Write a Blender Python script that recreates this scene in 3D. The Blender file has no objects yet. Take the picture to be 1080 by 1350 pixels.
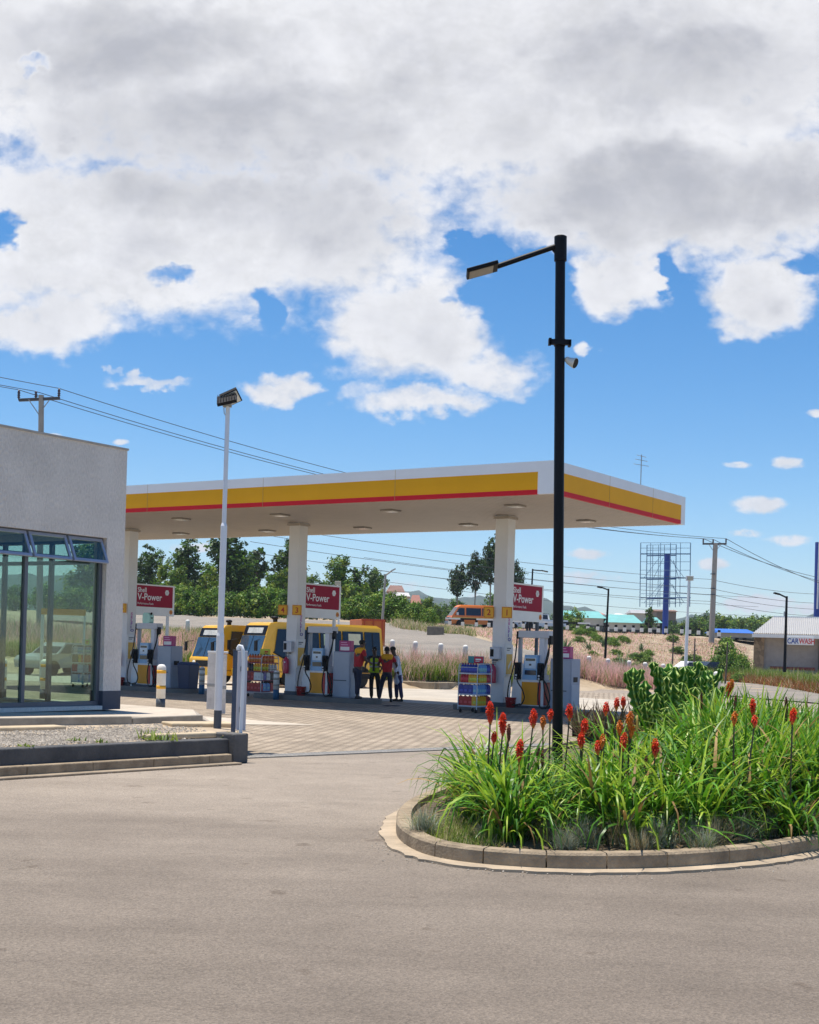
import bpy, bmesh, math, random
import numpy as np
from mathutils import Vector, Matrix, Euler
R = random.Random(11)
NR = np.random.default_rng(5)
SC = bpy.context.scene
COL = SC.collection
PI = math.pi
# ------------------------------------------------------------------ camera model: a photo pixel + a depth gives a point of the place
FPX = 1765.0
ROLL = math.radians(1.7)
SA, CA = math.sin(ROLL), math.cos(ROLL)
CX, CY, EYE = 540.0, 854.0, 1.75
def at(px, py, y):
    a = (px-CX)*y/FPX; b = (CY-py)*y/FPX
    return Vector((a*CA-b*SA, y, EYE+a*SA+b*CA))
def gnd(px, py, z=0.0):
    y = (z-EYE)*FPX/((px-CX)*SA+(CY-py)*CA)
    return at(px, py, y)
def atz(px, z, y):
    """point at depth y and height z seen in pixel column px"""
    return Vector((((px-CX)*y/FPX-(z-EYE)*SA)/CA, y, z))
def topix(p):
    x, y, z = p[0], p[1], p[2]-EYE
    return CX+FPX*(x*CA+z*SA)/y, CY-FPX*(-x*SA+z*CA)/y
ROT = math.atan2(-.556, .831)          # the plan axes of the station
D1 = Vector((.831, -.556, 0)); D2 = Vector((.556, .831, 0))

cam = bpy.data.objects.new('camera', bpy.data.cameras.new('camera'))
COL.objects.link(cam)
cam.matrix_world = Matrix(((CA, -SA, 0, 0), (0, 0, -1, 0), (SA, CA, 0, EYE), (0, 0, 0, 1)))
cam.data.sensor_fit = 'HORIZONTAL'; cam.data.sensor_width = 36
cam.data.lens = 36*FPX/1080
cam.data.shift_y = (CY-675)/1080
cam.data.clip_start = .1; cam.data.clip_end = 20000
SC.camera = cam

# ------------------------------------------------------------------ materials
MATS = {}
def srgb(r, g, b):
    f = lambda c: (c/255/12.92 if c/255 <= .04045 else ((c/255+.055)/1.055)**2.4)
    return (f(r), f(g), f(b))
def mk(name, col, rough=.6, var=.12, scale=4., bump=0., bscale=40., metal=0., spec=.5, col2=None, detail=6., rnd=0., stretch=None, coat=0., trans=0.):
    if name in MATS: return MATS[name]
    m = bpy.data.materials.new(name); m.use_nodes = True
    nt = m.node_tree; P = nt.nodes['Principled BSDF']
    P.inputs['Roughness'].default_value = rough
    P.inputs['Metallic'].default_value = metal
    P.inputs['Specular IOR Level'].default_value = spec
    if coat: P.inputs['Coat Weight'].default_value = coat
    tc = nt.nodes.new('ShaderNodeTexCoord')
    src = tc.outputs['Object']
    if stretch:
        mp = nt.nodes.new('ShaderNodeMapping'); mp.inputs['Scale'].default_value = stretch
        nt.links.new(src, mp.inputs['Vector']); src = mp.outputs['Vector']
    if var or col2:
        n = nt.nodes.new('ShaderNodeTexNoise'); n.inputs['Scale'].default_value = scale; n.inputs['Detail'].default_value = detail
        n.inputs['Roughness'].default_value = .65
        nt.links.new(src, n.inputs['Vector'])
        r = nt.nodes.new('ShaderNodeValToRGB')
        r.color_ramp.elements[0].position = .3; r.color_ramp.elements[1].position = .7
        c2 = col2 or tuple(min(1, c*(1+var)) for c in col)
        c1 = tuple(c*(1-var) for c in col) if not col2 else col
        r.color_ramp.elements[0].color = (*c1, 1); r.color_ramp.elements[1].color = (*c2, 1)
        nt.links.new(n.outputs['Fac'], r.inputs['Fac'])
        out = r.outputs['Color']
        if rnd:
            g = nt.nodes.new('ShaderNodeNewGeometry')
            h = nt.nodes.new('ShaderNodeHueSaturation')
            mr = nt.nodes.new('ShaderNodeMapRange'); mr.inputs['To Min'].default_value = 1-rnd; mr.inputs['To Max'].default_value = 1+rnd
            nt.links.new(g.outputs['Random Per Island'], mr.inputs['Value'])
            nt.links.new(mr.outputs['Result'], h.inputs['Value'])
            nt.links.new(out, h.inputs['Color']); out = h.outputs['Color']
        nt.links.new(out, P.inputs['Base Color'])
    else:
        P.inputs['Base Color'].default_value = (*col, 1)
    if bump:
        n2 = nt.nodes.new('ShaderNodeTexNoise'); n2.inputs['Scale'].default_value = bscale; n2.inputs['Detail'].default_value = 5
        nt.links.new(src, n2.inputs['Vector'])
        b = nt.nodes.new('ShaderNodeBump'); b.inputs['Strength'].default_value = bump; b.inputs['Distance'].default_value = .02
        nt.links.new(n2.outputs['Fac'], b.inputs['Height']); nt.links.new(b.outputs['Normal'], P.inputs['Normal'])
    if trans:
        t = nt.nodes.new('ShaderNodeBsdfTranslucent')
        if var or col2: nt.links.new(out, t.inputs['Color'])
        else: t.inputs['Color'].default_value = (*col, 1)
        mx = nt.nodes.new('ShaderNodeMixShader'); mx.inputs[0].default_value = trans
        nt.links.new(P.outputs[0], mx.inputs[1]); nt.links.new(t.outputs[0], mx.inputs[2])
        nt.links.new(mx.outputs[0], nt.nodes['Material Output'].inputs['Surface'])
    MATS[name] = m
    return m
def glass_mat(name, tint, refl=.25, dark=.0):
    """window pane: clear coat over a tinted see-through sheet"""
    m = bpy.data.materials.new(name); m.use_nodes = True; nt = m.node_tree
    for n in list(nt.nodes): nt.nodes.remove(n)
    o = nt.nodes.new('ShaderNodeOutputMaterial')
    t = nt.nodes.new('ShaderNodeBsdfTransparent'); t.inputs['Color'].default_value = (*tint, 1)
    g = nt.nodes.new('ShaderNodeBsdfGlossy'); g.inputs['Roughness'].default_value = .02
    f = nt.nodes.new('ShaderNodeLayerWeight'); f.inputs['Blend'].default_value = .12
    a = nt.nodes.new('ShaderNodeMath'); a.operation = 'ADD'; a.inputs[1].default_value = refl; a.use_clamp = True
    mx = nt.nodes.new('ShaderNodeMixShader')
    nt.links.new(f.outputs[0], a.inputs[0]); nt.links.new(a.outputs[0], mx.inputs[0])
    nt.links.new(t.outputs[0], mx.inputs[1]); nt.links.new(g.outputs[0], mx.inputs[2])
    nt.links.new(mx.outputs[0], o.inputs['Surface'])
    MATS[name] = m
    return m
white = mk('white_paint', (.78, .78, .77), .45, .05, 3)
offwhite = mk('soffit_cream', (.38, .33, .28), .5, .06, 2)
grey = mk('grey_metal', (.33, .35, .38), .45, .08, 5)
lgrey = mk('light_grey_metal', (.55, .56, .60), .45, .06, 5)
dkgrey = mk('dark_grey_paint', (.06, .075, .10), .55, .15, 4)
black = mk('black_metal', (.005, .005, .008), .5, .2, 6, spec=.2)
rubber = mk('black_rubber', (.012, .012, .012), .8, .2, 6)
yellow = mk('fascia_yellow', (.78, .37, .002), .6, .04, 1, spec=.25)
redst = mk('fascia_red', (.60, .008, .02), .6, .04, 1, spec=.25)
red = mk('red_paint', (.50, .015, .02), .4, .08, 4)
magenta = mk('magenta_paint', (.42, .02, .16), .4, .05, 4)
crimson = mk('sign_crimson', (.30, .003, .03), .6, .03, 1, spec=.2)
orange = mk('orange_paint', (.85, .20, .015), .38, .05, 2, coat=.3)
busyel = mk('bus_yellow', (.80, .43, .01), .35, .05, 2, coat=.4)
blue = mk('blue_paint', (.01, .045, .30), .4, .08, 3)
dkblue = mk('navy_paint', (.012, .03, .09), .45, .1, 3)
ltblue = mk('pale_blue_panel', (.25, .45, .68), .4, .06, 4)
chrome = mk('bare_steel', (.5, .5, .52), .3, .06, 6, metal=.9)
galv = mk('galvanised_steel', (.34, .35, .36), .5, .12, 5, metal=.5)
concrete = mk('concrete', (.36, .33, .28), .85, .22, 3, .25, 60)
kerbmat = mk('kerb_concrete', (.18, .135, .088), .9, .40, 3.6, .6, 40, col2=(.43, .335, .225), detail=9)
tint_g = mk('vehicle_glass', (.015, .022, .035), .08, .15, 2, spec=.5)
lampglass = mk('lamp_lens', (.75, .75, .7), .15, .05, 8)
bark = mk('bark', (.13, .10, .075), .9, .3, 6, .5, 25)
wood = mk('weathered_wood', (.20, .165, .125), .85, .25, 5, .3, 30)
pole_conc = mk('pole_concrete', (.34, .31, .28), .85, .12, 3, .1, 40)

# ------------------------------------------------------------------ mesh builder
class MB:
    def __init__(s): s.v, s.f, s.m, s.s = [], [], [], []
    def add(s, vs, fs, m=0, smooth=False, T=None):
        o = len(s.v)
        s.v += [tuple(T @ Vector(v)) if T else tuple(v) for v in vs]
        for f in fs:
            s.f.append([i+o for i in f]); s.m.append(m); s.s.append(smooth)
        return s
    def box(s, x0, x1, y0, y1, z0, z1, m=0, T=None):
        vs = [(x, y, z) for z in (z0, z1) for x, y in ((x0, y0), (x1, y0), (x1, y1), (x0, y1))]
        return s.add(vs, [(3, 2, 1, 0), (4, 5, 6, 7), (0, 1, 5, 4), (1, 2, 6, 5), (2, 3, 7, 6), (3, 0, 4, 7)], m, False, T)
    def frustum(s, b, t, z0, z1, m=0):
        """b, t = (x0,x1,y0,y1) at z0 / z1"""
        vs = [(b[0], b[2], z0), (b[1], b[2], z0), (b[1], b[3], z0), (b[0], b[3], z0), (t[0], t[2], z1), (t[1], t[2], z1), (t[1], t[3], z1), (t[0], t[3], z1)]
        return s.add(vs, [(3, 2, 1, 0), (4, 5, 6, 7), (0, 1, 5, 4), (1, 2, 6, 5), (2, 3, 7, 6), (3, 0, 4, 7)], m)
    def cyl(s, p0, p1, r0, r1=None, n=12, m=0, cap=True):
        p0, p1 = Vector(p0), Vector(p1); r1 = r0 if r1 is None else r1
        d = (p1-p0).normalized(); a = d.orthogonal().normalized(); b = d.cross(a)
        vs = []
        for p, r in ((p0, r0), (p1, r1)):
            for i in range(n):
                t = 2*PI*i/n; vs.append(p+a*(r*math.cos(t))+b*(r*math.sin(t)))
        s.add(vs, [(i, (i+1) % n, n+(i+1) % n, n+i) for i in range(n)], m, n > 6)
        if cap: s.add(vs, [tuple(range(n))[::-1], tuple(range(n, 2*n))], m)
        return s
    def tube(s, pts, r, n=8, m=0):
        pts = [Vector(p) for p in pts]; k = len(pts); vs = []
        rr = r if isinstance(r, (list, tuple)) else [r]*k
        prev = None
        for i, p in enumerate(pts):
            d = (pts[min(i+1, k-1)]-pts[max(i-1, 0)]).normalized()
            a = d.orthogonal().normalized() if prev is None else (prev-d*prev.dot(d)).normalized()
            prev = a; b = d.cross(a)
            for j in range(n):
                t = 2*PI*j/n; vs.append(p+a*(rr[i]*math.cos(t))+b*(rr[i]*math.sin(t)))
        fs = [(i*n+j, i*n+(j+1) % n, (i+1)*n+(j+1) % n, (i+1)*n+j) for i in range(k-1) for j in range(n)]
        s.add(vs, fs, m, True)
        return s.add(vs, [tuple(range(n))[::-1], tuple(range((k-1)*n, k*n))], m)
    def lathe(s, prof, c=(0, 0, 0), n=16, m=0, axis='z', smooth=True):
        vs = []
        for r, z in prof:
            for j in range(n):
                t = 2*PI*j/n; x, y = r*math.cos(t), r*math.sin(t)
                q = (x, y, z) if axis == 'z' else ((z, x, y) if axis == 'x' else (x, z, y))
                vs.append((q[0]+c[0], q[1]+c[1], q[2]+c[2]))
        k = len(prof)
        fs = [(i*n+j, i*n+(j+1) % n, (i+1)*n+(j+1) % n, (i+1)*n+j) for i in range(k-1) for j in range(n)]
        s.add(vs, fs, m, smooth)
        return s.add(vs, [tuple(range(n))[::-1], tuple(range((k-1)*n, k*n))], m)
    def prism(s, poly, a, b, axis='y', m=0, inset=None):
        """poly in the plane across `axis`, extruded a..b; inset: list of per-vertex inset at both ends (tumblehome)"""
        n = len(poly); vs = []
        for e, sg in ((a, 1), (b, -1)):
            for i, (p, q) in enumerate(poly):
                w = e+sg*(inset[i] if inset else 0)
                vs.append({'y': (p, w, q), 'x': (w, p, q), 'z': (p, q, w)}[axis])
        s.add(vs, [(i, (i+1) % n, n+(i+1) % n, n+i) for i in range(n)], m)
        return s.add(vs, [tuple(range(n))[::-1], tuple(range(n, 2*n))], m)
    def poly(s, pts, m=0): return s.add(pts, [tuple(range(len(pts)))], m)
    def ball(s, c, r, nu=12, nv=8, m=0):
        r = (r, r, r) if not isinstance(r, (tuple, list)) else r
        vs = [(c[0], c[1], c[2]-r[2])]
        for i in range(1, nv):
            t = -PI/2+PI*i/nv
            for j in range(nu):
                p = 2*PI*j/nu
                vs.append((c[0]+r[0]*math.cos(t)*math.cos(p), c[1]+r[1]*math.cos(t)*math.sin(p), c[2]+r[2]*math.sin(t)))
        vs.append((c[0], c[1], c[2]+r[2])); L = len(vs)-1
        fs = [(0, 1+(j+1) % nu, 1+j) for j in range(nu)]
        fs += [(1+i*nu+j, 1+i*nu+(j+1) % nu, 1+(i+1)*nu+(j+1) % nu, 1+(i+1)*nu+j) for i in range(nv-2) for j in range(nu)]
        fs += [(L, 1+(nv-2)*nu+j, 1+(nv-2)*nu+(j+1) % nu) for j in range(nu)]
        return s.add(vs, fs, m, True)
    def mesh(s, name, mats, fix=True):
        me = bpy.data.meshes.new(name); me.from_pydata(s.v, [], s.f)
        for m in (mats if isinstance(mats, (list, tuple)) else [mats]): me.materials.append(m)
        me.polygons.foreach_set('material_index', s.m); me.polygons.foreach_set('use_smooth', s.s)
        if fix:
            b = bmesh.new(); b.from_mesh(me); bmesh.ops.recalc_face_normals(b, faces=b.faces); b.to_mesh(me); b.free()
        me.update(); return me
    def build(s, name, mats, parent=None, bevel=0., loc=None, rz=None, seg=2, fix=True):
        o = bpy.data.objects.new(name, s.mesh(name, mats, fix)); COL.objects.link(o)
        if parent: o.parent = parent
        if loc is not None: o.location = loc
        if rz is not None: o.rotation_euler = (0, 0, rz)
        if bevel:
            md = o.modifiers.new('bevel', 'BEVEL'); md.width = bevel; md.segments = seg; md.limit_method = 'ANGLE'; md.angle_limit = .6
            md.harden_normals = False
        return o
def npmesh(name, V, Fq, mats, mi=None, smooth=False):
    """fast mesh from numpy arrays: V (n,3), Fq (m,4)"""
    me = bpy.data.meshes.new(name)
    V = np.asarray(V, np.float32); Fq = np.asarray(Fq, np.int32)
    me.vertices.add(len(V)); me.vertices.foreach_set('co', V.ravel())
    k = Fq.shape[1]
    me.loops.add(Fq.size); me.loops.foreach_set('vertex_index', Fq.ravel())
    me.polygons.add(len(Fq)); me.polygons.foreach_set('loop_start', np.arange(0, Fq.size, k, dtype=np.int32))
    for m in (mats if isinstance(mats, (list, tuple)) else [mats]): me.materials.append(m)
    if mi is not None: me.polygons.foreach_set('material_index', np.asarray(mi, np.int32))
    if smooth: me.polygons.foreach_set('use_smooth', np.ones(len(Fq), bool))
    me.update(calc_edges=True); return me
def link(name, me, parent=None, loc=None, rz=None, scale=None):
    o = bpy.data.objects.new(name, me); COL.objects.link(o)
    if parent: o.parent = parent
    if loc is not None: o.location = loc
    if rz is not None: o.rotation_euler = (0, 0, rz)
    if scale is not None: o.scale = scale if isinstance(scale, (tuple, list, Vector)) else (scale,)*3
    return o
def tag(o, label, cat, group=None, kind=None):
    if label: o['label'] = label
    if cat: o['category'] = cat
    if group: o['group'] = group
    if kind: o['kind'] = kind
    return o
def thing(name, label, cat, loc=(0, 0, 0), rz=0., group=None, scale=None):
    o = bpy.data.objects.new(name, None); COL.objects.link(o)
    o.location = loc; o.rotation_euler = (0, 0, rz); o.empty_display_size = .2
    if scale: o.scale = (scale,)*3
    return tag(o, label, cat, group)
def struct(o): o['kind'] = 'structure'; return o
def dup(root, loc, rz, label=None, group=None, scale=None):
    def cp(o, par):
        c = o.copy(); COL.objects.link(c); c.parent = par
        for ch in KIDS.get(o.name, []): cp(ch, c)
        return c
    KIDS = {}
    for o in bpy.data.objects:
        if o.parent: KIDS.setdefault(o.parent.name, []).append(o)
    r = cp(root, None); r.location = loc; r.rotation_euler = (0, 0, rz)
    if label: r['label'] = label
    if group: r['group'] = group
    if scale: r.scale = scale if isinstance(scale, (tuple, list)) else (scale,)*3
    return r
def text(name, body, size, m, parent, loc, facing='-y', extrude=.003, offset=0., align='LEFT', rot=None, sx=1.):
    c = bpy.data.curves.new(name, 'FONT'); c.body = body; c.size = size; c.extrude = extrude; c.offset = offset
    c.align_x = align; c.align_y = 'BOTTOM_BASELINE' if hasattr(c, 'align_y') else c.align_y
    t = bpy.data.objects.new(name+'_c', c); COL.objects.link(t)
    dg = bpy.context.evaluated_depsgraph_get(); dg.update()
    me = bpy.data.meshes.new_from_object(t.evaluated_get(dg)); bpy.data.objects.remove(t); bpy.data.curves.remove(c)
    me.materials.clear(); me.materials.append(m); me.name = name
    o = link(name, me, parent, loc)
    o.rotation_euler = rot if rot is not None else {'-y': (PI/2, 0, 0), '+x': (PI/2, 0, PI/2), '+y': (PI/2, 0, PI)}[facing]
    o.scale = (sx, 1, 1)
    return o
# ------------------------------------------------------------------ sky, clouds, sun
W = bpy.data.worlds.new('World'); SC.world = W; W.use_nodes = True
nt = W.node_tree
for n in list(nt.nodes): nt.nodes.remove(n)
class N:
    """small arithmetic layer over math nodes"""
    def __init__(s, k): s.k = k
    @staticmethod
    def op(o, *a, clamp=False):
        n = nt.nodes.new('ShaderNodeMath'); n.operation = o; n.use_clamp = clamp
        for i, v in enumerate(a):
            if isinstance(v, N): nt.links.new(v.k, n.inputs[i])
            else: n.inputs[i].default_value = v
        return N(n.outputs[0])
    def __add__(s, o): return N.op('ADD', s, o)
    def __sub__(s, o): return N.op('SUBTRACT', s, o)
    def __mul__(s, o): return N.op('MULTIPLY', s, o)
    def __truediv__(s, o): return N.op('DIVIDE', s, o)
def sstep(v, a, b):
    n = nt.nodes.new('ShaderNodeMapRange'); n.interpolation_type = 'SMOOTHSTEP'
    n.inputs['From Min'].default_value = a; n.inputs['From Max'].default_value = b
    nt.links.new(v.k, n.inputs['Value']); return N(n.outputs['Result'])
def noise(vec, scale, detail=8, rough=.55, dist=0., lac=2.):
    n = nt.nodes.new('ShaderNodeTexNoise'); n.inputs['Scale'].default_value = scale; n.inputs['Detail'].default_value = detail
    n.inputs['Roughness'].default_value = rough; n.inputs['Distortion'].default_value = dist; n.inputs['Lacunarity'].default_value = lac
    nt.links.new(vec, n.inputs['Vector']); return N(n.outputs['Fac'])
SUN_EL, SUN_AZ = math.radians(81), math.radians(-62)      # azimuth from +Y towards +X
sky = nt.nodes.new('ShaderNodeTexSky'); sky.sky_type = 'NISHITA'; sky.sun_disc = False
sky.sun_elevation = SUN_EL; sky.sun_rotation = SUN_AZ; sky.altitude = 1800; sky.air_density = 1.0; sky.dust_density = .25; sky.ozone_density = 1.2
tc = nt.nodes.new('ShaderNodeTexCoord'); sep = nt.nodes.new('ShaderNodeSeparateXYZ')
nt.links.new(tc.outputs['Generated'], sep.inputs[0])
dx, dy, dz = N(sep.outputs[0]), N(sep.outputs[1]), N(sep.outputs[2])
yy = N.op('MAXIMUM', dy, .05)
K = FPX/100
u = (dx*CA+dz*SA)/yy*K; v = (dz*CA-dx*SA)/yy*K           # hundredths of a photo pixel around the point straight ahead
front = sstep(dy, .1, .4)
comb = nt.nodes.new('ShaderNodeCombineXYZ'); nt.links.new(u.k, comb.inputs[0]); nt.links.new((v*1.35).k, comb.inputs[1])
uv = comb.outputs[0]
# gentle domain warp so that the masses do not have the outlines of ellipses
wn = nt.nodes.new('ShaderNodeTexNoise'); wn.inputs['Scale'].default_value = .9; wn.inputs['Detail'].default_value = 4
nt.links.new(uv, wn.inputs['Vector'])
ws = nt.nodes.new('ShaderNodeSeparateColor'); nt.links.new(wn.outputs['Color'], ws.inputs[0])
wf = nt.nodes.new('ShaderNodeTexNoise'); wf.inputs['Scale'].default_value = 3.1; wf.inputs['Detail'].default_value = 5
nt.links.new(uv, wf.inputs['Vector'])
wfs = nt.nodes.new('ShaderNodeSeparateColor'); nt.links.new(wf.outputs['Color'], wfs.inputs[0])
u2 = u+(N(ws.outputs[0])-.5)*1.0+(N(wfs.outputs[0])-.5)*.55; v2 = v+(N(ws.outputs[1])-.5)*.7+(N(wfs.outputs[1])-.5)*.45
def blob(px, py, rx, ry, w=1., warp=True):
    a = ((u2 if warp else u)-(px-CX)/100)/(rx/100); b = ((v2 if warp else v)-(CY-py)/100)/(ry/100)
    d = N.op('SQRT', a*a+b*b)
    return sstep(d, 1.35, .35)*w
MASS = [  # the big bank and its lobes (photo pixels)
    (520, 60, 900, 230, 1.3), (180, 310, 340, 130, 1.3), (70, 425, 130, 52, 1.05), (420, 300, 220, 120, 1.1), (540, 430, 135, 90, 1.15),
    (640, 490, 90, 42, .9), (560, 535, 100, 26, .95), (480, 515, 50, 20, .6), (900, 250, 330, 120, 1.3), (815, 365, 85, 55, 1.05), (1005, 385, 95, 62, 1.1), (980, 432, 60, 26, .9),
    (640, 375, 50, 20, .55), (700, 250, 200, 80, .8), (700, 378, 16, 12, .75), (370, 510, 50, 26, 1.), (190, 500, 66, 13, .85), (776, 460, 22, 13, .8), (140, 489, 16, 5, .6)]
SMALL = [(1000, 666, 42, 14, 1.), (1040, 611, 26, 10, .9), (972, 613, 22, 6, .75), (775, 731, 34, 9, .85), (1040, 712, 34, 10, .8), (985, 703, 28, 7, .7), (940, 744, 24, 11, .9),
    (1000, 796, 55, 15, .95), (1060, 803, 40, 10, .8), (770, 762, 60, 12, .6), (160, 583, 14, 5, .8), (72, 574, 14, 4, .7), (1078, 545, 16, 7, .85), (255, 722, 40, 8, .8), (530, 775, 60, 14, .5), (20, 800, 70, 25, .6), (630, 795, 40, 14, .7)]
HOLES = [(8, 302, 22, 26, 1.2), (232, 370, 40, 15, .95), (350, 398, 20, 30, .7), (40, 85, 26, 10, .5), (625, 330, 34, 15, 1.15), (690, 400, 70, 34, 1.0), (700, 350, 50, 20, .7), (885, 372, 17, 40, .8), (1050, 355, 30, 12, .6), (600, 402, 26, 10, .5)]
mass = None
for b in MASS: t = blob(*b); mass = t if mass is None else N.op('MAXIMUM', mass, t)
small = None
for b in SMALL: t = blob(*b, warp=False); small = t if small is None else N.op('MAXIMUM', small, t)
hole = None
for b in HOLES: t = blob(*b); hole = t if hole is None else N.op('MAXIMUM', hole, t)
fine = noise(uv, 1.15, 10, .58)
finer = noise(uv, 4.2, 8, .6, .3)
dirn = tc.outputs['Generated']
back = noise(dirn, 2.2, 9, .6)
dens = mass*1.35-hole*(fine*2.2+.1)+(fine-.5)*1.5+(finer-.5)*.8-.55
dens2 = small+(finer-.5)*1.5-.55
back_d = sstep(back, .55, .72)
fr = N.op('MAXIMUM', sstep(dens, -.20, .82), sstep(dens2, -.28, .38)*.95)
cover = fr*front+back_d*(N(front.k)*-1.+1.)
cover = cover*sstep(dz, -.02, .02)
# light in the cloud: thick middles grey, ragged edges and lower fringes white
thick = sstep(dens, .25, 1.35)
comb3 = nt.nodes.new('ShaderNodeCombineXYZ'); nt.links.new((u*.62).k, comb3.inputs[0]); nt.links.new((v*.80).k, comb3.inputs[1]); comb3.inputs[2].default_value = 3.7
gpat = noise(comb3.outputs[0], 1.0, 8, .58, .35)
greyb = None
for b in [(300, 200, 260, 110, 1.), (120, 60, 260, 70, .7), (900, 260, 260, 90, 1.), (880, 90, 240, 80, .75), (620, 130, 200, 70, .45), (440, 290, 120, 50, .6), (200, 330, 100, 40, .35)]:
    t = blob(*b); greyb = t if greyb is None else N.op('MAXIMUM', greyb, t)
g = thick*sstep(greyb*.95+(gpat-.5)*2.4+(fine-.5)*1.0, -.34, 1.15)
ramp = nt.nodes.new('ShaderNodeMix'); ramp.data_type = 'RGBA'
SKY_STR = .10
CLOUD = 1.0
def c3(t, k): return tuple(x*k for x in t)+(1,)
ramp.inputs[6].default_value = c3((.675, .675, .695), CLOUD/SKY_STR)
ramp.inputs[7].default_value = c3((.36, .365, .40), CLOUD/SKY_STR)
nt.links.new(g.k, ramp.inputs[0])
# soft self-variation of the white parts
sh = nt.nodes.new('ShaderNodeMix'); sh.data_type = 'RGBA'; sh.blend_type = 'MULTIPLY'; sh.inputs[0].default_value = 1
vv = sstep(finer*.35+fine*.65, .30, .62)*.22+.84
cg = nt.nodes.new('ShaderNodeCombineColor')
for i in range(3): nt.links.new(vv.k, cg.inputs[i])
nt.links.new(ramp.outputs[2], sh.inputs[6]); nt.links.new(cg.outputs[0], sh.inputs[7])
hs = nt.nodes.new('ShaderNodeHueSaturation'); hs.inputs['Saturation'].default_value = 1.42; hs.inputs['Value'].default_value = 1.14; hs.inputs['Hue'].default_value = .5
nt.links.new(sky.outputs[0], hs.inputs['Color'])
mix = nt.nodes.new('ShaderNodeMix'); mix.data_type = 'RGBA'
nt.links.new(cover.k, mix.inputs[0]); nt.links.new(hs.outputs[0], mix.inputs[6]); nt.links.new(sh.outputs[2], mix.inputs[7])
bg = nt.nodes.new('ShaderNodeBackground'); bg.inputs['Strength'].default_value = SKY_STR
nt.links.new(mix.outputs[2], bg.inputs['Color'])
wo = nt.nodes.new('ShaderNodeOutputWorld'); nt.links.new(bg.outputs[0], wo.inputs[0])
sun = bpy.data.objects.new('sun', bpy.data.lights.new('sun', 'SUN')); COL.objects.link(sun)
sun.data.energy = 4.9; sun.data.angle = math.radians(.55); sun.data.color = (1, .935, .83)
sv = Vector((math.sin(SUN_AZ)*math.cos(SUN_EL), math.cos(SUN_AZ)*math.cos(SUN_EL), math.sin(SUN_EL)))
sun.rotation_euler = sv.to_track_quat('Z', 'Y').to_euler(); sun.location = (0, 0, 60)
SC.view_settings.view_transform = 'Standard'; SC.view_settings.look = 'None'; SC.view_settings.exposure = .42; SC.view_settings.gamma = 1
SC.cycles.use_denoising = True
SC.cycles.max_bounces = 6; SC.cycles.transparent_max_bounces = 12
SC.cycles.sample_clamp_indirect = 6
# ------------------------------------------------------------------ terrain
PROF = [
 (-900, [(70, 0), (76, .3), (84, 1.8), (105, 3.6), (125, 4.2), (330, 8)]),
 (0, [(64, 0), (65, .3), (74, 1.9), (84, 2.7), (105, 3.6), (125, 4.2), (330, 7)]),
 (250, [(62.5, 0), (63, .3), (70, 1.6), (82, 2.3), (105, 3.65), (125, 4.2), (330, 7)]),
 (420, [(59, 0), (59.5, .3), (64, 1.2), (76, 2.1), (95, 3.47), (120, 4.2), (330, 6)]),
 (516, [(57, 0), (57.5, .3), (62, 1.05), (90, 3.3), (115, 4.1), (330, 5)]),
 (613, [(58, 0), (58.5, .3), (61, .9), (80, 2.57), (100, 3.2), (133, 3.86), (150, 3.9), (168, 3), (330, 3)]),
 (690, [(61, 0), (61.5, .25), (66, .8), (74, 1.77), (100, 2.8), (133, 3.87), (150, 3.9), (168, 2.5), (330, 2)]),
 (801, [(66, 0), (66.5, .2), (72, .5), (82, 1.0), (133, 3.8), (150, 3.9), (168, 2), (330, 1)]),
 (893, [(63, 0), (64, .15), (68, .3), (73, .25), (88, .0), (102, .0), (133, 3.8), (150, 3.9), (168, 2), (330, 1)]),
 (945, [(60, -.02), (63, .05), (80, .02), (96, .0), (102, .1), (133, 3.6), (150, 3.9), (168, 2), (330, 1)]),
 (1080, [(60, -.1), (66, .02), (110, .35), (122, .5), (150, 3.0), (168, 2), (330, 1)]),
 (2200, [(60, -.1), (66, .02), (110, .35), (122, .5), (150, 3.0), (168, 2), (330, 1)])]
GP = np.array([p for p, _ in PROF], float)
def H(x, y):
    px = 540+1765*x/max(y, 1)
    i = int(np.clip(np.searchsorted(GP, px)-1, 0, len(GP)-2))
    t = min(1, max(0, (px-GP[i])/(GP[i+1]-GP[i])))
    def e(k):
        pr = PROF[k][1]
        if y <= pr[0][0]: return -.06
        return float(np.interp(y, [a for a, _ in pr], [b for _, b in pr]))
    return e(i)*(1-t)+e(i+1)*t
def onp(px, y, dz=0.):
    x = (px-540)/1765*y; z = H(x, y)
    p = atz(px, z, y); p.z = H(p.x, y)+dz; return p
soil = mk('dry_earth', (.27, .20, .125), .95, .3, .9, .5, 9, col2=(.44, .35, .24), detail=9)
cols = list(range(-1500, 2300, 25))
rows = [50+i*1.0 for i in range(0, 60)]+[110+i*3 for i in range(0, 24)]+[185+i*10 for i in range(0, 15)]+[330, 420, 600, 900, 1300, 1800, 2600, 3400]
V = []
for y in rows:
    for p in cols:
        x = (p-540)/1765*y
        z = H(x, min(y, 330))
        if y < 330: z += .08*math.sin(x*.9+y*.35)*math.sin(y*.55-x*.2)*(1 if y > 66 else 0)
        V.append((x, y, z+(max(0, y-330)*.012)))
nc = len(cols)
Q = [(i*nc+j, i*nc+j+1, (i+1)*nc+j+1, (i+1)*nc+j) for i in range(len(rows)-1) for j in range(nc-1)]
g0 = link('ground', npmesh('ground', V, Q, soil, smooth=True)); struct(g0)

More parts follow.
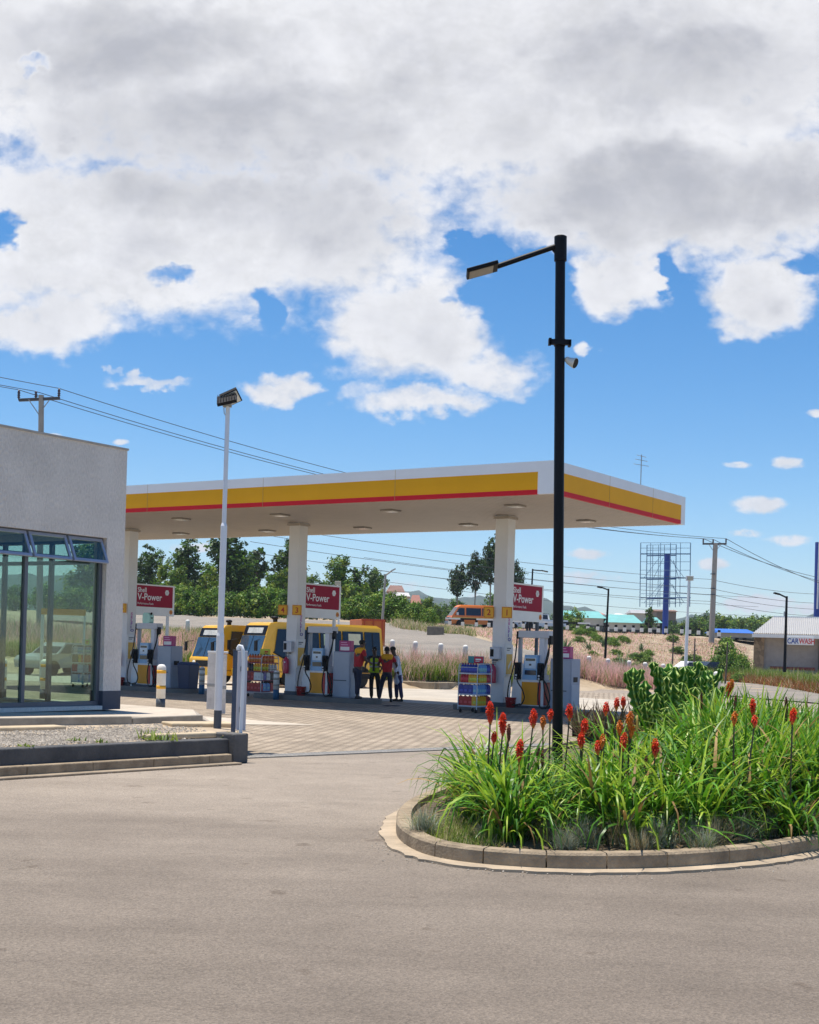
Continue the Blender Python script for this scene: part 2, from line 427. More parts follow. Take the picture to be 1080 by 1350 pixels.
# asphalt: grey-brown, dusty, with fine stones
def asphalt(name, base, dust, worn=False):
    m = bpy.data.materials.new(name); m.use_nodes = True; t = m.node_tree; P = t.nodes['Principled BSDF']
    tcn = t.nodes.new('ShaderNodeTexCoord')
    def nz(scale, det=6, rough=.6, mapping=None):
        n = t.nodes.new('ShaderNodeTexNoise'); n.inputs['Scale'].default_value = scale; n.inputs['Detail'].default_value = det; n.inputs['Roughness'].default_value = rough
        if mapping:
            mp = t.nodes.new('ShaderNodeMapping'); mp.inputs['Scale'].default_value = mapping; mp.inputs['Rotation'].default_value = (0, 0, .35)
            t.links.new(tcn.outputs['Object'], mp.inputs['Vector']); t.links.new(mp.outputs[0], n.inputs['Vector'])
        else: t.links.new(tcn.outputs['Object'], n.inputs['Vector'])
        return n.outputs['Fac']
    def rampn(f, a, b, c0, c1):
        r = t.nodes.new('ShaderNodeValToRGB'); r.color_ramp.elements[0].position = a; r.color_ramp.elements[1].position = b
        r.color_ramp.elements[0].color = (*c0, 1); r.color_ramp.elements[1].color = (*c1, 1); t.links.new(f, r.inputs['Fac']); return r.outputs['Color']
    def mixc(f, a, b, mode='MIX'):
        x = t.nodes.new('ShaderNodeMix'); x.data_type = 'RGBA'; x.blend_type = mode
        if isinstance(f, float): x.inputs[0].default_value = f
        else: t.links.new(f, x.inputs[0])
        t.links.new(a, x.inputs[6]); t.links.new(b, x.inputs[7]); return x.outputs[2]
    big = rampn(nz(.19, 8, .66, (.55, 2.4, 1)), .40, .60, (0, 0, 0), (1, 1, 1))
    d2 = rampn(nz(.9, 8, .7), .4, .75, (0, 0, 0), (.5, .5, .5))
    fac = mixc(.35, big, d2)
    if worn:      # dust carried out of the forecourt lightens the road near its entrance
        sp_ = t.nodes.new('ShaderNodeSeparateXYZ'); t.links.new(tcn.outputs['Object'], sp_.inputs[0])
        w_ = t.nodes.new('ShaderNodeTexNoise'); w_.inputs['Scale'].default_value = .35; w_.inputs['Detail'].default_value = 6; t.links.new(tcn.outputs['Object'], w_.inputs['Vector'])
        a_ = t.nodes.new('ShaderNodeMath'); a_.operation = 'MULTIPLY_ADD'; a_.inputs[1].default_value = 11; t.links.new(w_.outputs['Fac'], a_.inputs[0]); t.links.new(sp_.outputs[1], a_.inputs[2])
        m_ = t.nodes.new('ShaderNodeMapRange'); m_.interpolation_type = 'SMOOTHSTEP'; m_.inputs['From Min'].default_value = 12; m_.inputs['From Max'].default_value = 23
        t.links.new(a_.outputs[0], m_.inputs['Value'])
        c_ = t.nodes.new('ShaderNodeCombineColor')
        for i_ in range(3): t.links.new(m_.outputs[0], c_.inputs[i_])
        fac = mixc(.62, fac, c_.outputs[0])
    c0 = rampn(nz(1.3, 7, .65), .3, .7, tuple(c*.86 for c in base), tuple(c*1.12 for c in base))
    c1 = rampn(nz(2.1, 7, .65), .3, .7, tuple(c*.9 for c in dust), tuple(c*1.1 for c in dust))
    c = mixc(fac, c0, c1)
    vo = t.nodes.new('ShaderNodeTexVoronoi'); vo.inputs['Scale'].default_value = 85; t.links.new(tcn.outputs['Object'], vo.inputs['Vector'])
    sp = rampn(vo.outputs['Color'], .0, 1., (.45, .45, .45), (1.55, 1.52, 1.48))
    c = mixc(.5, c, sp, 'MULTIPLY')
    st_ = rampn(nz(2.6, 3, .5), .66, .72, (1, 1, 1), (.72, .70, .68)); c = mixc(1., c, st_, 'MULTIPLY')
    fs_ = rampn(nz(38, 4, .7), .3, .7, (.86, .86, .86), (1.13, 1.13, 1.13)); c = mixc(1., c, fs_, 'MULTIPLY')
    vo2 = t.nodes.new('ShaderNodeTexVoronoi'); vo2.feature = 'DISTANCE_TO_EDGE'; vo2.inputs['Scale'].default_value = .16
    wv = t.nodes.new('ShaderNodeTexNoise'); wv.inputs['Scale'].default_value = 1.1; wv.inputs['Detail'].default_value = 6
    t.links.new(tcn.outputs['Object'], wv.inputs['Vector'])
    va = t.nodes.new('ShaderNodeMix'); va.data_type = 'RGBA'; va.inputs[0].default_value = .35
    t.links.new(tcn.outputs['Object'], va.inputs[6]); t.links.new(wv.outputs['Color'], va.inputs[7]); t.links.new(va.outputs[2], vo2.inputs['Vector'])
    t.links.new(c, P.inputs['Base Color']); P.inputs['Roughness'].default_value = .88; P.inputs['Specular IOR Level'].default_value = .25
    b = t.nodes.new('ShaderNodeBump'); b.inputs['Strength'].default_value = .55; b.inputs['Distance'].default_value = .012
    t.links.new(vo.outputs['Distance'], b.inputs['Height']); t.links.new(b.outputs[0], P.inputs['Normal'])
    return m
asph = asphalt('asphalt', (.152, .125, .101), (.345, .292, .238), True)
asph2 = asphalt('asphalt_sunbleached', (.215, .195, .17), (.29, .255, .215))
mb = MB()
mb.poly([(-45, -12, 0), (60, -12, 0), (60, 62, 0), (30, 66.5, 0), (13, 63, 0), (9, 66, 0), (-2, 60, 0), (-45, 75, 0)])
struct(mb.build('road', asph))
# access road climbing behind the station, draped on the terrain
near = [(60, 88), (250, 80), (420, 68), (516, 63), (613, 62), (690, 67.5), (801, 73.5), (893, 69), (945, 61), (1000, 57), (1100, 52), (1400, 40)]
farE = [(60, 112), (250, 105), (420, 95), (500, 90), (560, 85), (620, 80), (690, 74.5), (801, 82), (893, 90), (947, 96), (1000, 84), (1080, 66.5), (1400, 50)]
V = []; Q = []; n2 = 12; xs = list(range(60, 1400, 12))
for p in xs:
    a = np.interp(p, [q[0] for q in near], [q[1] for q in near]); b = np.interp(p, [q[0] for q in farE], [q[1] for q in farE])
    for k in range(n2+1):
        y = a+(b-a)*k/n2; x = (p-540)/1765*y
        V.append((x, y, max(H(x, y), 0)+.05+.08*abs(math.sin(x*.9+y*.35)*math.sin(y*.55-x*.2))*(1 if y > 66 else 0)*(1 if H(x, y) > .1 else .1)))
for i in range(len(xs)-1):
    for k in range(n2): Q.append((i*(n2+1)+k, (i+1)*(n2+1)+k, (i+1)*(n2+1)+k+1, i*(n2+1)+k+1))
struct(link('access_road', npmesh('access_road', V, Q, asph2, smooth=True)))
# highway on the embankment
mb = MB(); pts = []
for p in range(500, 1500, 25):
    for y in (136.5, 148.5): x = (p-540)/1765*y; pts.append((x, y, max(H(x, y), 3.5)+.12))
V = pts; Q = [(2*i, 2*i+2, 2*i+3, 2*i+1) for i in range(len(pts)//2-1)]
struct(link('highway', npmesh('highway', V, Q, mk('highway_asphalt', (.09, .085, .08), .9, .2, 2))))

# paved forecourt
def paver_mat():
    m = bpy.data.materials.new('concrete_pavers'); m.use_nodes = True; t = m.node_tree; P = t.nodes['Principled BSDF']
    tcn = t.nodes.new('ShaderNodeTexCoord'); mp = t.nodes.new('ShaderNodeMapping'); mp.inputs['Rotation'].default_value = (0, 0, -ROT+.02)
    t.links.new(tcn.outputs['Object'], mp.inputs['Vector'])
    br = t.nodes.new('ShaderNodeTexBrick'); br.inputs['Scale'].default_value = 1; br.inputs['Brick Width'].default_value = .24; br.inputs['Row Height'].default_value = .24
    br.inputs['Mortar Size'].default_value = .018; br.inputs['Color1'].default_value = (.31, .26, .20, 1); br.inputs['Color2'].default_value = (.43, .36, .28, 1); br.inputs['Mortar'].default_value = (.10, .075, .055, 1)
    br.inputs['Mortar Smooth'].default_value = .3; br.inputs['Bias'].default_value = .1
    t.links.new(mp.outputs[0], br.inputs['Vector'])
    n = t.nodes.new('ShaderNodeTexNoise'); n.inputs['Scale'].default_value = .5; n.inputs['Detail'].default_value = 8; n.inputs['Roughness'].default_value = .7
    t.links.new(tcn.outputs['Object'], n.inputs['Vector'])
    r = t.nodes.new('ShaderNodeValToRGB'); r.color_ramp.elements[0].position = .3; r.color_ramp.elements[1].position = .72
    r.color_ramp.elements[0].color = (.72, .7, .68, 1); r.color_ramp.elements[1].color = (1.15, 1.12, 1.08, 1); t.links.new(n.outputs['Fac'], r.inputs['Fac'])
    x = t.nodes.new('ShaderNodeMix'); x.data_type = 'RGBA'; x.blend_type = 'MULTIPLY'; x.inputs[0].default_value = 1
    t.links.new(br.outputs['Color'], x.inputs[6]); t.links.new(r.outputs[0], x.inputs[7]); t.links.new(x.outputs[2], P.inputs['Base Color'])
    P.inputs['Roughness'].default_value = .85; P.inputs['Specular IOR Level'].default_value = .3
    b = t.nodes.new('ShaderNodeBump'); b.inputs['Strength'].default_value = .5; b.inputs['Distance'].default_value = .01
    t.links.new(br.outputs['Fac'], b.inputs['Height']); b.invert = True; t.links.new(b.outputs[0], P.inputs['Normal'])
    return m
paver = paver_mat()
d0, d1 = gnd(316, 999), gnd(760, 981)
mb = MB()
P0 = [(d0.x, d0.y), (d1.x, d1.y), (11, 47), (10, 60), (1.5, 56.6), (-12, 63.5), (-34, 70), (-34, 36), (-9, 27.5)]
mb.poly([(x, y, .004) for x, y in P0])
struct(mb.build('forecourt_paving', paver))
# concrete roadway strip on the far side of the pumps
mb = MB(); o = Vector((3.4, 32.5, 0))
def cl(x, y, z=0.): return o+D1*x+D2*y+Vector((0, 0, z))
mb.poly([cl(6, 6.4, .009), cl(6, 15, .009), cl(-20, 20.5, .009), cl(-34, 20.5, .009), cl(-34, 6.4, .009)])
struct(mb.build('concrete_lane', mk('lane_concrete', (.43, .38, .31), .85, .18, .8, .15, 30)))
# steel drain grate between road and forecourt
gd = d1-d0; L = gd.length; gd.normalize(); gn = Vector((-gd.y, gd.x, 0))
gt = thing('drain_grate', 'long slotted steel drain grate across the forecourt entrance', 'drain', d0, math.atan2(gd.y, gd.x))
mb = MB(); mb.box(0, L, -.20, -.16, .002, .02).box(0, L, .16, .20, .002, .02); mb.build('edge_bar', concrete, gt)
mb = MB(); mb.box(0, L, -.16, .16, .005, .009); mb.build('channel', mk('grate_shadow', (.22, .20, .175), .8, .2, 5), gt)  # flat grey channel floor under the bars
mb = MB(); k = 0
while k*.075 < L-.05:
    mb.box(k*.075+.012, k*.075+.047, -.16, .16, .010, .017); k += 1
ob = mb.build('bars', mk('grate_steel', (.42, .40, .37), .6, .2, 9, metal=.1), gt)
# kerb behind the forecourt
BK = [(10.5, 73.), (1.2, 57.2), (-5, 60.4), (-12, 64.4), (-34, 71)]
mb = MB()
for (xa, ya), (xb, yb) in zip(BK, BK[1:]):
    a = Vector((xa, ya, 0)); b = Vector((xb, yb, 0)); d = (b-a).normalized(); nn = Vector((-d.y, d.x, 0))*.14
    n_ = int((b-a).length/1.0)
    for i in range(n_):
        p = a.lerp(b, i/n_)+d*.01; q = a.lerp(b, (i+1)/n_)-d*.01
        mb.add([p-nn, q-nn, q+nn, p+nn, p-nn+Vector((0, 0, .3)), q-nn+Vector((0, 0, .3)), q+nn+Vector((0, 0, .3)), p+nn+Vector((0, 0, .3))],
               [(3, 2, 1, 0), (4, 5, 6, 7), (0, 1, 5, 4), (1, 2, 6, 5), (2, 3, 7, 6), (3, 0, 4, 7)])
struct(mb.build('rear_kerb', mk('stone_kerb', (.34, .27, .19), .9, .3, 2, .4, 20), bevel=.02))
# distant hills
hillm = mk('far_forest', (.022, .04, .024), .95, .5, .012, 0, 1, col2=(.06, .085, .05))
def ridge(name, dist, fn, depth, m):
    V = []; xs = np.arange(-1700, 2300, 10)
    for k, (dd, sc) in enumerate(((0, 0), (depth*.35, .55), (depth*.7, .9), (depth, 1.), (depth*1.6, .6))):
        for x in xs:
            X = x*dist/1765*1.0
            z = fn(x+540)*sc
            V.append((X*(1+dd/dist), dist+dd, z+(0 if k in (0, 4) else NR.uniform(-1, 1)*dist*.0009)))
    n = len(xs); Q = [(i*n+j, i*n+j+1, (i+1)*n+j+1, (i+1)*n+j) for i in range(4) for j in range(n-1)]
    return struct(link(name, npmesh(name, V, Q, m, smooth=False)))
def f1(p): return 1.75+1700/1765*(60+9*math.sin(p*.011+1)+6*math.sin(p*.029)+3*math.sin(p*.083)+1.6*math.sin(p*.23)+np.interp(p, [400, 560, 700, 900, 1100], [22, 19, 11, 7, 9]))
def f2(p): return 1.75+900/1765*(37+5*math.sin(p*.013+2.5)+4*math.sin(p*.041+1)+2*math.sin(p*.11))
ridge('hills', 1700, f1, 300, hillm)
ridge('hills', 900, f2, 160, hillm)
# ------------------------------------------------------------------ kerb, wall, gravel, platform and the shop
kb0, kb1 = gnd(-60, 1031), gnd(306, 1007.5)
kd = (kb1-kb0).normalized(); kn = Vector((-kd.y, kd.x, 0))     # kn points to the shop side
KDIR, KNRM = kd.copy(), kn.copy()
kb0 = kb0-kd*6; Lk = (kb1-kb0).length
mb = MB(); i = 0.
while i < Lk:
    e = min(i+1.0, Lk); mb.box(i+.004, e-.004, 0, .13, 0, .145); i += 1.0
kerb_o = mb.build('kerb', kerbmat, bevel=.015, loc=kb0, rz=math.atan2(kd.y, kd.x)); struct(kerb_o)
mb = MB(); mb.box(-.0, Lk+.05, -.16, 0, 0, .03)
g_ = mb.build('gutter', mk('gutter_concrete', (.30, .235, .165), .9, .3, 2.5, .4, 30), bevel=.01, loc=kb0, rz=math.atan2(kd.y, kd.x)); struct(g_)
rw = thing('retaining_wall', 'low dark grey painted retaining wall behind the left kerb', 'wall', kb0, math.atan2(kd.y, kd.x))
mb = MB(); mb.box(0, Lk+.05, .132, .36, 0, .355); mb.build('wall_body', mk('painted_render', (.045, .047, .052), .75, .5, 2.6, .6, 26, col2=(.105, .102, .10)), rw, bevel=.018)  # dark mottled render, the same tone on every face
mb = MB(); mb.box(Lk+.05, Lk+.34, .03, .50, 0, .43); mb.build('end_block', mk('end_block_concrete', (.12, .115, .11), .9, .25, 4, .4, 30), rw, bevel=.02)
# the platform in front of the shop
C = gnd(158, 935, .5)
E0, E1, E2 = gnd(-60, 947, .5), gnd(170, 945, .5), gnd(262, 946, .44)
mb = MB()
B0 = C-D2*9; B1 = C+D2*.02; B2 = C+D2*6-D1*.5
A1, A2 = gnd(215, 936, .40), gnd(283, 946, .16)
top = [(E0.x-3, E0.y-3, .5), (E0.x, E0.y, .5), (E1.x, E1.y, .5), (E2.x, E2.y, .44), (B1.x+1.2, B1.y+.6, .5), (B1.x-2, B1.y+3, .5), (B0.x-6, B0.y, .5)]
mb.poly(top); n = len(top)
for i in range(3):
    a, b = top[i], top[i+1]; mb.poly([a, b, (b[0], b[1], .2), (a[0], a[1], .2)])
mb.poly([(E2.x, E2.y, .44), (A2.x, A2.y, .02), (C.x+3.2, C.y+5.2, 0.01), (C.x-.5, C.y+8, 0.01), (B1.x-2, B1.y+3, .5), (B1.x+1.2, B1.y+.6, .5)])
mb.poly([(E2.x, E2.y, .44), (A2.x, A2.y, .02), (E2.x+.0, E2.y-.05, .1)])
plat = mk('apron_concrete', (.50, .43, .345), .85, .16, 1.2, .2, 25)
struct(mb.build('shop_platform', plat))
mb = MB()
def edge(a, b, w, z0, z1, m=0):
    d = (Vector((b[0]-a[0], b[1]-a[1], 0))).normalized(); q = Vector((d.y, -d.x, 0))*w
    a3 = Vector((a[0], a[1], 0)); b3 = Vector((b[0], b[1], 0)); up0, up1 = Vector((0, 0, z0)), Vector((0, 0, z1))
    mb.add([a3+up0, b3+up0, b3+q+up0, a3+q+up0, a3+up1, b3+up1, b3+q+up1, a3+q+up1], [(3, 2, 1, 0), (4, 5, 6, 7), (0, 1, 5, 4), (1, 2, 6, 5), (2, 3, 7, 6), (3, 0, 4, 7)], m)
edge(top[0], top[2], .10, .30, .515); edge(top[2], top[3], .10, .3, .49)
struct(mb.build('platform_kerb', mk('platform_edge', (.30, .27, .225), .9, .25, 3, .3, 30), bevel=.015))
# gravel bed between wall and platform: earth sheet + loose stones
mb = MB()
w0 = kb0+kn*.34; w1 = kb0+kd*(Lk+.05)+kn*.34
mb.poly([(w0.x, w0.y, .35), (w1.x, w1.y, .345), (w1.x+.35, w1.y+1.4, .33), (E2.x+.4, E2.y+.2, .37), (E2.x, E2.y, .375), (E1.x, E1.y, .385), (E0.x-3, E0.y-3, .385)])
gb = struct(mb.build('gravel_bed', mk('gravel_earth', (.34, .26, .175), .95, .3, 1.5, .8, 14, col2=(.50, .41, .30), detail=10)))
def stones(n, area, smin, smax):
    V, Q = [], []
    base = np.array([(-1, -1, -.6), (1, -1, -.6), (1, 1, -.6), (-1, 1, -.6), (-.6, -.7, .6), (.7, -.6, .6), (.6, .7, .6), (-.7, .6, .6)])
    fq = np.array([(4, 5, 6, 7), (0, 1, 5, 4), (1, 2, 6, 5), (2, 3, 7, 6), (3, 0, 4, 7)])
    for i in range(n):
        p = area(); s = NR.uniform(smin, smax); a = NR.uniform(0, 6.28)
        b = base*(s*NR.uniform(.7, 1.3, 3))+NR.uniform(-.25, .25, (8, 3))*s
        c, d = math.cos(a), math.sin(a)
        b = b @ np.array([(c, d, 0), (-d, c, 0), (0, 0, 1)])
        V.append(b+np.array(p)); Q.append(fq+8*i)
    return np.concatenate(V), np.concatenate(Q)
def ga():
    t = NR.beta(4.2, 2.4); a = w0.lerp(w1, t) if True else None
    s = NR.beta(1.3, 1.8)
    e = Vector((np.interp(t, [0, .75, 1], [E0.x-2, E1.x, E2.x]), np.interp(t, [0, .75, 1], [E0.y-2, E1.y, E2.y]), 0))
    p = a.lerp(e, s); return (p.x, p.y, .36+.03*s*NR.uniform(.4, 1))
V, Q = stones(11000, ga, .004, .015)
tag(link('gravel', npmesh('gravel', V, Q, mk('stone', (.17, .15, .13), .9, .3, 3, rnd=.45, col2=(.38, .34, .29)))), None, None, None, 'stuff')
# weathered concrete slabs lying in the gravel
for px, py, lx, ly, a in ((20, 963, 1.5, .34, .8), (262, 957, 1.1, .55, .5), (238, 972, 1.3, .2, .85)):
    p = gnd(px, py, .37); mb = MB()
    mb.box(-lx/2, lx/2, -ly/2, ly/2, -.02, .06)
    ob = mb.build('concrete_slab', mk('slab_concrete', (.50, .40, .27), .9, .15, 3, .3, 20), bevel=.02, loc=p, rz=a)
    tag(ob, {20: 'tan concrete slab lying in the gravel below the shop window', 262: 'broad cream concrete slab beside the floodlight pole base', 238: 'thin pale concrete strip lying near the end of the dark wall'}[px], 'slab')

shopw = bpy.data.materials.new('rough_render')   # trowelled render, vertical streaks
shopw.use_nodes = True
_t = shopw.node_tree; _P = _t.nodes['Principled BSDF']; _tc = _t.nodes.new('ShaderNodeTexCoord'); _m = _t.nodes.new('ShaderNodeMapping'); _m.inputs['Scale'].default_value = (34, 34, 15)
_t.links.new(_tc.outputs['Object'], _m.inputs[0])
_n = _t.nodes.new('ShaderNodeTexNoise'); _n.inputs['Scale'].default_value = 1.; _n.inputs['Detail'].default_value = 6; _t.links.new(_m.outputs[0], _n.inputs['Vector'])
_n2 = _t.nodes.new('ShaderNodeTexNoise'); _n2.inputs['Scale'].default_value = 1.2; _n2.inputs['Detail'].default_value = 7; _t.links.new(_tc.outputs['Object'], _n2.inputs['Vector'])
_ad = _t.nodes.new('ShaderNodeMath'); _ad.operation = 'MULTIPLY_ADD'; _ad.inputs[1].default_value = .55; _t.links.new(_n.outputs['Fac'], _ad.inputs[0])
_h = _t.nodes.new('ShaderNodeMath'); _h.operation = 'MULTIPLY'; _h.inputs[1].default_value = .45; _t.links.new(_n2.outputs['Fac'], _h.inputs[0]); _t.links.new(_h.outputs[0], _ad.inputs[2])
_r = _t.nodes.new('ShaderNodeValToRGB'); _r.color_ramp.elements[0].position = .34; _r.color_ramp.elements[1].position = .66; _r.color_ramp.elements[0].color = (.57, .525, .49, 1); _r.color_ramp.elements[1].color = (.77, .715, .67, 1)
_t.links.new(_ad.outputs[0], _r.inputs[0]); _t.links.new(_r.outputs[0], _P.inputs['Base Color']); _P.inputs['Roughness'].default_value = .9
_b = _t.nodes.new('ShaderNodeBump'); _b.inputs['Strength'].default_value = .9; _b.inputs['Distance'].default_value = .03; _t.links.new(_n.outputs['Fac'], _b.inputs['Height']); _t.links.new(_b.outputs[0], _P.inputs['Normal'])
inner = mk('interior_paint', (.42, .42, .38), .8, .08, 2)
alu = mk('window_aluminium', (.11, .125, .16), .4, .08, 6, metal=.3)
pane = glass_mat('shop_glass', (.76, .85, .79), .07)
shop = thing('shop_building', 'grey rough rendered station shop with flat parapet and large front windows', 'building', (C.x, C.y, .5), ROT)
HT, ZW0, ZW1 = 4.62, .07, 3.02          # height, window bottom / top
YW = -.42                                # right edge of the window opening
mb = MB()
mb.box(-.32, 0, YW, 0, .33, HT)                            # pier
mb.box(-.32, 0, -9, YW, ZW1, HT)                         # lintel and parapet
mb.box(-.32, 0, -9, YW, 0, ZW0)                          # threshold
mb.box(-6, -.32, -.32, 0, ZW1, HT).box(-6, -5.6, -.32, 0, 0, ZW1).box(-5.6, -.32, -.32, 0, 0, ZW0)     # glazed right side
mb.box(-6, -.32, -9, -8.7, 0, HT)
mb.box(-6.3, -6, -9, 0, ZW1, HT).box(-6.3, -6, -.8, 0, 0, ZW1).box(-6.3, -6, -9, -8, 0, ZW1)
mb.build('wall', shopw, shop)
mb = MB(); mb.box(-.325, .004, YW, .004, 0, .33); mb.build('plinth', mk('plinth_paint', (.045, .055, .085), .6, .15, 3), shop)
mb = MB(); mb.box(-6, -.32, -8.7, -.32, HT-.45, HT-.3); mb.build('roof', inner, shop)
mb = MB(); mb.box(-6.33, .02, -9, .02, HT, HT+.035); mb.build('parapet_cap', mk('cap_concrete', (.40, .37, .34), .9, .2, 3), shop)
mb = MB(); mb.box(-6, -.32, -8.7, -.32, -.02, .02); mb.build('shop_floor', mk('tile_floor', (.50, .52, .46), .3, .1, 3), shop)
mb = MB(); mb.box(-6, -.32, -8.7, -.32, ZW1+.12, ZW1+.16); mb.build('ceiling', inner, shop)
XF = -.13                                # window plane is set back in the opening
TR = 2.58
mull = [YW-.03, -2.1, -3.75, -5.4, -7.05, -8.7]
win = MB()
win.box(XF-.06, XF+.03, -8.7, YW, ZW0, ZW0+.08).box(XF-.06, XF+.03, -8.7, YW, TR, TR+.07).box(XF-.06, XF+.03, -8.7, YW, ZW1-.06, ZW1)
for y in mull: win.box(XF-.05, XF+.035, y-.04, y+.03, ZW0+.08, ZW1-.06)
wo_ = win.build('window_frame', alu, shop, bevel=.006)
for a, b in zip(mull, mull[1:]):
    mb = MB(); mb.box(XF-.02, XF-.012, b+.03, a-.04, ZW0+.08, TR); mb.build('pane', pane, wo_)
# top-hung vents pushed open at the bottom
vmull = [YW-.02, -1.27, -2.13, -2.99, -3.85, -4.71, -5.57, -6.43, -7.29, -8.15]
for a, b in zip(vmull, vmull[1:]):
    T = Matrix.Translation((XF+.04, 0, ZW1-.03)) @ Matrix.Rotation(-.42, 4, 'Y')
    mb = MB(); y0, y1 = b+.02, a-.03; hh = .46
    for bx in ((-.02, .02, y0, y1, -.05, 0), (-.02, .02, y0, y1, -hh, -hh+.05), (-.02, .02, y0, y0+.05, -hh+.05, -.05), (-.02, .02, y1-.05, y1, -hh+.05, -.05)):
        mb.box(*bx, 0, T)
    vf = mb.build('vent_sash', mk('vent_aluminium', (.30, .34, .45), .35, .06, 5, metal=.2), shop, bevel=.004)
    mb = MB(); mb.box(-.004, .004, y0+.05, y1-.05, -hh+.05, -.05, 0, T); mb.build('pane', pane, vf)
# rear glazing
win = MB(); 
for y in (-.85, -2.6, -4.4, -6.2, -7.95): win.box(-6.2, -6.1, y-.04, y+.04, 0, ZW1)
win.box(-6.2, -6.1, -8, -.8, TR, TR+.07).box(-6.2, -6.1, -8, -.8, ZW1-.06, ZW1); rf = win.build('rear_window_frame', alu, shop)
win = MB(); win.box(-5.6, -.32, -.20, -.12, TR, TR+.07).box(-5.6, -.32, -.20, -.12, ZW1-.06, ZW1)
for x in (-5.56, -4.3, -3.0, -1.7, -.36): win.box(x-.035, x+.035, -.21, -.13, ZW0, ZW1-.06)
sf = win.build('side_window_frame', alu, shop)
mb = MB(); mb.box(-5.55, -.37, -.165, -.155, ZW0, ZW1-.06); mb.build('pane', glass_mat('side_glass', (.80, .88, .84), .0), sf)
mb = MB(); mb.box(-6.155, -6.145, -7.95, -.85, 0, ZW1-.06); mb.build('pane', glass_mat('rear_glass', (.72, .80, .76), .02), rf)
def shl(x, y, z): return Vector((C.x, C.y, .5))+D1*x+D2*y+Vector((0, 0, z))
# ------------------------------------------------------------------ the canopy
CO = Vector((3.40, 32.5, 0)); CLEN, CWID = 23.4, 8.24
ZS, ZT = 5.60, 6.41
def cl(x, y, z=0.): return CO+D1*x+D2*y+Vector((0, 0, z))      # canopy frame -> world (x toward the near right corner)
can = thing('canopy', 'flat white forecourt canopy with yellow and red fascia stripes on square columns', 'canopy', CO, ROT)
fwhite = mk('fascia_white', (.74, .75, .78), .4, .04, 1)
TH = .10
mb = MB(); mb.box(-CLEN+.12, -.12, .12, CWID-.12, ZT-.28, ZT-.18); mb.build('roof_deck', grey, can)
z1, z2, z3 = ZS+.115, ZT-.26, ZT
PW = .46
mb = MB()
mb.box(-CLEN+TH, 0, 0, TH, z2, z3).box(-PW, 0, 0, TH, ZS, z2)                        # near side: top band + corner panel
mb.box(-TH, 0, TH, CWID-TH, z2, z3).box(-TH, 0, TH, .14, ZS, z2)                      # right end
mb.box(-TH, 0, CWID-.30, CWID-TH, ZS, z2)
mb.box(-CLEN, 0, CWID-TH, CWID, ZS-.0, z3).box(-CLEN, -CLEN+TH, 0, CWID-TH, ZS, z3)
mb.build('fascia_panel', fwhite, can)
mb = MB(); mb.box(-CLEN+TH, -PW, .004, TH, z1, z2).box(-TH, -.004, .14, CWID-.30, z1, z2); mb.build('yellow_stripe', yellow, can)
mb = MB(); mb.box(-CLEN+TH, -PW, .002, TH, ZS, z1).box(-TH, -.002, .14, CWID-.30, ZS, z1); mb.build('red_stripe', redst, can)
jm = mk('joint_grey', (.42, .30, .10), .6, .1, 3)
for x in (-4.7, -9.2, -13.7, -18.2): mb = MB(); mb.box(x-.004, x+.004, -.002, .01, ZS, z3); mb.build('panel_joint', jm, can)
for y in (3.1, 5.9): mb = MB(); mb.box(-.01, .003, y-.004, y+.004, ZS, z3); mb.build('panel_joint', jm, can)
# ribbed soffit
mb = MB(); pitch = .18; k = int((CLEN-2*TH)/pitch); vs = []
for i in range(k+1):
    x = -TH-i*pitch
    for dx_, dz_ in ((0, .0), (-.035, -.028), (-.145, -.028), (-.18, 0)):
        vs.append((x+dx_, dz_))
for (xa, za), (xb, zb) in zip(vs, vs[1:]):
    if abs(xa-xb) < 1e-6 and abs(za-zb) < 1e-6: continue
    mb.add([(xa, TH, ZS+.03+za), (xb, TH, ZS+.03+zb), (xb, CWID-TH, ZS+.03+zb), (xa, CWID-TH, ZS+.03+za)], [(0, 1, 2, 3)])
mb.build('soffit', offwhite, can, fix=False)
lampm = mk('flush_lamp', (.28, .25, .22), .4, .1, 5)
for x in (-2.2, -6.2, -10.2, -14.2, -18.2, -21.5):
    for y in (2.0, 6.2):
        mb = MB(); mb.box(x-.22, x+.22, y-.22, y+.22, ZS-.045, ZS-.0, 0)
        d_ = mb.build('downlight', lampm, can, bevel=.01)
        mb = MB(); mb.box(x-.16, x+.16, y-.16, y+.16, ZS-.052, ZS-.046); mb.build('lens', lampglass, d_)
COLX = (-3.85, -11.4, -18.9); COLY = 4.4; CW = .21
colm = mk('column_cladding', (.70, .69, .69), .4, .05, 1.5)
for x in COLX:
    mb = MB(); mb.box(x-CW, x+CW, COLY-CW, COLY+CW, .15, ZS+.01)
    c_ = mb.build('column', colm, can, bevel=.012)
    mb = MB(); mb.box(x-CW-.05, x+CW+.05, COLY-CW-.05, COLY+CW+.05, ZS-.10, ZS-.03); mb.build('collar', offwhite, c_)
    mb = MB(); mb.box(x-CW-.012, x+CW+.012, COLY-CW-.012, COLY+CW+.012, .152, .27); mb.build('skirting', dkgrey, c_)
# antenna on the roof edge
an = thing('antenna', 'thin rooftop aerial with short cross rods above the right canopy edge', 'antenna', cl(-.9, CWID-1.2, ZT-.18))
mb = MB(); mb.cyl((0, 0, 0), (0, 0, 1.32), .014, n=6); mb.build('mast', galv, an)
mb = MB()
for z, w in ((1.28, .14), (1.16, .18), (1.02, .22)): mb.cyl((-w, 0, z+.03), (w, 0, z-.03), .008, n=5)
mb.build('rods', galv, an)

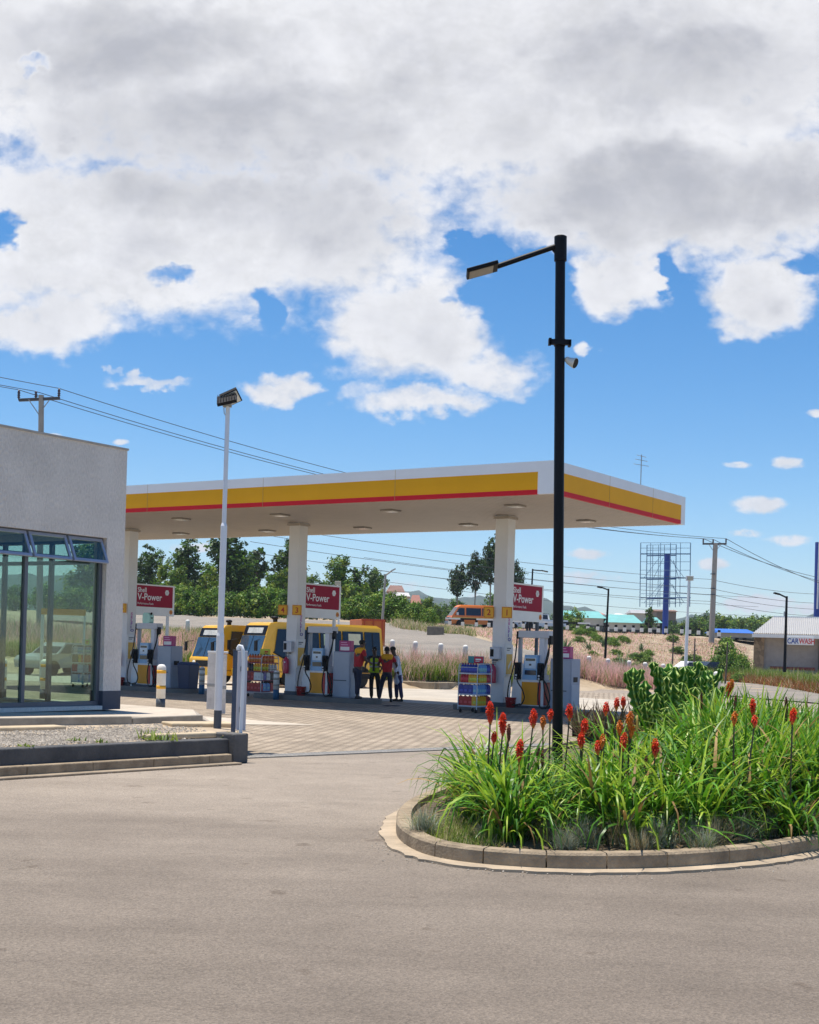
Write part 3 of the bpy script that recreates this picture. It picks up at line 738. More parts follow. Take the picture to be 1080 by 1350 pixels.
# ------------------------------------------------------------------ pump islands
def isl(i, x, y, z=0.): return cl(COLX[i]+x, COLY+y, z)
islm = mk('island_concrete', (.17, .155, .14), .85, .2, 2, .3, 30)
ISN = ['right', 'middle', 'left']
for i in range(3):
    mb = MB(); poly = []
    x0, x1, w = -.95, 2.75, .55
    for k in range(13): a = PI/2+PI*k/12; poly.append((x0+w*math.cos(a), w*math.sin(a)))
    for k in range(13): a = -PI/2+PI*k/12; poly.append((x1+w*math.cos(a), w*math.sin(a)))
    mb.prism(poly, .0, .15, 'z')
    o = mb.build('pump_island', islm, bevel=.02, loc=isl(i, 0, 0), rz=ROT); struct(o)
# a pump, built once
def box_(b, m, name, par, bev=.008): return b.build(name, m, par, bevel=bev)
PUMPL = ['white and yellow fuel dispenser beside the column with plates 1 and 2', 'white and yellow fuel dispenser in front of the yellow bus', 'white and yellow fuel dispenser beside the column with plate 5']
def make_pump():
    t = thing('fuel_dispenser', PUMPL[0], 'fuel pump', isl(0, 1.05, 0, .15), ROT, 'fuel dispensers under the canopy')
    mb = MB(); mb.box(-.50, .50, -.24, .24, 0, .07); mb.build('base', dkgrey, t)
    mb = MB(); mb.box(-.44, .44, -.23, .23, .07, .80); mb.box(-.30, .40, -.20, .20, .80, .95); mb.build('cabinet', white, t, bevel=.012)
    mb = MB(); mb.box(-.24, .26, -.242, -.231, .10, .74).box(-.24, .26, .231, .242, .10, .74); mb.build('yellow_panel', mk('pump_yellow', (.78, .32, .004), .45, .04, 2), t)
    mb = MB(); mb.box(.265, .36, -.240, -.231, .10, .74).box(.441, .446, -.2, .2, .10, .74).box(.265, .36, .231, .24, .10, .74); mb.build('red_panel', red, t)
    # sloping white shoulder on the left
    mb = MB(); mb.prism([(-.62, 0), (-.43, 0), (-.43, 1.25), (-.50, 1.25)], -.20, .20, 'y'); mb.build('side_cover', white, t, bevel=.01)
    # display head
    mb = MB(); mb.prism([(-.25, .80), (.25, .80), (.22, 1.50), (-.18, 1.50)], -.22, .22, 'y'); hd = mb.build('display_head', ltblue, t, bevel=.015)
    for q0, q1 in ((-.232, -.222), (.222, .232)): mb = MB(); mb.box(-.17, .19, q0, q1, 1.12, 1.42); mb.build('screen_surround', mk('display_white', (.62, .72, .82), .35, .05, 4), hd)
    mb = MB(); mb.box(-.14, .16, -.238, -.233, 1.33, 1.40).box(-.03, .04, -.238, -.233, 1.20, 1.25).box(-.16, .19, -.237, -.223, .94, 1.07); mb.build('screen', mk('lcd_dark', (.015, .03, .06), .1, .2, 20), hd)
    # masts and head box
    mb = MB(); mb.box(-.49, -.41, -.06, .06, .80, 2.02); mb.build('mast', grey, t, bevel=.006)
    mb = MB(); mb.box(.20, .37, -.10, .10, .95, 2.02); mb.build('mast', mk('mast_light', (.60, .62, .68), .4, .05, 3), t, bevel=.006)
    mb = MB(); mb.box(-.45, .52, -.15, .15, 1.98, 2.18); mb.build('hose_head', lgrey, t, bevel=.015)
    for s in (-1, 1):
        mb = MB(); mb.box(s*.36-.10, s*.36+.07, -.30, -.2, .80, 1.28); h_ = mb.build('nozzle_holder', black, t, bevel=.012)
        mb = MB()
        mb.tube([(s*.36, -.30, 1.22), (s*.36, -.35, 1.10), (s*.36+.01, -.36, .98), (s*.36+.02, -.34, .88)], [.024, .035, .04, .024], 8)
        mb.box(s*.36-.02, s*.36+.02, -.40, -.36, .93, 1.14)
        mb.build('nozzle', black, t)
        mb = MB(); mb.ball((s*.36+.01, -.39, .92), .028, 8, 6).ball((s*.36, -.37, .84), .03, 8, 6); mb.build('nozzle_guard', white, t)
    for bx in ((-.53, -.44, -.12, .0, 1.95, 2.16), (.48, .58, -.12, .0, 1.80, 2.05)): mb = MB(); mb.box(*bx); mb.build('hose_bracket', black, t, bevel=.01)
    hz = [[(-.50, -.12, 2.05), (-.48, -.18, 1.7), (-.5, -.26, 1.2), (-.62, -.32, .6), (-.60, -.36, .20), (-.42, -.38, .08), (-.2, -.38, .12)],
          [(-.35, -.36, .90), (-.28, -.40, .72), (-.12, -.42, .52), (-.06, -.40, .30), (-.14, -.40, .12), (-.22, -.38, .1)],
          [(.53, -.12, 1.95), (.56, -.2, 1.5), (.46, -.3, 1.05), (.38, -.36, .72), (.36, -.38, .3), (.48, -.4, .03), (.66, -.38, .1), (.72, -.36, .35), (.60, -.36, .7), (.42, -.38, .90)],
          [(.55, -.06, 1.95), (.50, -.12, 1.6), (.44, -.22, 1.1), (.5, -.3, .6), (.62, -.34, .30), (.7, -.3, .05)]]
    for h_ in hz:
        P = [Vector(p) for p in h_]; pts = []
        for i in range(len(P)-1):
            a = P[max(i-1, 0)]; b = P[i]; c = P[i+1]; d = P[min(i+2, len(P)-1)]
            for k in range(6):
                u_ = k/6; pts.append(.5*((2*b)+(c-a)*u_+(2*a-5*b+4*c-d)*u_*u_+(3*b-a-3*c+d)*u_**3))
        pts.append(P[-1]); mb = MB(); mb.tube(pts, .019, 7); mb.build('hose', rubber, t)
    return t
pump0 = make_pump()
for i in (1, 2): dup(pump0, isl(i, 1.05, 0, .15), ROT, PUMPL[i])
# grey service cabinets with a magenta sign on top
CABL = ['grey steel cabinet right of the dispenser, partly behind the black lamp post', 'grey steel cabinet beside the person in the red shirt', 'grey steel cabinet behind the white and yellow bollard']
def make_cab():
    t = thing('service_cabinet', CABL[0], 'cabinet', isl(0, 2.0, .08, .15), ROT, 'grey cabinets on the pump islands')
    cm = mk('cabinet_paint', (.30, .33, .41), .45, .06, 3); cm2 = mk('cabinet_front', (.36, .40, .47), .45, .06, 3)
    mb = MB(); mb.box(-.33, .33, -.27, .27, 0, 1.42); mb.build('body', cm, t, bevel=.015)
    mb = MB(); mb.box(-.30, .30, -.282, -.271, .04, 1.38); d = mb.build('door', cm2, t, bevel=.004)
    mb = MB(); mb.box(-.28, .20, -.30, -.283, .52, .545); mb.build('handle', dkgrey, d)
    mb = MB(); mb.box(.331, .34, -.14, .10, .78, .92); mb.build('slot', black, t)
    mb = MB(); mb.box(.331, .338, -.24, .24, .05, .70); mb.build('side_panel', cm2, t, bevel=.003)
    return t
cab0 = make_cab()
for i in (1, 2): dup(cab0, isl(i, 2.0, .08, .15), ROT, CABL[i])
MSL = ['magenta box sign on the cabinet next to the black lamp post', 'magenta box sign on the cabinet beside the yellow bus', 'magenta box sign on the cabinet behind the bollard']
for i in range(3):
    t = thing('topper_sign', MSL[i], 'sign', isl(i, 1.98, .05, 1.57), ROT, 'magenta signs on the cabinets')
    mb = MB(); mb.box(-.20, .22, -.10, .10, 0, .34); mb.build('sign_box', magenta, t, bevel=.012)
    mb = MB(); mb.box(-.15, .19, -.106, -.101, .04, .15); mb.build('white_field', white, t)
    mb = MB()
    for k, w in ((0, .22), (1, .26)): mb.box(-.13, -.13+w, -.106, -.101, .27-k*.07, .295-k*.07)
    mb.build('lettering', mk('pink_print', (.75, .35, .55), .5, .0, 1), t)

# ------------------------------------------------------------------ fuel brand boards behind the columns
ltr = mk('sign_white', (.80, .80, .80), .5, .03, 2)
SGL = ['crimson and white fuel board behind the column with plates 1 and 2', 'crimson and white fuel board behind the column with plates 3 and 4', 'crimson and white fuel board behind the column with plate 5']
def fuel_sign(i):
    t = thing('fuel_sign', SGL[i], 'sign', isl(i, .10, .22, .0), ROT, 'crimson fuel boards by the columns')
    z0, z1, L = 2.62, 3.72, 1.95
    mb = MB(); mb.box(-.03, .03, 0, L, z0, z1); mb.build('board', white, t, bevel=.006)
    mb = MB(); mb.box(.031, .036, .03, L-.10, z0+.30, z1-.05); mb.build('red_field', crimson, t)
    text('lettering', 'Shell', .235, ltr, t, (.037, .10, z1-.29), '+x', .002, .003)
    text('lettering', 'V-Power', .335, ltr, t, (.037, .10, z1-.56), '+x', .002, .004)
    text('lettering', 'Performance Fuels', .105, ltr, t, (.037, .10, z1-.72), '+x', .002, .0)
    mb = MB(); mb.lathe([(.055, .037), (.055, .042), (.105, .042), (.105, .037)], (0, 1.55, z1-.26), 6, 0, 'x', False); mb.build('emblem', ltr, t)
    mb = MB(); mb.lathe([(.0, .031), (.085, .031), (.085, .036), (.0, .036)], (0, L-.17, z0+.15), 9, 0, 'x', False); mb.build('emblem', mk('shell_yellow', (.75, .35, .04), .5, .03, 1), t)
    mb = MB()
    for k in range(-3, 4): mb.box(.0365, .039, L-.17+k*.02-.003, L-.17+k*.02+.003, z0+.10, z0+.20-abs(k)*.012)
    mb.build('emblem_ribs', red, t)
    mb = MB(); mb.box(-.04, .04, L-.34, L-.26, -.0, z0); mb.build('post', white if i else dkgrey, t)
for i in range(3): fuel_sign(i)

# ------------------------------------------------------------------ column furniture
nump = mk('plate_yellow', (.82, .42, .01), .4, .03, 2); numr = mk('plate_red', (.45, .02, .01), .5, .03, 2)
def plate(i, dig, x, y):
    t = thing('number_plate', {'1': 'yellow square plate numbered 1 on the right hand column', '2': 'yellow square plate numbered 2 on the right hand column', '3': 'yellow square plate numbered 3 on the middle column',
               '4': 'yellow square plate numbered 4 sticking out from the middle column', '5': 'yellow square plate numbered 5 on the column beside the shop'}[dig], 'sign', isl(i, x, y, 2.83), 0, 'numbered pump plates')
    t.rotation_euler = (0, 0, math.radians(-4))
    mb = MB(); mb.box(-.15, .15, -.035, 0, -.16, .16); mb.build('panel', nump, t, bevel=.01)
    mb = MB(); mb.box(-.135, .135, -.039, -.036, -.145, -.135).box(-.135, .135, -.039, -.036, .135, .145).box(-.135, -.125, -.039, -.036, -.135, .135).box(.125, .135, -.039, -.036, -.135, .135); mb.build('border', numr, t)
    text('numeral', dig, .24, numr, t, (0, -.037, -.085), '-y', .002, .003, 'CENTER')
    mb = MB(); mb.box(-.03, .03, 0, .12, -.03, .03); mb.build('bracket', grey, t)
plate(0, '1', CW+.07, -CW-.06); plate(0, '2', -CW-.08, -CW-.10); plate(1, '3', CW+.05, -CW-.08); plate(1, '4', -CW-.10, -CW-.08); plate(2, '5', .10, -CW-.14)
pinkp = [(.55, .16, .38), (.50, .12, .36), (.42, .12, .40), (.28, .10, .42), (.10, .07, .40), (.03, .05, .33)]
PANL = ['white notice panel with yellow poster on the right hand column', 'white notice panel with yellow poster on the middle column', 'white notice panel with yellow poster on the column beside the shop']
for i in range(3):
    # vertical row of small letters running pink to blue
    t = thing('vertical_lettering', ['pink to blue vertical lettering under plate 1', 'pink to blue vertical lettering under plate 3', 'pink to blue vertical lettering under plate 5'][i], 'lettering', isl(i, CW+.006, .02, 1.98), ROT, 'vertical column lettering')
    for k, ch in enumerate('SELFIO'):
        m_ = mk('letter_tone_%d' % k, pinkp[k], .5, 0, 1)
        text('letter', ch, .13, m_, t, (0, -.075, .62-k*.115), '+x', .002, .004, sx=1.5)
    t = thing('poster_board', PANL[i], 'poster', isl(i, CW+.003, 0, 1.10), ROT, 'poster panels on the columns')
    mb = MB(); mb.box(0, .035, -.20, .20, -.08, .82); mb.build('backing', white, t, bevel=.006)
    mb = MB(); mb.box(.036, .040, -.17, .17, -.02, .55); mb.build('poster', mk('poster_yellow', (.70, .36, .03), .5, .35, 9, col2=(.78, .52, .10)), t)
    mb = MB(); mb.prism([(-.05, .1), (.12, .33), (.09, .38), (-.08, .2)], .041, .044, 'x').box(.041, .044, -.16, .16, -.06, -.03); mb.build('poster_print', mk('poster_print', (.80, .72, .60), .5, .2, 15), t)
    mb = MB(); mb.box(.036, .039, -.15, .08, .70, .73).box(.036, .039, -.15, .0, .65, .675); mb.build('lettering', dkgrey, t)
    # card terminal and extinguisher on the near face
    if i < 2:
        t = thing('card_terminal', ['grey payment terminal on the right hand column above the extinguisher', 'grey payment terminal on the middle column above the extinguisher'][i], 'terminal', isl(i, -.10, -CW-.003, 1.50), ROT, 'payment terminals')
        mb = MB(); mb.box(-.10, .22, -.14, 0, 0, .34); mb.build('housing', lgrey, t, bevel=.012)
        mb = MB(); mb.box(-.08, .03, -.146, -.141, .07, .28); mb.build('screen', black, t)
        mb = MB(); mb.cyl((.0, -.10, -.16), (.0, -.10, 0), .012, n=6).box(-.05, .10, -.1, 0, -.05, -.02); mb.build('bracket', dkgrey, t)
    t = thing('fire_extinguisher', ['red fire extinguisher hung on the right hand column', 'red fire extinguisher hung on the middle column', 'red fire extinguisher on the column beside the shop wall'][i], 'fire extinguisher', isl(i, -.10, -CW-.11, .82), ROT, 'fire extinguishers on the columns')
    mb = MB(); mb.lathe([(.0, 0), (.095, 0), (.10, .03), (.10, .40), (.08, .46), (.035, .50), (.03, .53), (0, .53)], (0, 0, 0), 16); mb.build('cylinder', mk('extinguisher_red', (.45, .01, .06), .3, .05, 3, coat=.4), t)
    mb = MB(); mb.box(-.02, .09, -.015, .015, .53, .55).box(-.02, .10, -.015, .015, .575, .59); mb.build('handle', dkgrey, t)
    mb = MB(); mb.tube([(-.02, 0, .54), (-.10, -.02, .50), (-.145, -.02, .35), (-.13, -.02, .16), (-.10, -.02, .08)], .012, 7); mb.build('hose', black, t)
    mb = MB(); mb.ball((.02, -.092, .36), (.03, .012, .03), 8, 6); mb.build('gauge', white, t)
    mb = MB(); mb.box(-.03, .03, .09, .11, .1, .45); mb.build('bracket', dkgrey, t)
# sand buckets
for i, (x, y, lb) in enumerate([(.50, -.30, 'red sand bucket at the foot of the right hand column'), (.52, -.30, 'red sand bucket below the middle poster panel'), (.1, -.38, 'red sand bucket at the foot of the column with plate 5'),]):
    t = thing('sand_bucket', lb, 'bucket', isl(i, x, y, .15), 0, 'red sand buckets')
    mb = MB(); mb.lathe([(0, 0), (.12, 0), (.155, .26), (.165, .27), (.165, .285), (.14, .285), (.135, .24), (0, .24)], (0, 0, 0), 18); mb.build('pail', mk('bucket_red', (.32, .015, .02), .5, .1, 3), t)
    mb = MB(); mb.tube([(-.15, 0, .27), (-.12, -.09, .21), (0, -.14, .17), (.12, -.09, .21), (.15, 0, .27)], .007, 6); mb.build('handle', chrome, t)
# jerrycan on top of the left dispenser, navy bin by the left island
t = thing('jerrycan', 'pale mint plastic jerrycan standing on the dispenser nearest the shop', 'jerrycan', isl(2, 1.0, 0, .15+2.18), ROT)
mb = MB(); mb.prism([(-.15, 0), (.15, 0), (.17, .05), (.17, .25), (.08, .36), (-.10, .36), (-.17, .28), (-.17, .05)], -.10, .10, 'y'); mb.build('can', mk('mint_plastic', (.40, .68, .58), .35, .08, 4), t, bevel=.03)
mb = MB(); mb.box(.09, .20, -.03, .03, .16, .20).cyl((.12, 0, .29), (.17, 0, .36), .03, n=10); mb.build('spout', black, t)
t = thing('waste_bin', 'navy blue square bin beside the cabinet nearest the shop', 'bin', isl(2, 2.85, .1, .15), ROT)
mb = MB(); mb.frustum((-.24, .24, -.22, .22), (-.28, .28, -.26, .26), 0, .82); mb.build('tub', dkblue, t, bevel=.02)
mb = MB(); mb.frustum((-.30, .30, -.28, .28), (-.2, .2, -.18, .18), .82, .90); mb.build('lid', mk('bin_lid', (.02, .05, .14), .5, .1, 4), t, bevel=.01)

# ------------------------------------------------------------------ bollards
def bollard(loc, h, r, lb, base, bands, body=white, group=None, z0=.22, name='bollard'):
    t = thing(name, lb, 'bollard', loc, 0, group)
    mb = MB(); mb.lathe([(0, z0), (r, z0), (r, h-.10), (r*.96, h-.05), (r*.6, h-.01), (0, h)], (0, 0, 0), 20); mb.build('post', body, t)
    mb = MB(); mb.lathe([(0, 0), (r*1.01, 0), (r*1.01, z0), (0, z0)], (0, 0, 0), 20); mb.build('base', base, t)
    for z in bands[0]:
        mb = MB(); mb.lathe([(r*1.0, z), (r*1.015, z), (r*1.015, z+.07), (r*1.0, z+.07)], (0, 0, 0), 20); mb.build('band', bands[1], t)
    return t
bollw = mk('bollard_paint', (.74, .72, .68), .6, .12, 5, .1, 30)
p = gnd(211.5, 935, .33)
bollard(p, .93, .095, 'white bollard with two yellow bands and grey foot by the shop corner', dkgrey, ((.42, .74), mk('band_yellow', (.78, .40, .02), .5, .06, 4)), bollw)
for i, lb in ((0, 'white guard bollard with blue foot beside the right hand oil rack'), (1, 'white guard bollard with blue foot beside the middle column'), (2, 'white guard bollard with navy foot beside the blue bin')):
    bollard(isl(i, -.12 if i < 2 else 3.75, -.74 if i < 2 else -.2, 0), .92, .095, lb, mk('foot_blue', (.02, .11, .22), .6, .1, 4), ((.42, .62, .80), mk('band_grey', (.30, .29, .26), .6, .1, 4)), bollw, 'guard bollards at the pump islands', .32)
# behind the forecourt, along the access road
RB = [(516.6, 62.5, 'upper access road, nearest the people'), (547, 62.2, 'second'), (580.5, 61.8, 'third'), (613, 61.5, 'fourth')]
rl = ['white domed bollard on the access road above the people', 'white domed bollard on the access road, second right of the people', 'white domed bollard on the access road, left of the one above the oil rack', 'white domed bollard on the access road directly above the oil rack header']
for (px, y, _), lb in zip(RB, rl):
    q = onp(px, y); bollard(q, 1.02, .115, lb, bollw, ((), None), bollw, 'white bollards along the access road', .2, 'road_bollard')
for px, y, lb in ((247, 76, 'white domed bollard in the grass behind the grey cabinet near the shop'), (776, 70, 'white domed bollard just right of the black lamp post'), (801, 71.5, 'white domed bollard below the thin black street lamp'), (829, 71.5, 'white domed bollard in pink grass left of the pinkish capped one'),
                  (850, 70.5, 'white domed bollard with a pinkish cap amid the pink grass'), (874, 69, 'white domed bollard above the middle of the cactus'), (894, 66.5, 'white domed bollard above the right half of the cactus'), (929, 61.5, 'white domed bollard showing over the right edge of the cactus')):
    q = onp(px, y); bollard(q, 1.02, .115, lb, bollw, ((), None), bollw, 'white bollards along the access road', .2, 'road_bollard')
bollard(gnd(945, 920), 1.13, .16, 'white domed bollard with grey foot at the road edge right of the cactus', dkgrey, ((), None), bollw, 'white bollards along the access road', .3, 'road_bollard')
# road edge kerb of the planting strip at the right
mb = MB(); a = gnd(740, 907); b = gnd(806, 905); mb.box(0, (b-a).length, -.2, .2, 0, .32)
tag(mb.build('kerb_block', mk('kerb_block_grey', (.42, .41, .40), .85, .15, 2, .2, 30), loc=a, rz=math.atan2(b.y-a.y, b.x-a.x), bevel=.03), 'long pale grey kerb block right of the black lamp post base', 'kerb')
# drain covers on the forecourt
for px, py, lb in ((512, 931, 'dark drain cover on the paving left of its twin, below the people'), (521, 931, 'dark drain cover on the paving below the white coat')):
    p = gnd(px, py, .004); t = thing('drain_cover', lb, 'drain cover', p, ROT, 'drain covers')
    mb = MB(); mb.box(-.10, .10, -.16, .16, 0, .014); mb.build('frame', dkgrey, t)
    mb = MB()
    for k in range(4): mb.box(-.08+k*.04, -.06+k*.04, -.14, .14, .014, .022)
    mb.build('bars', black, t)

# ------------------------------------------------------------------ floodlight post, gate parts
fp = gnd(286.5, 962, .34); dpt = fp.y; topz = at(300, 536, dpt).z
t = thing('floodlight_post', 'white stepped floodlight post leaning slightly in front of the canopy', 'floodlight', fp)
lean = at(300.5, 536, dpt)-fp; hgt = lean.z
def fpz(k): return Vector((lean.x*k, 0, hgt*k))
mb = MB(); mb.cyl(fpz(0), fpz(.012*5), .063, n=16); mb.build('base_sleeve', dkgrey, t)
mb = MB(); mb.cyl(fpz(.06), fpz(.29), .062, n=18).cyl(fpz(.29), fpz(.30), .062, .052, 18).cyl(fpz(.30), fpz(.63), .052, n=18).cyl(fpz(.63), fpz(.64), .052, .036, 18).cyl(fpz(.64), fpz(1.0), .036, n=16); mb.build('pole', mk('pole_white', (.72, .74, .80), .4, .05, 3), t)
hd = Vector((lean.x, 0, hgt))
mb = MB(); T = Matrix.Translation(hd+Vector((-.0, -.05, .10))) @ Matrix.Rotation(-.25, 4, 'Y') @ Matrix.Rotation(.55, 4, 'X')
mb.box(-.17, .15, -.16, .16, -.02, .035, 0, T)
for k in range(7): mb.box(-.15+k*.045, -.14+k*.045, -.14, .14, .035, .07, 0, T)
f1_ = mb.build('floodlight', black, t, bevel=.006)
mb = MB(); mb.box(-.15, .13, -.14, .14, -.026, -.021, 0, T); mb.build('lens', lampglass, f1_)
T2 = Matrix.Translation(hd+Vector((.03, .10, .16))) @ Matrix.Rotation(-.45, 4, 'Y') @ Matrix.Rotation(-.6, 4, 'X')
mb = MB(); mb.box(-.15, .15, -.14, .14, -.02, .035, 0, T2); f2_ = mb.build('floodlight', black, t, bevel=.006)
mb = MB(); mb.box(-.13, .13, -.12, .12, -.026, -.021, 0, T2); mb.build('lens', lampglass, f2_)
mb = MB(); mb.tube([hd+Vector((-.02, -.02, .06)), hd+Vector((-.06, -.03, -.04)), hd+Vector((-.05, -.03, -.12)), hd+Vector((-.03, 0, -.14))], .008, 6).box(hd.x-.08, hd.x+.06, -.03, .03, hd.z-.01, hd.z+.06); mb.build('bracket', galv, t)
# white two legged steel frame behind the post
a = gnd(277.5, 935, .12); t = thing('steel_frame', 'weathered white two legged steel frame behind the floodlight post', 'frame', a)
sc = a.y/FPX; zt = at(280, 861, a.y).z-a.z
mb = MB(); mb.box(-5*sc, 5.5*sc, -.05, .05, 0, zt, 0); mb.box(12*sc, 19.5*sc, -.05, .05, -.1, zt-.02, 0)
mb.build('leg', mk('weathered_white', (.66, .63, .60), .6, .18, 6, .2, 20), t, bevel=.008)
mb = MB(); mb.box(-5.6*sc, 21*sc, -.06, .06, zt, zt+.05); mb.build('crossbar', white, t, bevel=.008)
mb = MB(); mb.box(-5.2*sc, 6*sc, -.058, .058, .55, .62).box(12*sc, 19.8*sc, -.058, .058, .5, .57); mb.build('clamp', galv, t)
# dark gate post, grey leaf and bent white pipe
gp = gnd(306.5, 992, .10); t = thing('gate_post', 'dark blue grey square post at the end of the dark wall', 'post', gp, ROT)
h = at(307, 858, gp.y).z-gp.z
mb = MB(); mb.box(-.026, .026, -.026, .026, 0, h); mb.build('shaft', mk('gate_blue', (.045, .07, .125), .5, .1, 4), t, bevel=.006)
mb = MB(); mb.box(-.03, .03, -.03, .03, h, h+.02); mb.build('cap', dkgrey, t)
gl = gnd(311.5, 966, .30); t = thing('gate_leaf', 'narrow pale grey folded gate leaf beside the dark post', 'gate', gl, ROT)
h = at(313, 858, gl.y).z-gl.z
mb = MB(); mb.box(-.025, .025, -.02, .20, 0, h); mb.build('leaf', mk('leaf_grey', (.50, .50, .55), .5, .08, 4), t, bevel=.006)
mb = MB(); mb.cyl((.03, .05, h*.25), (.03, .05, h*.27+.06), .02, n=8).cyl((.03, .05, h*.75), (.03, .05, h*.75+.08), .02, n=8); mb.build('hinge', dkgrey, t)
bp = gnd(316, 985, .22); t = thing('bent_pipe', 'white pipe guard with a hooked top beside the grey gate leaf', 'pipe', bp)
q = lambda px, py: at(px, py, bp.y)-bp
mb = MB(); mb.tube([q(316.5, 985), q(317.5, 960), q(319.5, 920), q(321, 870), q(320.5, 858), q(318.5, 852), q(315.5, 851.5), q(313.8, 854.5), q(314.2, 857)], .027, 12); mb.build('tube', mk('pipe_white', (.74, .76, .80), .4, .05, 3), t)

# ------------------------------------------------------------------ oil racks and bottles
def rack(name, loc, rz, w, d, h, tiers, lb, hdr, deckmat):
    t = thing('oil_rack', lb, 'display rack', loc, rz, 'wheeled oil racks')
    rod = lgrey
    mb = MB()
    for x in (-w/2, w/2):
        for y in (-d/2, d/2): mb.cyl((x, y, .10), (x, y, h-.10), .014, n=8)
    for x in (-w/2, w/2): mb.tube([(x, -d/2, h-.1), (x, -d/2+.03, h-.03), (x, -d/2+.1, h), (x, d/2-.1, h), (x, d/2-.03, h-.03), (x, d/2, h-.1)], .014, 8)
    for y in (-d/2, d/2): mb.cyl((-w/2, y, h-.1), (w/2, y, h-.1), .010, n=6)
    mb.build('frame', rod, t)
    for z in tiers:
        mb = MB(); mb.box(-w/2, w/2, -d/2, d/2, z-.025, z); mb.box(-w/2-.01, w/2+.01, -d/2-.012, -d/2, z-.03, z+.008).box(-w/2-.01, w/2+.01, d/2, d/2+.012, z-.03, z+.008).box(w/2, w/2+.012, -d/2, d/2, z-.03, z+.008)
        mb.build('shelf', deckmat, t)
    for x in (-w/2+.05, w/2-.05):
        for y in (-d/2+.05, d/2-.05):
            mb = MB(); mb.lathe([(0, -.015), (.05, -.015), (.05, .015), (0, .015)], (x, y, .05), 14, 0, 'x'); mb.cyl((x, y, .05), (x, y, .12), .012, n=6); mb.build('wheel', black, t)
    hx, hw, cols = hdr
    mb = MB(); mb.box(hx, hx+hw, -.012, .012, h+.005, h+.21)
    hd_ = mb.build('header_sign', cols[0], t, bevel=.004)
    mb = MB(); mb.box(hx+(hw*.40 if cols[1] is not cols[0] else .02), hx+hw-.01, -.018, -.013, h+.02, h+.20); mb.build('header_print', cols[1], hd_)
    mb = MB(); mb.box(hx+hw*.5, hx+hw*.85, -.022, -.019, h+.10, h+.14).box(hx+hw*.5, hx+hw*.75, -.022, -.019, h+.06, h+.08); mb.build('lettering', cols[2], hd_)
    return t
BM = {}
def bottle_mesh(c, kind):
    key = (c, kind)
    if key in BM: return BM[key]
    col = {'red': (.42, .01, .015), 'yellow': (.75, .36, .01), 'blue': (.01, .03, .26), 'lightblue': (.12, .30, .62), 'black': (.015, .015, .02), 'white': (.7, .7, .7), 'maroon': (.26, .01, .03), 'orange': (.65, .12, .01)}[c]
    body = mk('plastic_'+c, col, .35, .06, 6); lab = mk('label_'+c, tuple(min(.6, v*1.6+.06) for v in col), .5, .3, 30); cap = mk('cap_'+('red' if c in ('yellow', 'blue') else 'dark'), (.35, .02, .02) if c in ('yellow', 'blue') else (.03, .03, .04), .4, .1, 5)
    mb = MB()
    if kind == 'jug':
        mb.prism([(-.075, 0), (.075, 0), (.078, .02), (.078, .17), (.06, .215), (-.02, .24), (-.06, .235), (-.078, .19), (-.078, .02)], -.045, .045, 'y', 0, [.006]*9)
        mb.box(-.04, .04, -.047, -.044, .06, .12, 1); mb.box(.079, .0805, -.03, .03, .04, .14, 1); mb.cyl((-.035, 0, .235), (-.035, 0, .272), .02, n=10, m=2)
    else:
        mb.lathe([(0, 0), (.048, 0), (.05, .01), (.05, .16), (.042, .19), (.018, .215), (.018, .225), (0, .225)], (0, 0, 0), 12); mb.lathe([(.0505, .04), (.051, .04), (.051, .13), (.0505, .13)], (0, 0, 0), 12, 1); mb.cyl((0, 0, .222), (0, 0, .252), .021, n=10, m=2)
    BM[key] = mb.mesh('bottle', [body, lab, cap]); return BM[key]
def fill(base, rz, w, d, rowsspec, where, tiernames):
    for (z, seq_front, seq_side), tn in zip(rowsspec, tiernames):
        M = Matrix.Translation(base) @ Matrix.Rotation(rz, 4, 'Z')
        n = len(seq_front)
        for k, (c, kind) in enumerate(seq_front):            # along the near long edge (-y)
            if c is None: continue
            x = -w/2+.085+k*(w-.17)/max(n-1, 1)
            o = link('oil_bottle', bottle_mesh(c, kind), None, M @ Vector((x, -d/2+.06, z)), rz+R.uniform(-.1, .1), 1.12)
            tag(o, '%s %s standing on the %s shelf of %s' % (c, 'oil jug' if kind == 'jug' else 'oil bottle', tn, where), 'bottle', '%s %ss on %s shelf of %s' % (c, kind, tn, where))
        n = len(seq_side)
        for k, (c, kind) in enumerate(seq_side):             # along the right end (+x)
            if c is None: continue
            y = -d/2+.20+k*(d-.28)/max(n-1, 1)
            o = link('oil_bottle', bottle_mesh(c, kind), None, M @ Vector((w/2-.06, y, z)), rz+PI/2+R.uniform(-.1, .1), 1.12)
            tag(o, '%s %s on the %s shelf end of %s' % (c, 'oil jug' if kind == 'jug' else 'oil bottle', tn, where), 'bottle', '%s end %ss on %s shelf of %s' % (c, kind, tn, where))
J = lambda s: [(({'r': 'red', 'y': 'yellow', 'b': 'blue', 'l': 'lightblue', 'k': 'black', 'w': 'white', 'm': 'maroon', 'o': 'orange', '-': None}[c]), 'jug') for c in s]
Bt = lambda s: [(a, 'bottle') for a, _ in J(s)]
teal = mk('header_teal', (.02, .22, .26), .5, .06, 2); hred = mk('header_red', (.52, .02, .06), .5, .05, 2); hy = mk('header_lime', (.55, .58, .04), .5, .05, 2)
rb = gnd(621, 940)+Vector((.10, .25, 0))
rk = rack('r', rb, ROT, .60, .76, 1.36, (.20, .52, .83, 1.10), 'four tier wheeled oil rack with teal and red header', (-.24, .50, (teal, hred, ltr)), lgrey)
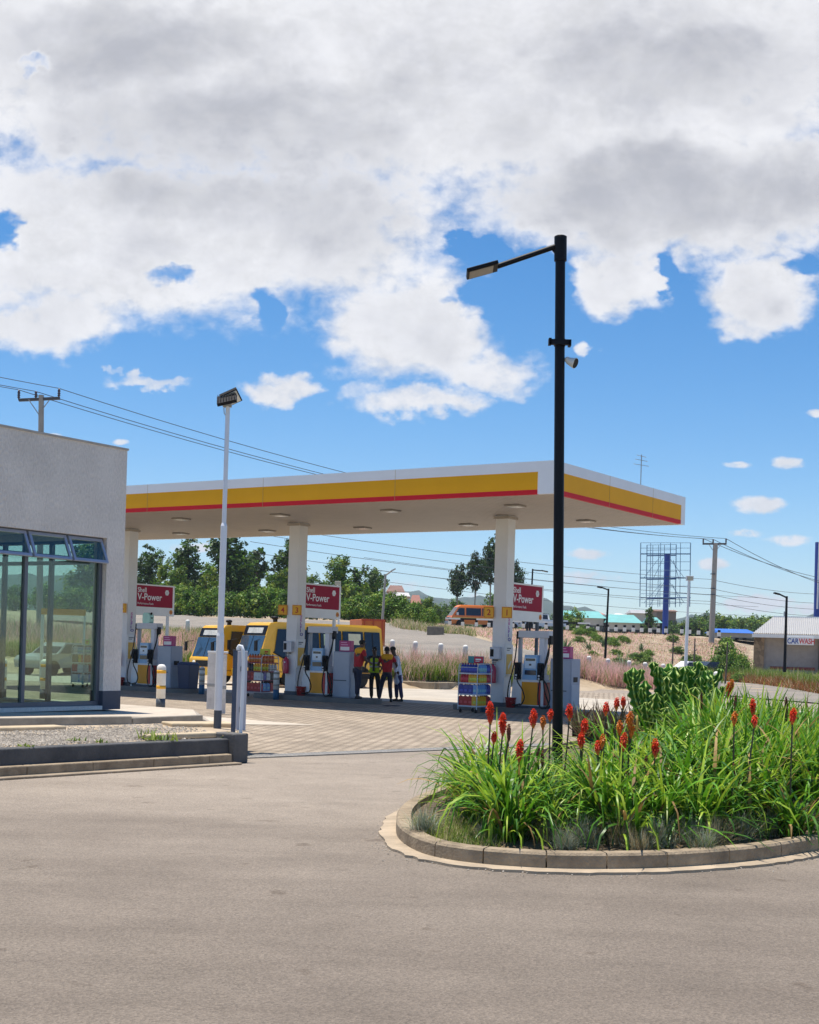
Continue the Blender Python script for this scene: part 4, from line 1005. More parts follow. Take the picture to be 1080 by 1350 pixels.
fill(rb, ROT, .60, .76, [(.20, J('rrry'), J('yyyrm')), (.52, J('bbbl'), J('lllbb')), (.83, Bt('rrryyy'), Bt('yyyyrm')), (1.10, Bt('bbbbbb'), Bt('llllbb'))], 'the right rack', ('bottom', 'second', 'third', 'top'))
lb_ = gnd(344, 919)+Vector((0, .25, 0))
rack('l', lb_, ROT, .62, .86, 1.36, (.20, .55, .84, 1.12), 'four tier wheeled oil rack with lime yellow header before the bus', (-.12, .42, (hy, hy, redst)), mk('rack_maroon', (.20, .03, .07), .5, .08, 3))
fill(lb_, ROT, .62, .86, [(.20, J('rrrr'), J('llrr')), (.55, J('mrww'), J('bwkr')), (.84, Bt('kkyyy'), Bt('yywww')), (1.12, Bt('ooooo'), Bt('oooo-'))], 'the left rack', ('bottom', 'second', 'third', 'top'))
# ------------------------------------------------------------------ shop interior seen through the glass
rw_ = gnd(112, 906)
rack('w', rw_, ROT, .60, .76, 1.50, (.20, .55, .88, 1.20), 'grey oil rack seen through the shop window', (-.2, .4, (lgrey, hy, redst)), lgrey)
fill(rw_, ROT, .60, .76, [(.20, J('wwlw'), J('wlww')), (.55, J('rrww'), J('wrrm')), (.88, J('kkyr'), J('rrkk')), (1.20, Bt('wwlll'), Bt('llww-'))], 'the rack behind glass', ('bottom', 'second', 'third', 'top'))
# things beyond the rear glass
bw = ((.42, .74), mk('band_yellow', (.78, .40, .02), .5, .06, 4))
bollard(gnd(58, 921, .30), .93, .10, 'white bollard with yellow bands seen through the shop window', dkgrey, bw, bollw)
bollard(gnd(2, 921, .30), .93, .10, 'white yellow banded bollard at the left picture edge behind glass', dkgrey, bw, bollw)
t = thing('height_barrier', 'yellow horizontal height bar on posts seen through the shop window', 'barrier', gnd(52, 900))
p = gnd(52, 900); s = p.y/FPX
mb = MB(); mb.box(0, 58*s, -.07, .07, (896-806)*s, (900-802)*s+.0); mb.build('bar', yellow, t)
mb = MB(); mb.box(0, .1, -.05, .05, 0, 94*s).box(56*s, 58*s, -.05, .05, 0, 94*s); mb.build('post', white, t)
# ------------------------------------------------------------------ vehicles
def wheel(t, x, y, r, w, axis='x', name='wheel'):
    mb = MB(); mb.lathe([(r*.62, -w/2), (r*.9, -w/2), (r, -w*.32), (r, w*.32), (r*.9, w/2), (r*.62, w/2)], (x, y, r), 22, 0, axis)
    o = mb.build(name, rubber, t)
    mb = MB(); mb.lathe([(.0, -w*.38), (r*.2, -w*.42), (r*.3, -w*.3), (r*.58, -w*.36), (r*.63, -w*.45), (r*.63, w*.45), (r*.58, w*.36), (r*.3, w*.3), (r*.2, w*.42), (0, w*.38)], (x, y, r), 18, 0, axis); mb.build('rim', lgrey, o)
    return o
# yellow bus: front faces local -y, right side (door side) local +x
BW, BL, BH = 2.12, 5.9, 2.62
bp_ = gnd(343, 907); brz = math.radians(-54)
bus = thing('school_bus', 'yellow bus standing behind the middle pump island', 'bus', bp_, brz)
prof = [(-.02, .42), (-.10, .70), (-.10, 1.12), (-.02, 1.22), (.40, 2.46), (.52, 2.58), (.9, 2.62), (BL-.3, 2.62), (BL-.06, 2.50), (BL, 1.2), (BL, .42)]
ins = [.03, .0, .0, .0, .16, .20, .24, .24, .2, .02, .03]
mb = MB(); mb.prism(prof, -BW, 0, 'x', 0, ins); mb.build('body', busyel, bus, bevel=.05)
def side_x(z): return -(.0 if z < 1.22 else (z-1.22)/1.34*.19)
def side_panel(name, y0, y1, z0, z1, m, par, off=.012, poly=None):
    pts = poly or [(y0, z0), (y1, z0), (y1, z1), (y0, z1)]
    mb = MB(); n = len(pts)
    vs = [(side_x(z)+off, y, z) for y, z in pts]+[(side_x(z)-.02, y, z) for y, z in pts]
    mb.add(vs, [tuple(range(n)), tuple(range(n, 2*n))[::-1]]+[(i, (i+1) % n, n+(i+1) % n, n+i) for i in range(n)])
    return mb.build(name, m, par)
side_panel('window', 0, 0, 0, 0, tint_g, bus, .012, [(.62, 1.42), (1.0, 1.22), (1.62, 1.22), (1.62, 2.34), (.82, 2.34)])
for y0, y1 in ((1.72, 2.72), (2.80, 3.80), (3.88, 4.88), (4.96, 5.72)):
    w_ = side_panel('window', y0, y1, 1.30, 2.34, tint_g, bus)
    side_panel('divider', (y0+y1)/2-.02, (y0+y1)/2+.02, 1.30, 2.34, black, w_, .018)
side_panel('trim_band', 0, 0, 0, 0, black, bus, .008, [(.55, 1.40), (1.0, 1.17), (5.78, 1.25), (5.78, 1.30), (1.66, 1.30), (1.66, 1.22), (1.02, 1.22), (.62, 1.46)])
side_panel('trim_stripe', .3, 5.78, .62, .66, mk('bus_stripe', (.35, .17, .01), .5, .05, 2), bus, .008)
for y, z, s in ((3.55, .95, .16), (3.4, .76, .16)):
    text('lettering', 'NO' if z > .9 else 'STOPS', s, dkgrey, bus, (.006, y-.2, z), '+x', .002, .004)
side_panel('notice', 2.95, 3.45, 1.75, 2.2, mk('paper_green', (.50, .62, .40), .6, .1, 6), bus, .02)
side_panel('notice', 4.15, 4.75, 1.8, 2.25, mk('paper_cream', (.62, .60, .42), .6, .1, 6), bus, .02)
# front
def fy(z): return np.interp(z, [.42, .70, 1.12, 1.22, 2.46, 2.58], [-.02, -.10, -.10, -.02, .40, .52])
def front_panel(name, x0, x1, z0, z1, m, par, off=.015):
    mb = MB(); pts = [(x0, z0), (x1, z0), (x1, z1), (x0, z1)]
    vs = [(x, fy(z)-off, z) for x, z in pts]+[(x, fy(z)+.02, z) for x, z in pts]
    mb.add(vs, [(0, 1, 2, 3), (7, 6, 5, 4)]+[(i, (i+1) % 4, 4+(i+1) % 4, 4+i) for i in range(4)])
    return mb.build(name, m, par)
front_panel('windscreen', -BW+.12, -.14, 1.22, 2.06, mk('windscreen', (.035, .07, .12), .05, .1, 2, spec=.9), bus)
front_panel('destination_panel', -BW+.16, -.18, 2.08, 2.47, black, bus)
front_panel('destination_board', -1.65, -.45, 2.16, 2.38, mk('board_pale', (.55, .55, .52), .5, .25, 5), bus, .024)
front_panel('centre_pillar', -BW/2-.02, -BW/2+.02, 1.22, 2.06, black, bus, .02)
front_panel('bumper', -BW+.0, .0, .42, .70, mk('bumper_yellow', (.70, .45, .02), .4, .06, 3), bus, .07)
front_panel('grille', -BW+.55, -.55, .78, 1.05, black, bus, .012)
front_panel('number_plate', -BW/2-.25, -BW/2+.25, .50, .62, mk('plate_white', (.7, .7, .62), .5, .1, 9), bus, .08)
for x in (-BW+.38, -.38):
    mb = MB(); mb.lathe([(0, -.13), (.11, -.125), (.13, -.10), (.13, -.06), (0, -.06)], (x, 0, .92), 16, 0, 'y'); mb.build('headlight', lampglass, bus)
    mb = MB(); mb.tube([(x*1.0+(.45 if x > -1 else -.45)*.5, .0, 1.9), (x+(.42 if x > -1 else -.42)*.95, -.25, 1.85)], .015, 6); xx = x+(.42 if x > -1 else -.42)
    mb.box(xx-.09, xx+.09, -.30, -.24, 1.45, 1.85); mb.build('mirror', black, bus)
mb = MB(); mb.box(-.62, -.48, .85, .98, 2.62, 2.72).ball((-.55, .9, 2.78), (.12, .16, .08), 10, 6); mb.build('roof_lamp', black, bus)
for x in (-BW+.18, -.17):
    for y in (1.5, 4.75): wheel(bus, x, y, .42, .26)
for y in (1.5, 4.75): mb = MB(); mb.prism([(y+.52*math.cos(a), .40+.52*math.sin(a)) for a in [PI*k/14 for k in range(15)]], -.10, .004, 'x'); mb.build('wheel_arch', black, bus)
dup(bus, (-7.75, 54.0, 0), math.radians(-50), 'yellow bus mostly hidden behind the white floodlight post', scale=.94)
# orange truck box behind the bus
p = gnd(475, 896.5); tk = thing('orange_truck', 'orange high sided truck body standing behind the yellow bus', 'truck', p, math.radians(14))
s = p.y/FPX; hh = at(490, 816.5, p.y).z
mb = MB(); mb.box(0, 1.22, 0, 3.2, .95, hh); mb.build('box', mk('truck_orange', (.62, .14, .015), .5, .12, 2), tk, bevel=.03)
mb = MB()
for y in (.0, .8, 1.6, 2.4, 3.14): mb.box(1.22, 1.25, y, y+.06, .95, hh)
mb.box(-.03, 1.18, -.03, 0, hh-.08, hh+.02); mb.build('rib', mk('truck_red', (.5, .06, .01), .5, .1, 3), tk)
mb = MB(); mb.box(.05, 1.1, .1, 3.1, .7, .95); mb.build('chassis', black, tk)
for y in (.6, 2.6): wheel(tk, 1.0, y, .45, .25)
for k in range(3): mb = MB(); mb.box(.1+k*.48, .16+k*.48, -.05, 0, .95, hh-.08); mb.build('rib', MATS['truck_red'], tk)

def car(name, lb, cat, loc, rz, L, Wd, prof, body_m, wins, wheels, rw, extra=None, ins=None):
    """side profile in local x (front at -x) and z, width along y"""
    t = thing(name, lb, cat, loc, rz)
    mb = MB(); mb.prism(prof, -Wd/2, Wd/2, 'y', 0, ins); mb.build('body', body_m, t, bevel=.04)
    for w_ in wins:
        for s in (-1, 1):
            mb = MB(); n = len(w_)
            def yo(z): return s*(Wd/2-np.interp(z, [p[1] for p in sorted(((i_, p_[1]) for i_, p_ in zip(ins, prof)), key=lambda q: q[1])], [p[0] for p in sorted(((i_, p_[1]) for i_, p_ in zip(ins, prof)), key=lambda q: q[1])]))
            vs = [(x, yo(z)+s*.012, z) for x, z in w_]+[(x, yo(z)-s*.03, z) for x, z in w_]
            mb.add(vs, [tuple(range(n)), tuple(range(n, 2*n))[::-1]]+[(i, (i+1) % n, n+(i+1) % n, n+i) for i in range(n)])
            mb.build('window', tint_g, t)
    for x in wheels:
        for s in (-1, 1): wheel(t, x, s*(Wd/2-.11), rw, .22, 'y')
    mb = MB()
    for x in wheels: mb.prism([(x+rw*1.22*math.cos(a), rw+rw*1.22*math.sin(a)) for a in [PI*k/12 for k in range(13)]], -Wd/2-.004, Wd/2+.004, 'y')
    mb.build('wheel_arch', black, t)
    return t
def xpanel(t, name, pts, w0, w1, m, off=.012):
    """panel on the front or rear slope: pts = two (x,z), spans y w0..w1"""
    (xa, za), (xb, zb) = pts; nrm = Vector((zb-za, 0, -(xb-xa))).normalized()
    if nrm.x > 0 and xa < 0: nrm = -nrm
    o = nrm*off
    mb = MB(); vs = [Vector((xa, w0, za))+o, Vector((xa, w1, za))+o, Vector((xb, w1*.9, zb))+o, Vector((xb, w0*.9, zb))+o]
    vs += [v-nrm*.04 for v in vs]
    mb.add(vs, [(0, 1, 2, 3), (7, 6, 5, 4), (0, 4, 5, 1), (1, 5, 6, 2), (2, 6, 7, 3), (3, 7, 4, 0)]); return mb.build(name, m, t)
def roadp(px, y=141.): q = onp(px, y); q.z = max(q.z, 3.5)+.13; return q
# orange van on the highway
vp = [(-2.35, .35), (-2.42, .75), (-2.25, 1.05), (-1.62, 1.95), (-1.35, 2.12), (2.15, 2.12), (2.38, 1.9), (2.42, .9), (2.40, .35)]
vi = [.02, 0, .02, .16, .24, .24, .16, .0, .02]
c0 = roadp(623, 140.5)
van = car('minibus_van', 'bright orange van driving on the highway beyond the guard posts', 'van', c0, math.radians(14), 4.8, 1.8, vp, orange,
          [[(-1.95, 1.15), (-1.05, 1.15), (-1.05, 1.82), (-1.6, 1.82)], [(-.9, 1.15), (.55, 1.15), (.55, 1.85), (-.9, 1.85)], [(.65, 1.15), (2.1, 1.15), (2.05, 1.85), (.65, 1.85)]], (-1.45, 1.55), .34, None, vi)
xpanel(van, 'windscreen', ((-2.22, 1.10), (-1.66, 1.90)), -.80, .80, tint_g)
xpanel(van, 'grille', ((-2.41, .70), (-2.30, .98)), -.75, .75, black)
xpanel(van, 'bumper', ((-2.40, .34), (-2.44, .62)), -.86, .86, lgrey, .06)
for s in (-1, 1):
    mb = MB(); mb.box(-2.43, -2.28, s*.62-.15, s*.62+.15, .76, .94); mb.build('headlight', lampglass, van)
    mb = MB(); mb.box(-1.85, -1.7, s*1.02-.1, s*1.02+.1, 1.15, 1.4); mb.build('mirror', white, van)
mb = MB(); mb.box(-2.2, 2.35, -.913, -.900, .86, .96); mb.box(-2.2, 2.35, .900, .913, .86, .96); mb.build('side_stripe', mk('van_stripe', (.75, .50, .12), .5, .1, 3), van)
mb = MB(); mb.box(-.8, 2.1, -.62, .62, 2.115, 2.14); mb.build('roof_panel', mk('roof_cream', (.62, .42, .2), .5, .1, 3), van)
# white pick-up on the highway
pp = [(-2.5, .4), (-2.55, .8), (-2.4, 1.0), (-1.35, 1.12), (-.75, 1.68), (.35, 1.70), (.55, 1.1), (2.45, 1.1), (2.5, .45)]
pi_ = [.03, 0, .03, .04, .2, .2, .03, .0, .02]
pk = car('pickup_truck', 'white pickup truck with dark cab windows near the black lamp post', 'pickup', roadp(716, 140.5), math.radians(5), 5, 1.75, pp, white,
         [[(-1.15, 1.14), (-.45, 1.14), (-.45, 1.58), (-.78, 1.58)], [(-.38, 1.14), (.35, 1.14), (.30, 1.60), (-.38, 1.60)]], (-1.6, 1.55), .38, None, pi_)
xpanel(pk, 'windscreen', ((-1.33, 1.14), (-.78, 1.64)), -.74, .74, tint_g)
xpanel(pk, 'grille', ((-2.54, .60), (-2.50, .88)), -.6, .6, black)
mb = MB(); mb.box(-1.0, .45, -.70, .70, 1.70, 1.73); mb.build('roof_panel', mk('roof_dark', (.05, .05, .06), .4, .1, 3), pk)
# white estate behind it
hp = [(-2.1, .35), (-2.15, .7), (-2.0, .88), (-1.1, 1.0), (-.4, 1.52), (1.5, 1.5), (2.05, 1.0), (2.1, .4)]
hi = [.03, 0, .03, .04, .22, .22, .03, .03]
hc = car('parked_car', 'white car partly hidden behind the crimson board and right hand column', 'car', roadp(692, 146.), math.radians(8), 4.2, 1.7, hp, white,
         [[(-.95, 1.02), (.2, 1.02), (.2, 1.44), (-.38, 1.44)], [(.28, 1.02), (1.6, 1.02), (1.35, 1.42), (.28, 1.44)]], (-1.35, 1.3), .31, None, hi)
xpanel(hc, 'windscreen', ((-1.08, 1.02), (-.42, 1.48)), -.7, .7, tint_g)
# two cars low in the grass near the utility pole
dc = car('parked_car', 'dark car roof showing in the grass at the foot of the utility pole', 'car', onp(936, 99, .0), math.radians(20), 4.2, 1.7, hp, mk('car_charcoal', (.02, .025, .03), .25, .1, 3, coat=.5),
         [[(-.95, 1.02), (.2, 1.02), (.2, 1.44), (-.38, 1.44)], [(.28, 1.02), (1.6, 1.02), (1.35, 1.42), (.28, 1.44)]], (-1.35, 1.3), .31, None, hi)
wc = car('parked_car', 'white car low behind the cactus beside the white light pole', 'car', onp(908, 100, .0), math.radians(20), 4.2, 1.7, hp, white,
         [[(-.95, 1.02), (.2, 1.02), (.2, 1.44), (-.38, 1.44)], [(.28, 1.02), (1.6, 1.02), (1.35, 1.42), (.28, 1.44)]], (-1.35, 1.3), .31, None, hi)
gc = car('parked_car', 'silver grey car seen through the shop window beside the oil rack', 'car', atz(80, .0, 62), math.radians(62), 4.2, 1.7, hp, mk('car_silver', (.30, .31, .32), .3, .06, 3, coat=.4),
         [[(-.95, 1.02), (.2, 1.02), (.2, 1.44), (-.38, 1.44)], [(.28, 1.02), (1.6, 1.02), (1.35, 1.42), (.28, 1.44)]], (-1.35, 1.3), .31, None, hi)
xpanel(gc, 'windscreen', ((-1.08, 1.02), (-.42, 1.48)), -.7, .7, tint_g)

dc.scale = wc.scale = (.88,)*3

van.scale = (1.12,)*3
# ------------------------------------------------------------------ people
def skin(name, pts, edges, m, parent, root=0, sub=2):
    """pts: list of (xyz, radius); bakes a Skin + Subdivision surface into one mesh"""
    me = bpy.data.meshes.new(name); me.from_pydata([p for p, r in pts], edges, [])
    o = bpy.data.objects.new(name, me); COL.objects.link(o)
    o.modifiers.new('skin', 'SKIN'); md = o.modifiers.new('sub', 'SUBSURF'); md.levels = md.render_levels = sub
    sv_ = me.skin_vertices[0].data
    for i, (p, r) in enumerate(pts):
        sv_[i].radius = r if isinstance(r, tuple) else (r, r); sv_[i].use_root = (i == root)
    dg = bpy.context.evaluated_depsgraph_get(); dg.update()
    me2 = bpy.data.meshes.new_from_object(o.evaluated_get(dg)); bpy.data.objects.remove(o); bpy.data.meshes.remove(me)
    me2.materials.clear(); me2.materials.append(m); me2.name = name
    me2.polygons.foreach_set('use_smooth', [True]*len(me2.polygons))
    return link(name, me2, parent)
skinm = mk('skin_dark', (.075, .036, .02), .5, .12, 20)
hairm = mk('hair_black', (.008, .007, .006), .8, .2, 30)
shoem = mk('shoe_black', (.012, .012, .014), .4, .2, 6)
def person(lb, loc, rz, height, sh, el, wr, hip_shift, feet, knees, cols, lean=0., head=(0, 0), coat=False, vest=None, yoke=None):
    """faces local -y; sh/el/wr: elbow and wrist offsets from each shoulder (left then right)"""
    t = thing('person', lb, 'person', loc, rz, 'people by the middle cabinet'); k = height/1.75
    t.scale = (k, k, k)
    V3 = Vector; hx = hip_shift
    pel = V3((hx, 0, .94)); wst = V3((hx*.8, -lean*.10, 1.10)); chs = V3((hx*.3, -lean*.22, 1.33)); nck = V3((0, -lean*.30, 1.47)); hb = nck+V3((head[0]*.3, head[1]*.3-.005, .085)); hd = nck+V3((head[0], head[1]-.01, .19)); ht = nck+V3((head[0]*1.15, head[1]*1.15, .265))
    S = [chs+V3((-.185, 0, .085)), chs+V3((.185, 0, .085))]
    E = [S[0]+V3(el[0]), S[1]+V3(el[1])]; Wp = [E[0]+V3(wr[0]), E[1]+V3(wr[1])]
    HJ = [pel+V3((-.095, 0, -.05)), pel+V3((.095, 0, -.05))]
    K = [V3(knees[0]), V3(knees[1])]; F = [V3(feet[0]), V3(feet[1])]
    pts = [(pel, (.15, .11)), (wst, (.135, .10)), (chs, (.165, .115)), (nck, .056), (hb, .066), (hd, (.077, .096)), (ht, .05)]
    ed = [(0, 1), (1, 2), (2, 3), (3, 4), (4, 5), (5, 6)]
    for s in (0, 1):
        b = len(pts); pts += [(S[s], .062), (E[s], .043), (Wp[s], .028)]; ed += [(2, b), (b, b+1), (b+1, b+2)]
        # hand: palm and five fingers
        d = (Wp[s]-E[s]).normalized(); sd = d.cross(V3((0, 1, .2))).normalized(); fr = sd.cross(d)
        pm = Wp[s]+d*.075; pts.append((pm, (.030, .020))); pi = len(pts)-1; ed.append((b+2, pi))
        for j, (off, ln) in enumerate(((-.030, .062), (-.010, .074), (.010, .070), (.028, .055))):
            a = pm+sd*off+d*.018; m_ = a+d*ln*.55+fr*.008; e_ = m_+d*ln*.4+fr*.022
            q = len(pts); pts += [(a, .0088), (m_, .008), (e_, .0065)]; ed += [(pi, q), (q, q+1), (q+1, q+2)]
        a = pm-sd*.034-d*.02; e_ = a-sd*.022+d*.035+fr*.012; q = len(pts); pts += [(a, .0105), (e_, .008)]; ed += [(pi, q), (q, q+1)]
        b = len(pts); pts += [(HJ[s], .085), (K[s], .056), (F[s]+V3((0, .02, .075)), .038), (F[s]+V3((0, -.13, .03)), .034)]; ed += [(0, b), (b, b+1), (b+1, b+2), (b+2, b+3)]
    body = skin('body', pts, ed, skinm, t)
    # face: nose, ears, eyes, mouth, part of the head
    fdir = V3((head[0]*.0, -1, 0))
    mb = MB(); mb.ball(hd+V3((0, -.098, -.012)), (.014, .02, .022), 8, 6).ball(hd+V3((-.078, .01, -.005)), (.012, .022, .032), 8, 6).ball(hd+V3((.078, .01, -.005)), (.012, .022, .032), 8, 6)
    mb.build('nose_and_ears', skinm, t)
    mb = MB()
    for s in (-1, 1): mb.ball(hd+V3((s*.03, -.086, .018)), (.013, .008, .008), 8, 6)
    mb.build('eye', mk('eye_white', (.6, .58, .55), .3, .1, 5), t)
    mb = MB(); mb.ball(hd+V3((0, -.086, -.052)), (.024, .01, .009), 8, 6); mb.build('mouth', mk('lips', (.12, .04, .035), .5, .1, 5), t)
    mb = MB(); mb.ball(hd+V3((0, .018, .035)), (.086, .098, .082), 14, 10); mb.build('hair', hairm, t)
    up, low = cols
    # shirt: torso and short sleeves
    g = 1.13
    sp = [(pel+V3((0, 0, .0)), (.168, .125)), (wst, (.165, .125)), (chs, (.19, .14)), (nck+V3((0, 0, -.02)), .068)]
    se = [(0, 1), (1, 2), (2, 3)]
    for s in (0, 1):
        b = len(sp); cut = .97 if coat else .62; ex = S[s].lerp(E[s], cut); sp += [(S[s], .078), (ex, .062)]; se += [(2, b), (b, b+1)]
        if coat: sp.append((Wp[s].lerp(E[s], .12), .048)); se.append((b+1, b+2))
    if coat:
        sp.append((pel+V3((0, .01, -.22)), (.19, .15))); se.append((0, len(sp)-1)); q = len(sp)-1
        sp.append((pel+V3((0, .02, -.42)), (.20, .16))); se.append((q, q+1))
    skin('lab_coat' if coat else 'shirt', sp, se, up, t, 1)
    tp = [(pel+V3((0, 0, .05)), (.16, .12)), (pel, (.165, .125))]; te = [(0, 1)]
    for s in (0, 1):
        b = len(tp); tp += [(HJ[s], .10), (K[s], .075), (F[s]+V3((0, .02, .10)), .062)]; te += [(1, b), (b, b+1), (b+1, b+2)]
    skin('trousers', tp, te, low, t, 1)
    for s in (0, 1):
        skin('shoe', [(F[s]+V3((0, .06, .04)), .042), (F[s]+V3((0, 0, .05)), .05), (F[s]+V3((0, -.09, .038)), (.048, .036)), (F[s]+V3((0, -.17, .03)), (.036, .026))], [(0, 1), (1, 2), (2, 3)], shoem, t, 1)
    if vest:
        o = skin('vest', [(pel+V3((0, 0, .05)), (.185, .145)), (wst, (.18, .14)), (chs+V3((0, 0, .02)), (.20, .155)), (chs+V3((0, 0, .10)), (.15, .13))], [(0, 1), (1, 2), (2, 3)], vest, t, 1)
        mb = MB()
        for z in (1.10, 1.22): mb.lathe([(.176, z), (.180, z), (.180, z+.045), (.176, z+.045)], (hx*.7, -lean*.13, 0), 20)
        for v in range(len(mb.v)): x, y, z = mb.v[v]; mb.v[v] = (x*1.03, y*.82, z)
        mb.build('reflective_band', mk('reflective', (.6, .62, .6), .35, .05, 5), o)
        mb = MB(); mb.box(-.035, .035, -.165-lean*.2, -.13-lean*.1, .97, 1.42); mb.build('zip_strip', mk('vest_dark', (.02, .025, .02), .7, .1, 5), o)
    if yoke:
        o = skin('shirt_yoke', [(S[0]+V3((-.01, 0, .012)), .076), (chs+V3((0, .012, .105)), (.15, .125)), (S[1]+V3((.01, 0, .012)), .076)], [(0, 1), (1, 2)], yoke, t, 1)
        mb = MB(); mb.lathe([(0, 0), (.035, 0), (.035, .005), (0, .005)], (0, 0, 0), 10, 0, 'y'); b_ = mb.build('shirt_emblem', yoke, t); b_.location = (chs.x, chs.y+.138, chs.z+.02)
    return t
rshirt = mk('shirt_red', (.42, .012, .02), .8, .12, 8, .2, 30); yshirt = mk('shirt_yellow', (.78, .38, .01), .8, .1, 8); navy = mk('trousers_navy', (.012, .016, .04), .85, .2, 7, .2, 25); blk = mk('trousers_black', (.008, .008, .01), .85, .2, 7); hiv = mk('hi_vis', (.50, .72, .02), .7, .08, 6)
coatm = mk('coat_pale_blue', (.68, .73, .86), .75, .08, 8, .2, 20); bsh = mk('shirt_black', (.012, .012, .015), .8, .15, 8); nvs = mk('slacks_navy', (.015, .02, .09), .8, .15, 6)
pA = isl(1, 2.68, -.28, .15); pB = gnd(493, 924, .004); pC = gnd(508.5, 925.5, .004); pD = gnd(524, 925, .004)
ARM = ((-.05, .03, -.27), (.05, .03, -.27))
person('person in a red shirt with yellow shoulders, left of the hi-vis vest', pA, math.radians(125), 1.78, None, ((-.06, -.04, -.26), (.05, -.07, -.26)), ((.06, -.20, -.06), (-.08, -.19, .0)), .0, ((-.11, .06, 0), (.10, -.08, 0)), ((-.10, .01, .50), (.10, -.06, .50)), (rshirt, navy), .35, (0, -.03), yoke=yshirt)
person('person in a yellow green hi-vis vest and black clothes', pB, math.radians(-12), 1.72, None, ((-.13, .02, -.23), (.10, .0, -.25)), ((.03, -.17, -.12), (-.02, -.17, -.12)), .0, ((-.10, .05, 0), (.17, -.04, 0)), ((-.10, -.02, .50), (.14, -.04, .50)), (bsh, blk), .1, (-.02, -.02), vest=hiv)
person('person seen from behind in a red shirt with yellow shoulders and navy trousers', pC, math.radians(172), 1.74, None, ((-.13, -.02, -.24), (.12, -.03, -.24)), ((.05, -.19, -.05), (-.06, -.19, -.06)), -.02, ((-.17, -.02, 0), (.20, .10, 0)), ((-.12, -.03, .49), (.15, .02, .50)), (rshirt, navy), .25, (.02, -.02), yoke=yshirt)
person('person in a pale blue lab coat and navy trousers with bowed head', pD, math.radians(-75), 1.75, None, ((-.06, -.03, -.27), (.06, -.02, -.27)), ((.02, -.14, -.18), (.02, -.05, -.24)), .0, ((-.09, -.02, 0), (.10, .10, 0)), ((-.09, -.03, .50), (.10, .05, .50)), (coatm, nvs), .45, (0, -.07), coat=True)
# ------------------------------------------------------------------ poles, wires, billboard, buildings
# black street lamp in the flower island
lp = gnd(734.5, 1066, .0)
LY = lp.y
def L_(px, py, y=None): return at(px, py, y or LY)
t = thing('street_lamp', 'tall black street lamp standing in the flower island', 'street lamp', lp)
topp = L_(739, 318)-lp; r_ = 7.0*LY/FPX
mb = MB(); mb.cyl((0, 0, 0), topp, r_, r_*.93, 20); mb.build('pole', mk('lamp_black', (.004, .004, .008), .45, .2, 6, spec=.2), t)
mb = MB(); a = L_(739, 344)-lp; mb.cyl(a, L_(739.2, 312)-lp, r_*1.18, n=20); mb.cyl(topp+Vector((0, 0, .04)), topp+Vector((0, 0, .06)), r_*1.2, r_*.9, 20); mb.build('cap_sleeve', black, t)
mb = MB(); mb.tube([L_(732, 325)-lp, L_(656, 351)-lp], .030, 12); mb.build('arm', black, t)
mb = MB(); mb.prism([(-.06, -.03), (.0, -.10), (.0, -.0)], -.012, .012, 'y'); br_ = mb.build('bracket', black, t); br_.location = L_(733, 324)-lp
hx_, hz_ = (L_(635, 357)-lp).x, (L_(635, 357)-lp).z
an_ = math.atan2((L_(656, 351)-L_(616, 362)).z, (L_(656, 351)-L_(616, 362)).x)
T = Matrix.Translation((hx_, 0, hz_)) @ Matrix.Rotation(-an_, 4, 'Y') @ Matrix.Rotation(-.06, 4, 'X')
mb = MB(); mb.box(-.17, .19, -.14, .14, -.014, .03, 0, T); mb.box(.0, .15, -.06, .06, .022, .055, 0, T); hd = mb.build('lamp_head', black, t, bevel=.008)
mb = MB(); mb.box(-.145, .13, -.115, .115, -.017, -.013, 0, T); mb.build('lens', mk('led_lens', (.26, .23, .20), .3, .15, 18), hd)
mb = MB(); c = L_(738, 453)-lp; mb.box(c.x-.12, c.x+.11, -.10, -.04, c.z-.028, c.z+.028); mb.box(c.x-.13, c.x-.10, -.10, .0, c.z-.028, c.z+.04); mb.box(c.x+.09, c.x+.12, -.10, .0, c.z-.04, c.z+.028); mb.cyl((c.x, 0, c.z-.03), (c.x, 0, c.z+.05), r_*1.08, n=20); mb.build('clamp_bracket', black, t)
cm_ = thing('security_camera', 'small white security camera fixed to the black lamp post', 'camera', L_(746, 478))
mb = MB(); mb.cyl((-.03, 0, .04), (.02, 0, .02), .012, n=8).box(-.055, -.03, -.03, .03, -.02, .08); mb.build('mount', black, cm_)
mb = MB(); mb.cyl((.02, -.01, .02), (.10, -.05, -.015), .035, .062, 16).ball((.02, -.01, .03), .036, 12, 8); b_ = mb.build('housing', mk('camera_white', (.70, .66, .60), .4, .08, 5), cm_)
mb = MB(); mb.cyl((.098, -.049, -.014), (.104, -.053, -.017), .056, n=16); mb.build('lens', black, b_)

def lamp(lb, base_px, y, top, head, pole_m, r=.07, name='street_lamp', rise=0):
    b = onp(base_px[0], y) if base_px[1] is None else at(base_px[0], base_px[1], y)
    t = thing(name, lb, 'street lamp', b)
    a = at(*top, y)-b; h = at(*head, y)-b
    mb = MB(); mb.cyl((0, 0, 0), a, r, r*.7, 10); mb.build('pole', pole_m, t)
    d = (h-a); mb = MB(); mb.cyl(a-Vector((0, 0, .08)), a+d*.6, r*.5, n=8); mb.build('arm', pole_m, t)
    dn = d.normalized(); an = -math.atan2(dn.z, dn.x)
    T = Matrix.Translation(a+d*.8) @ Matrix.Rotation(an, 4, 'Y'); hl = d.length*.22
    mb = MB(); mb.box(-hl, hl, -.13, .13, -.03, .05, 0, T); hh = mb.build('lamp_head', pole_m if pole_m is black else galv, t, bevel=.01)
    mb = MB(); mb.box(-hl*.9, hl*.7, -.11, .11, -.036, -.031, 0, T); mb.build('lens', lampglass, hh)
    return t
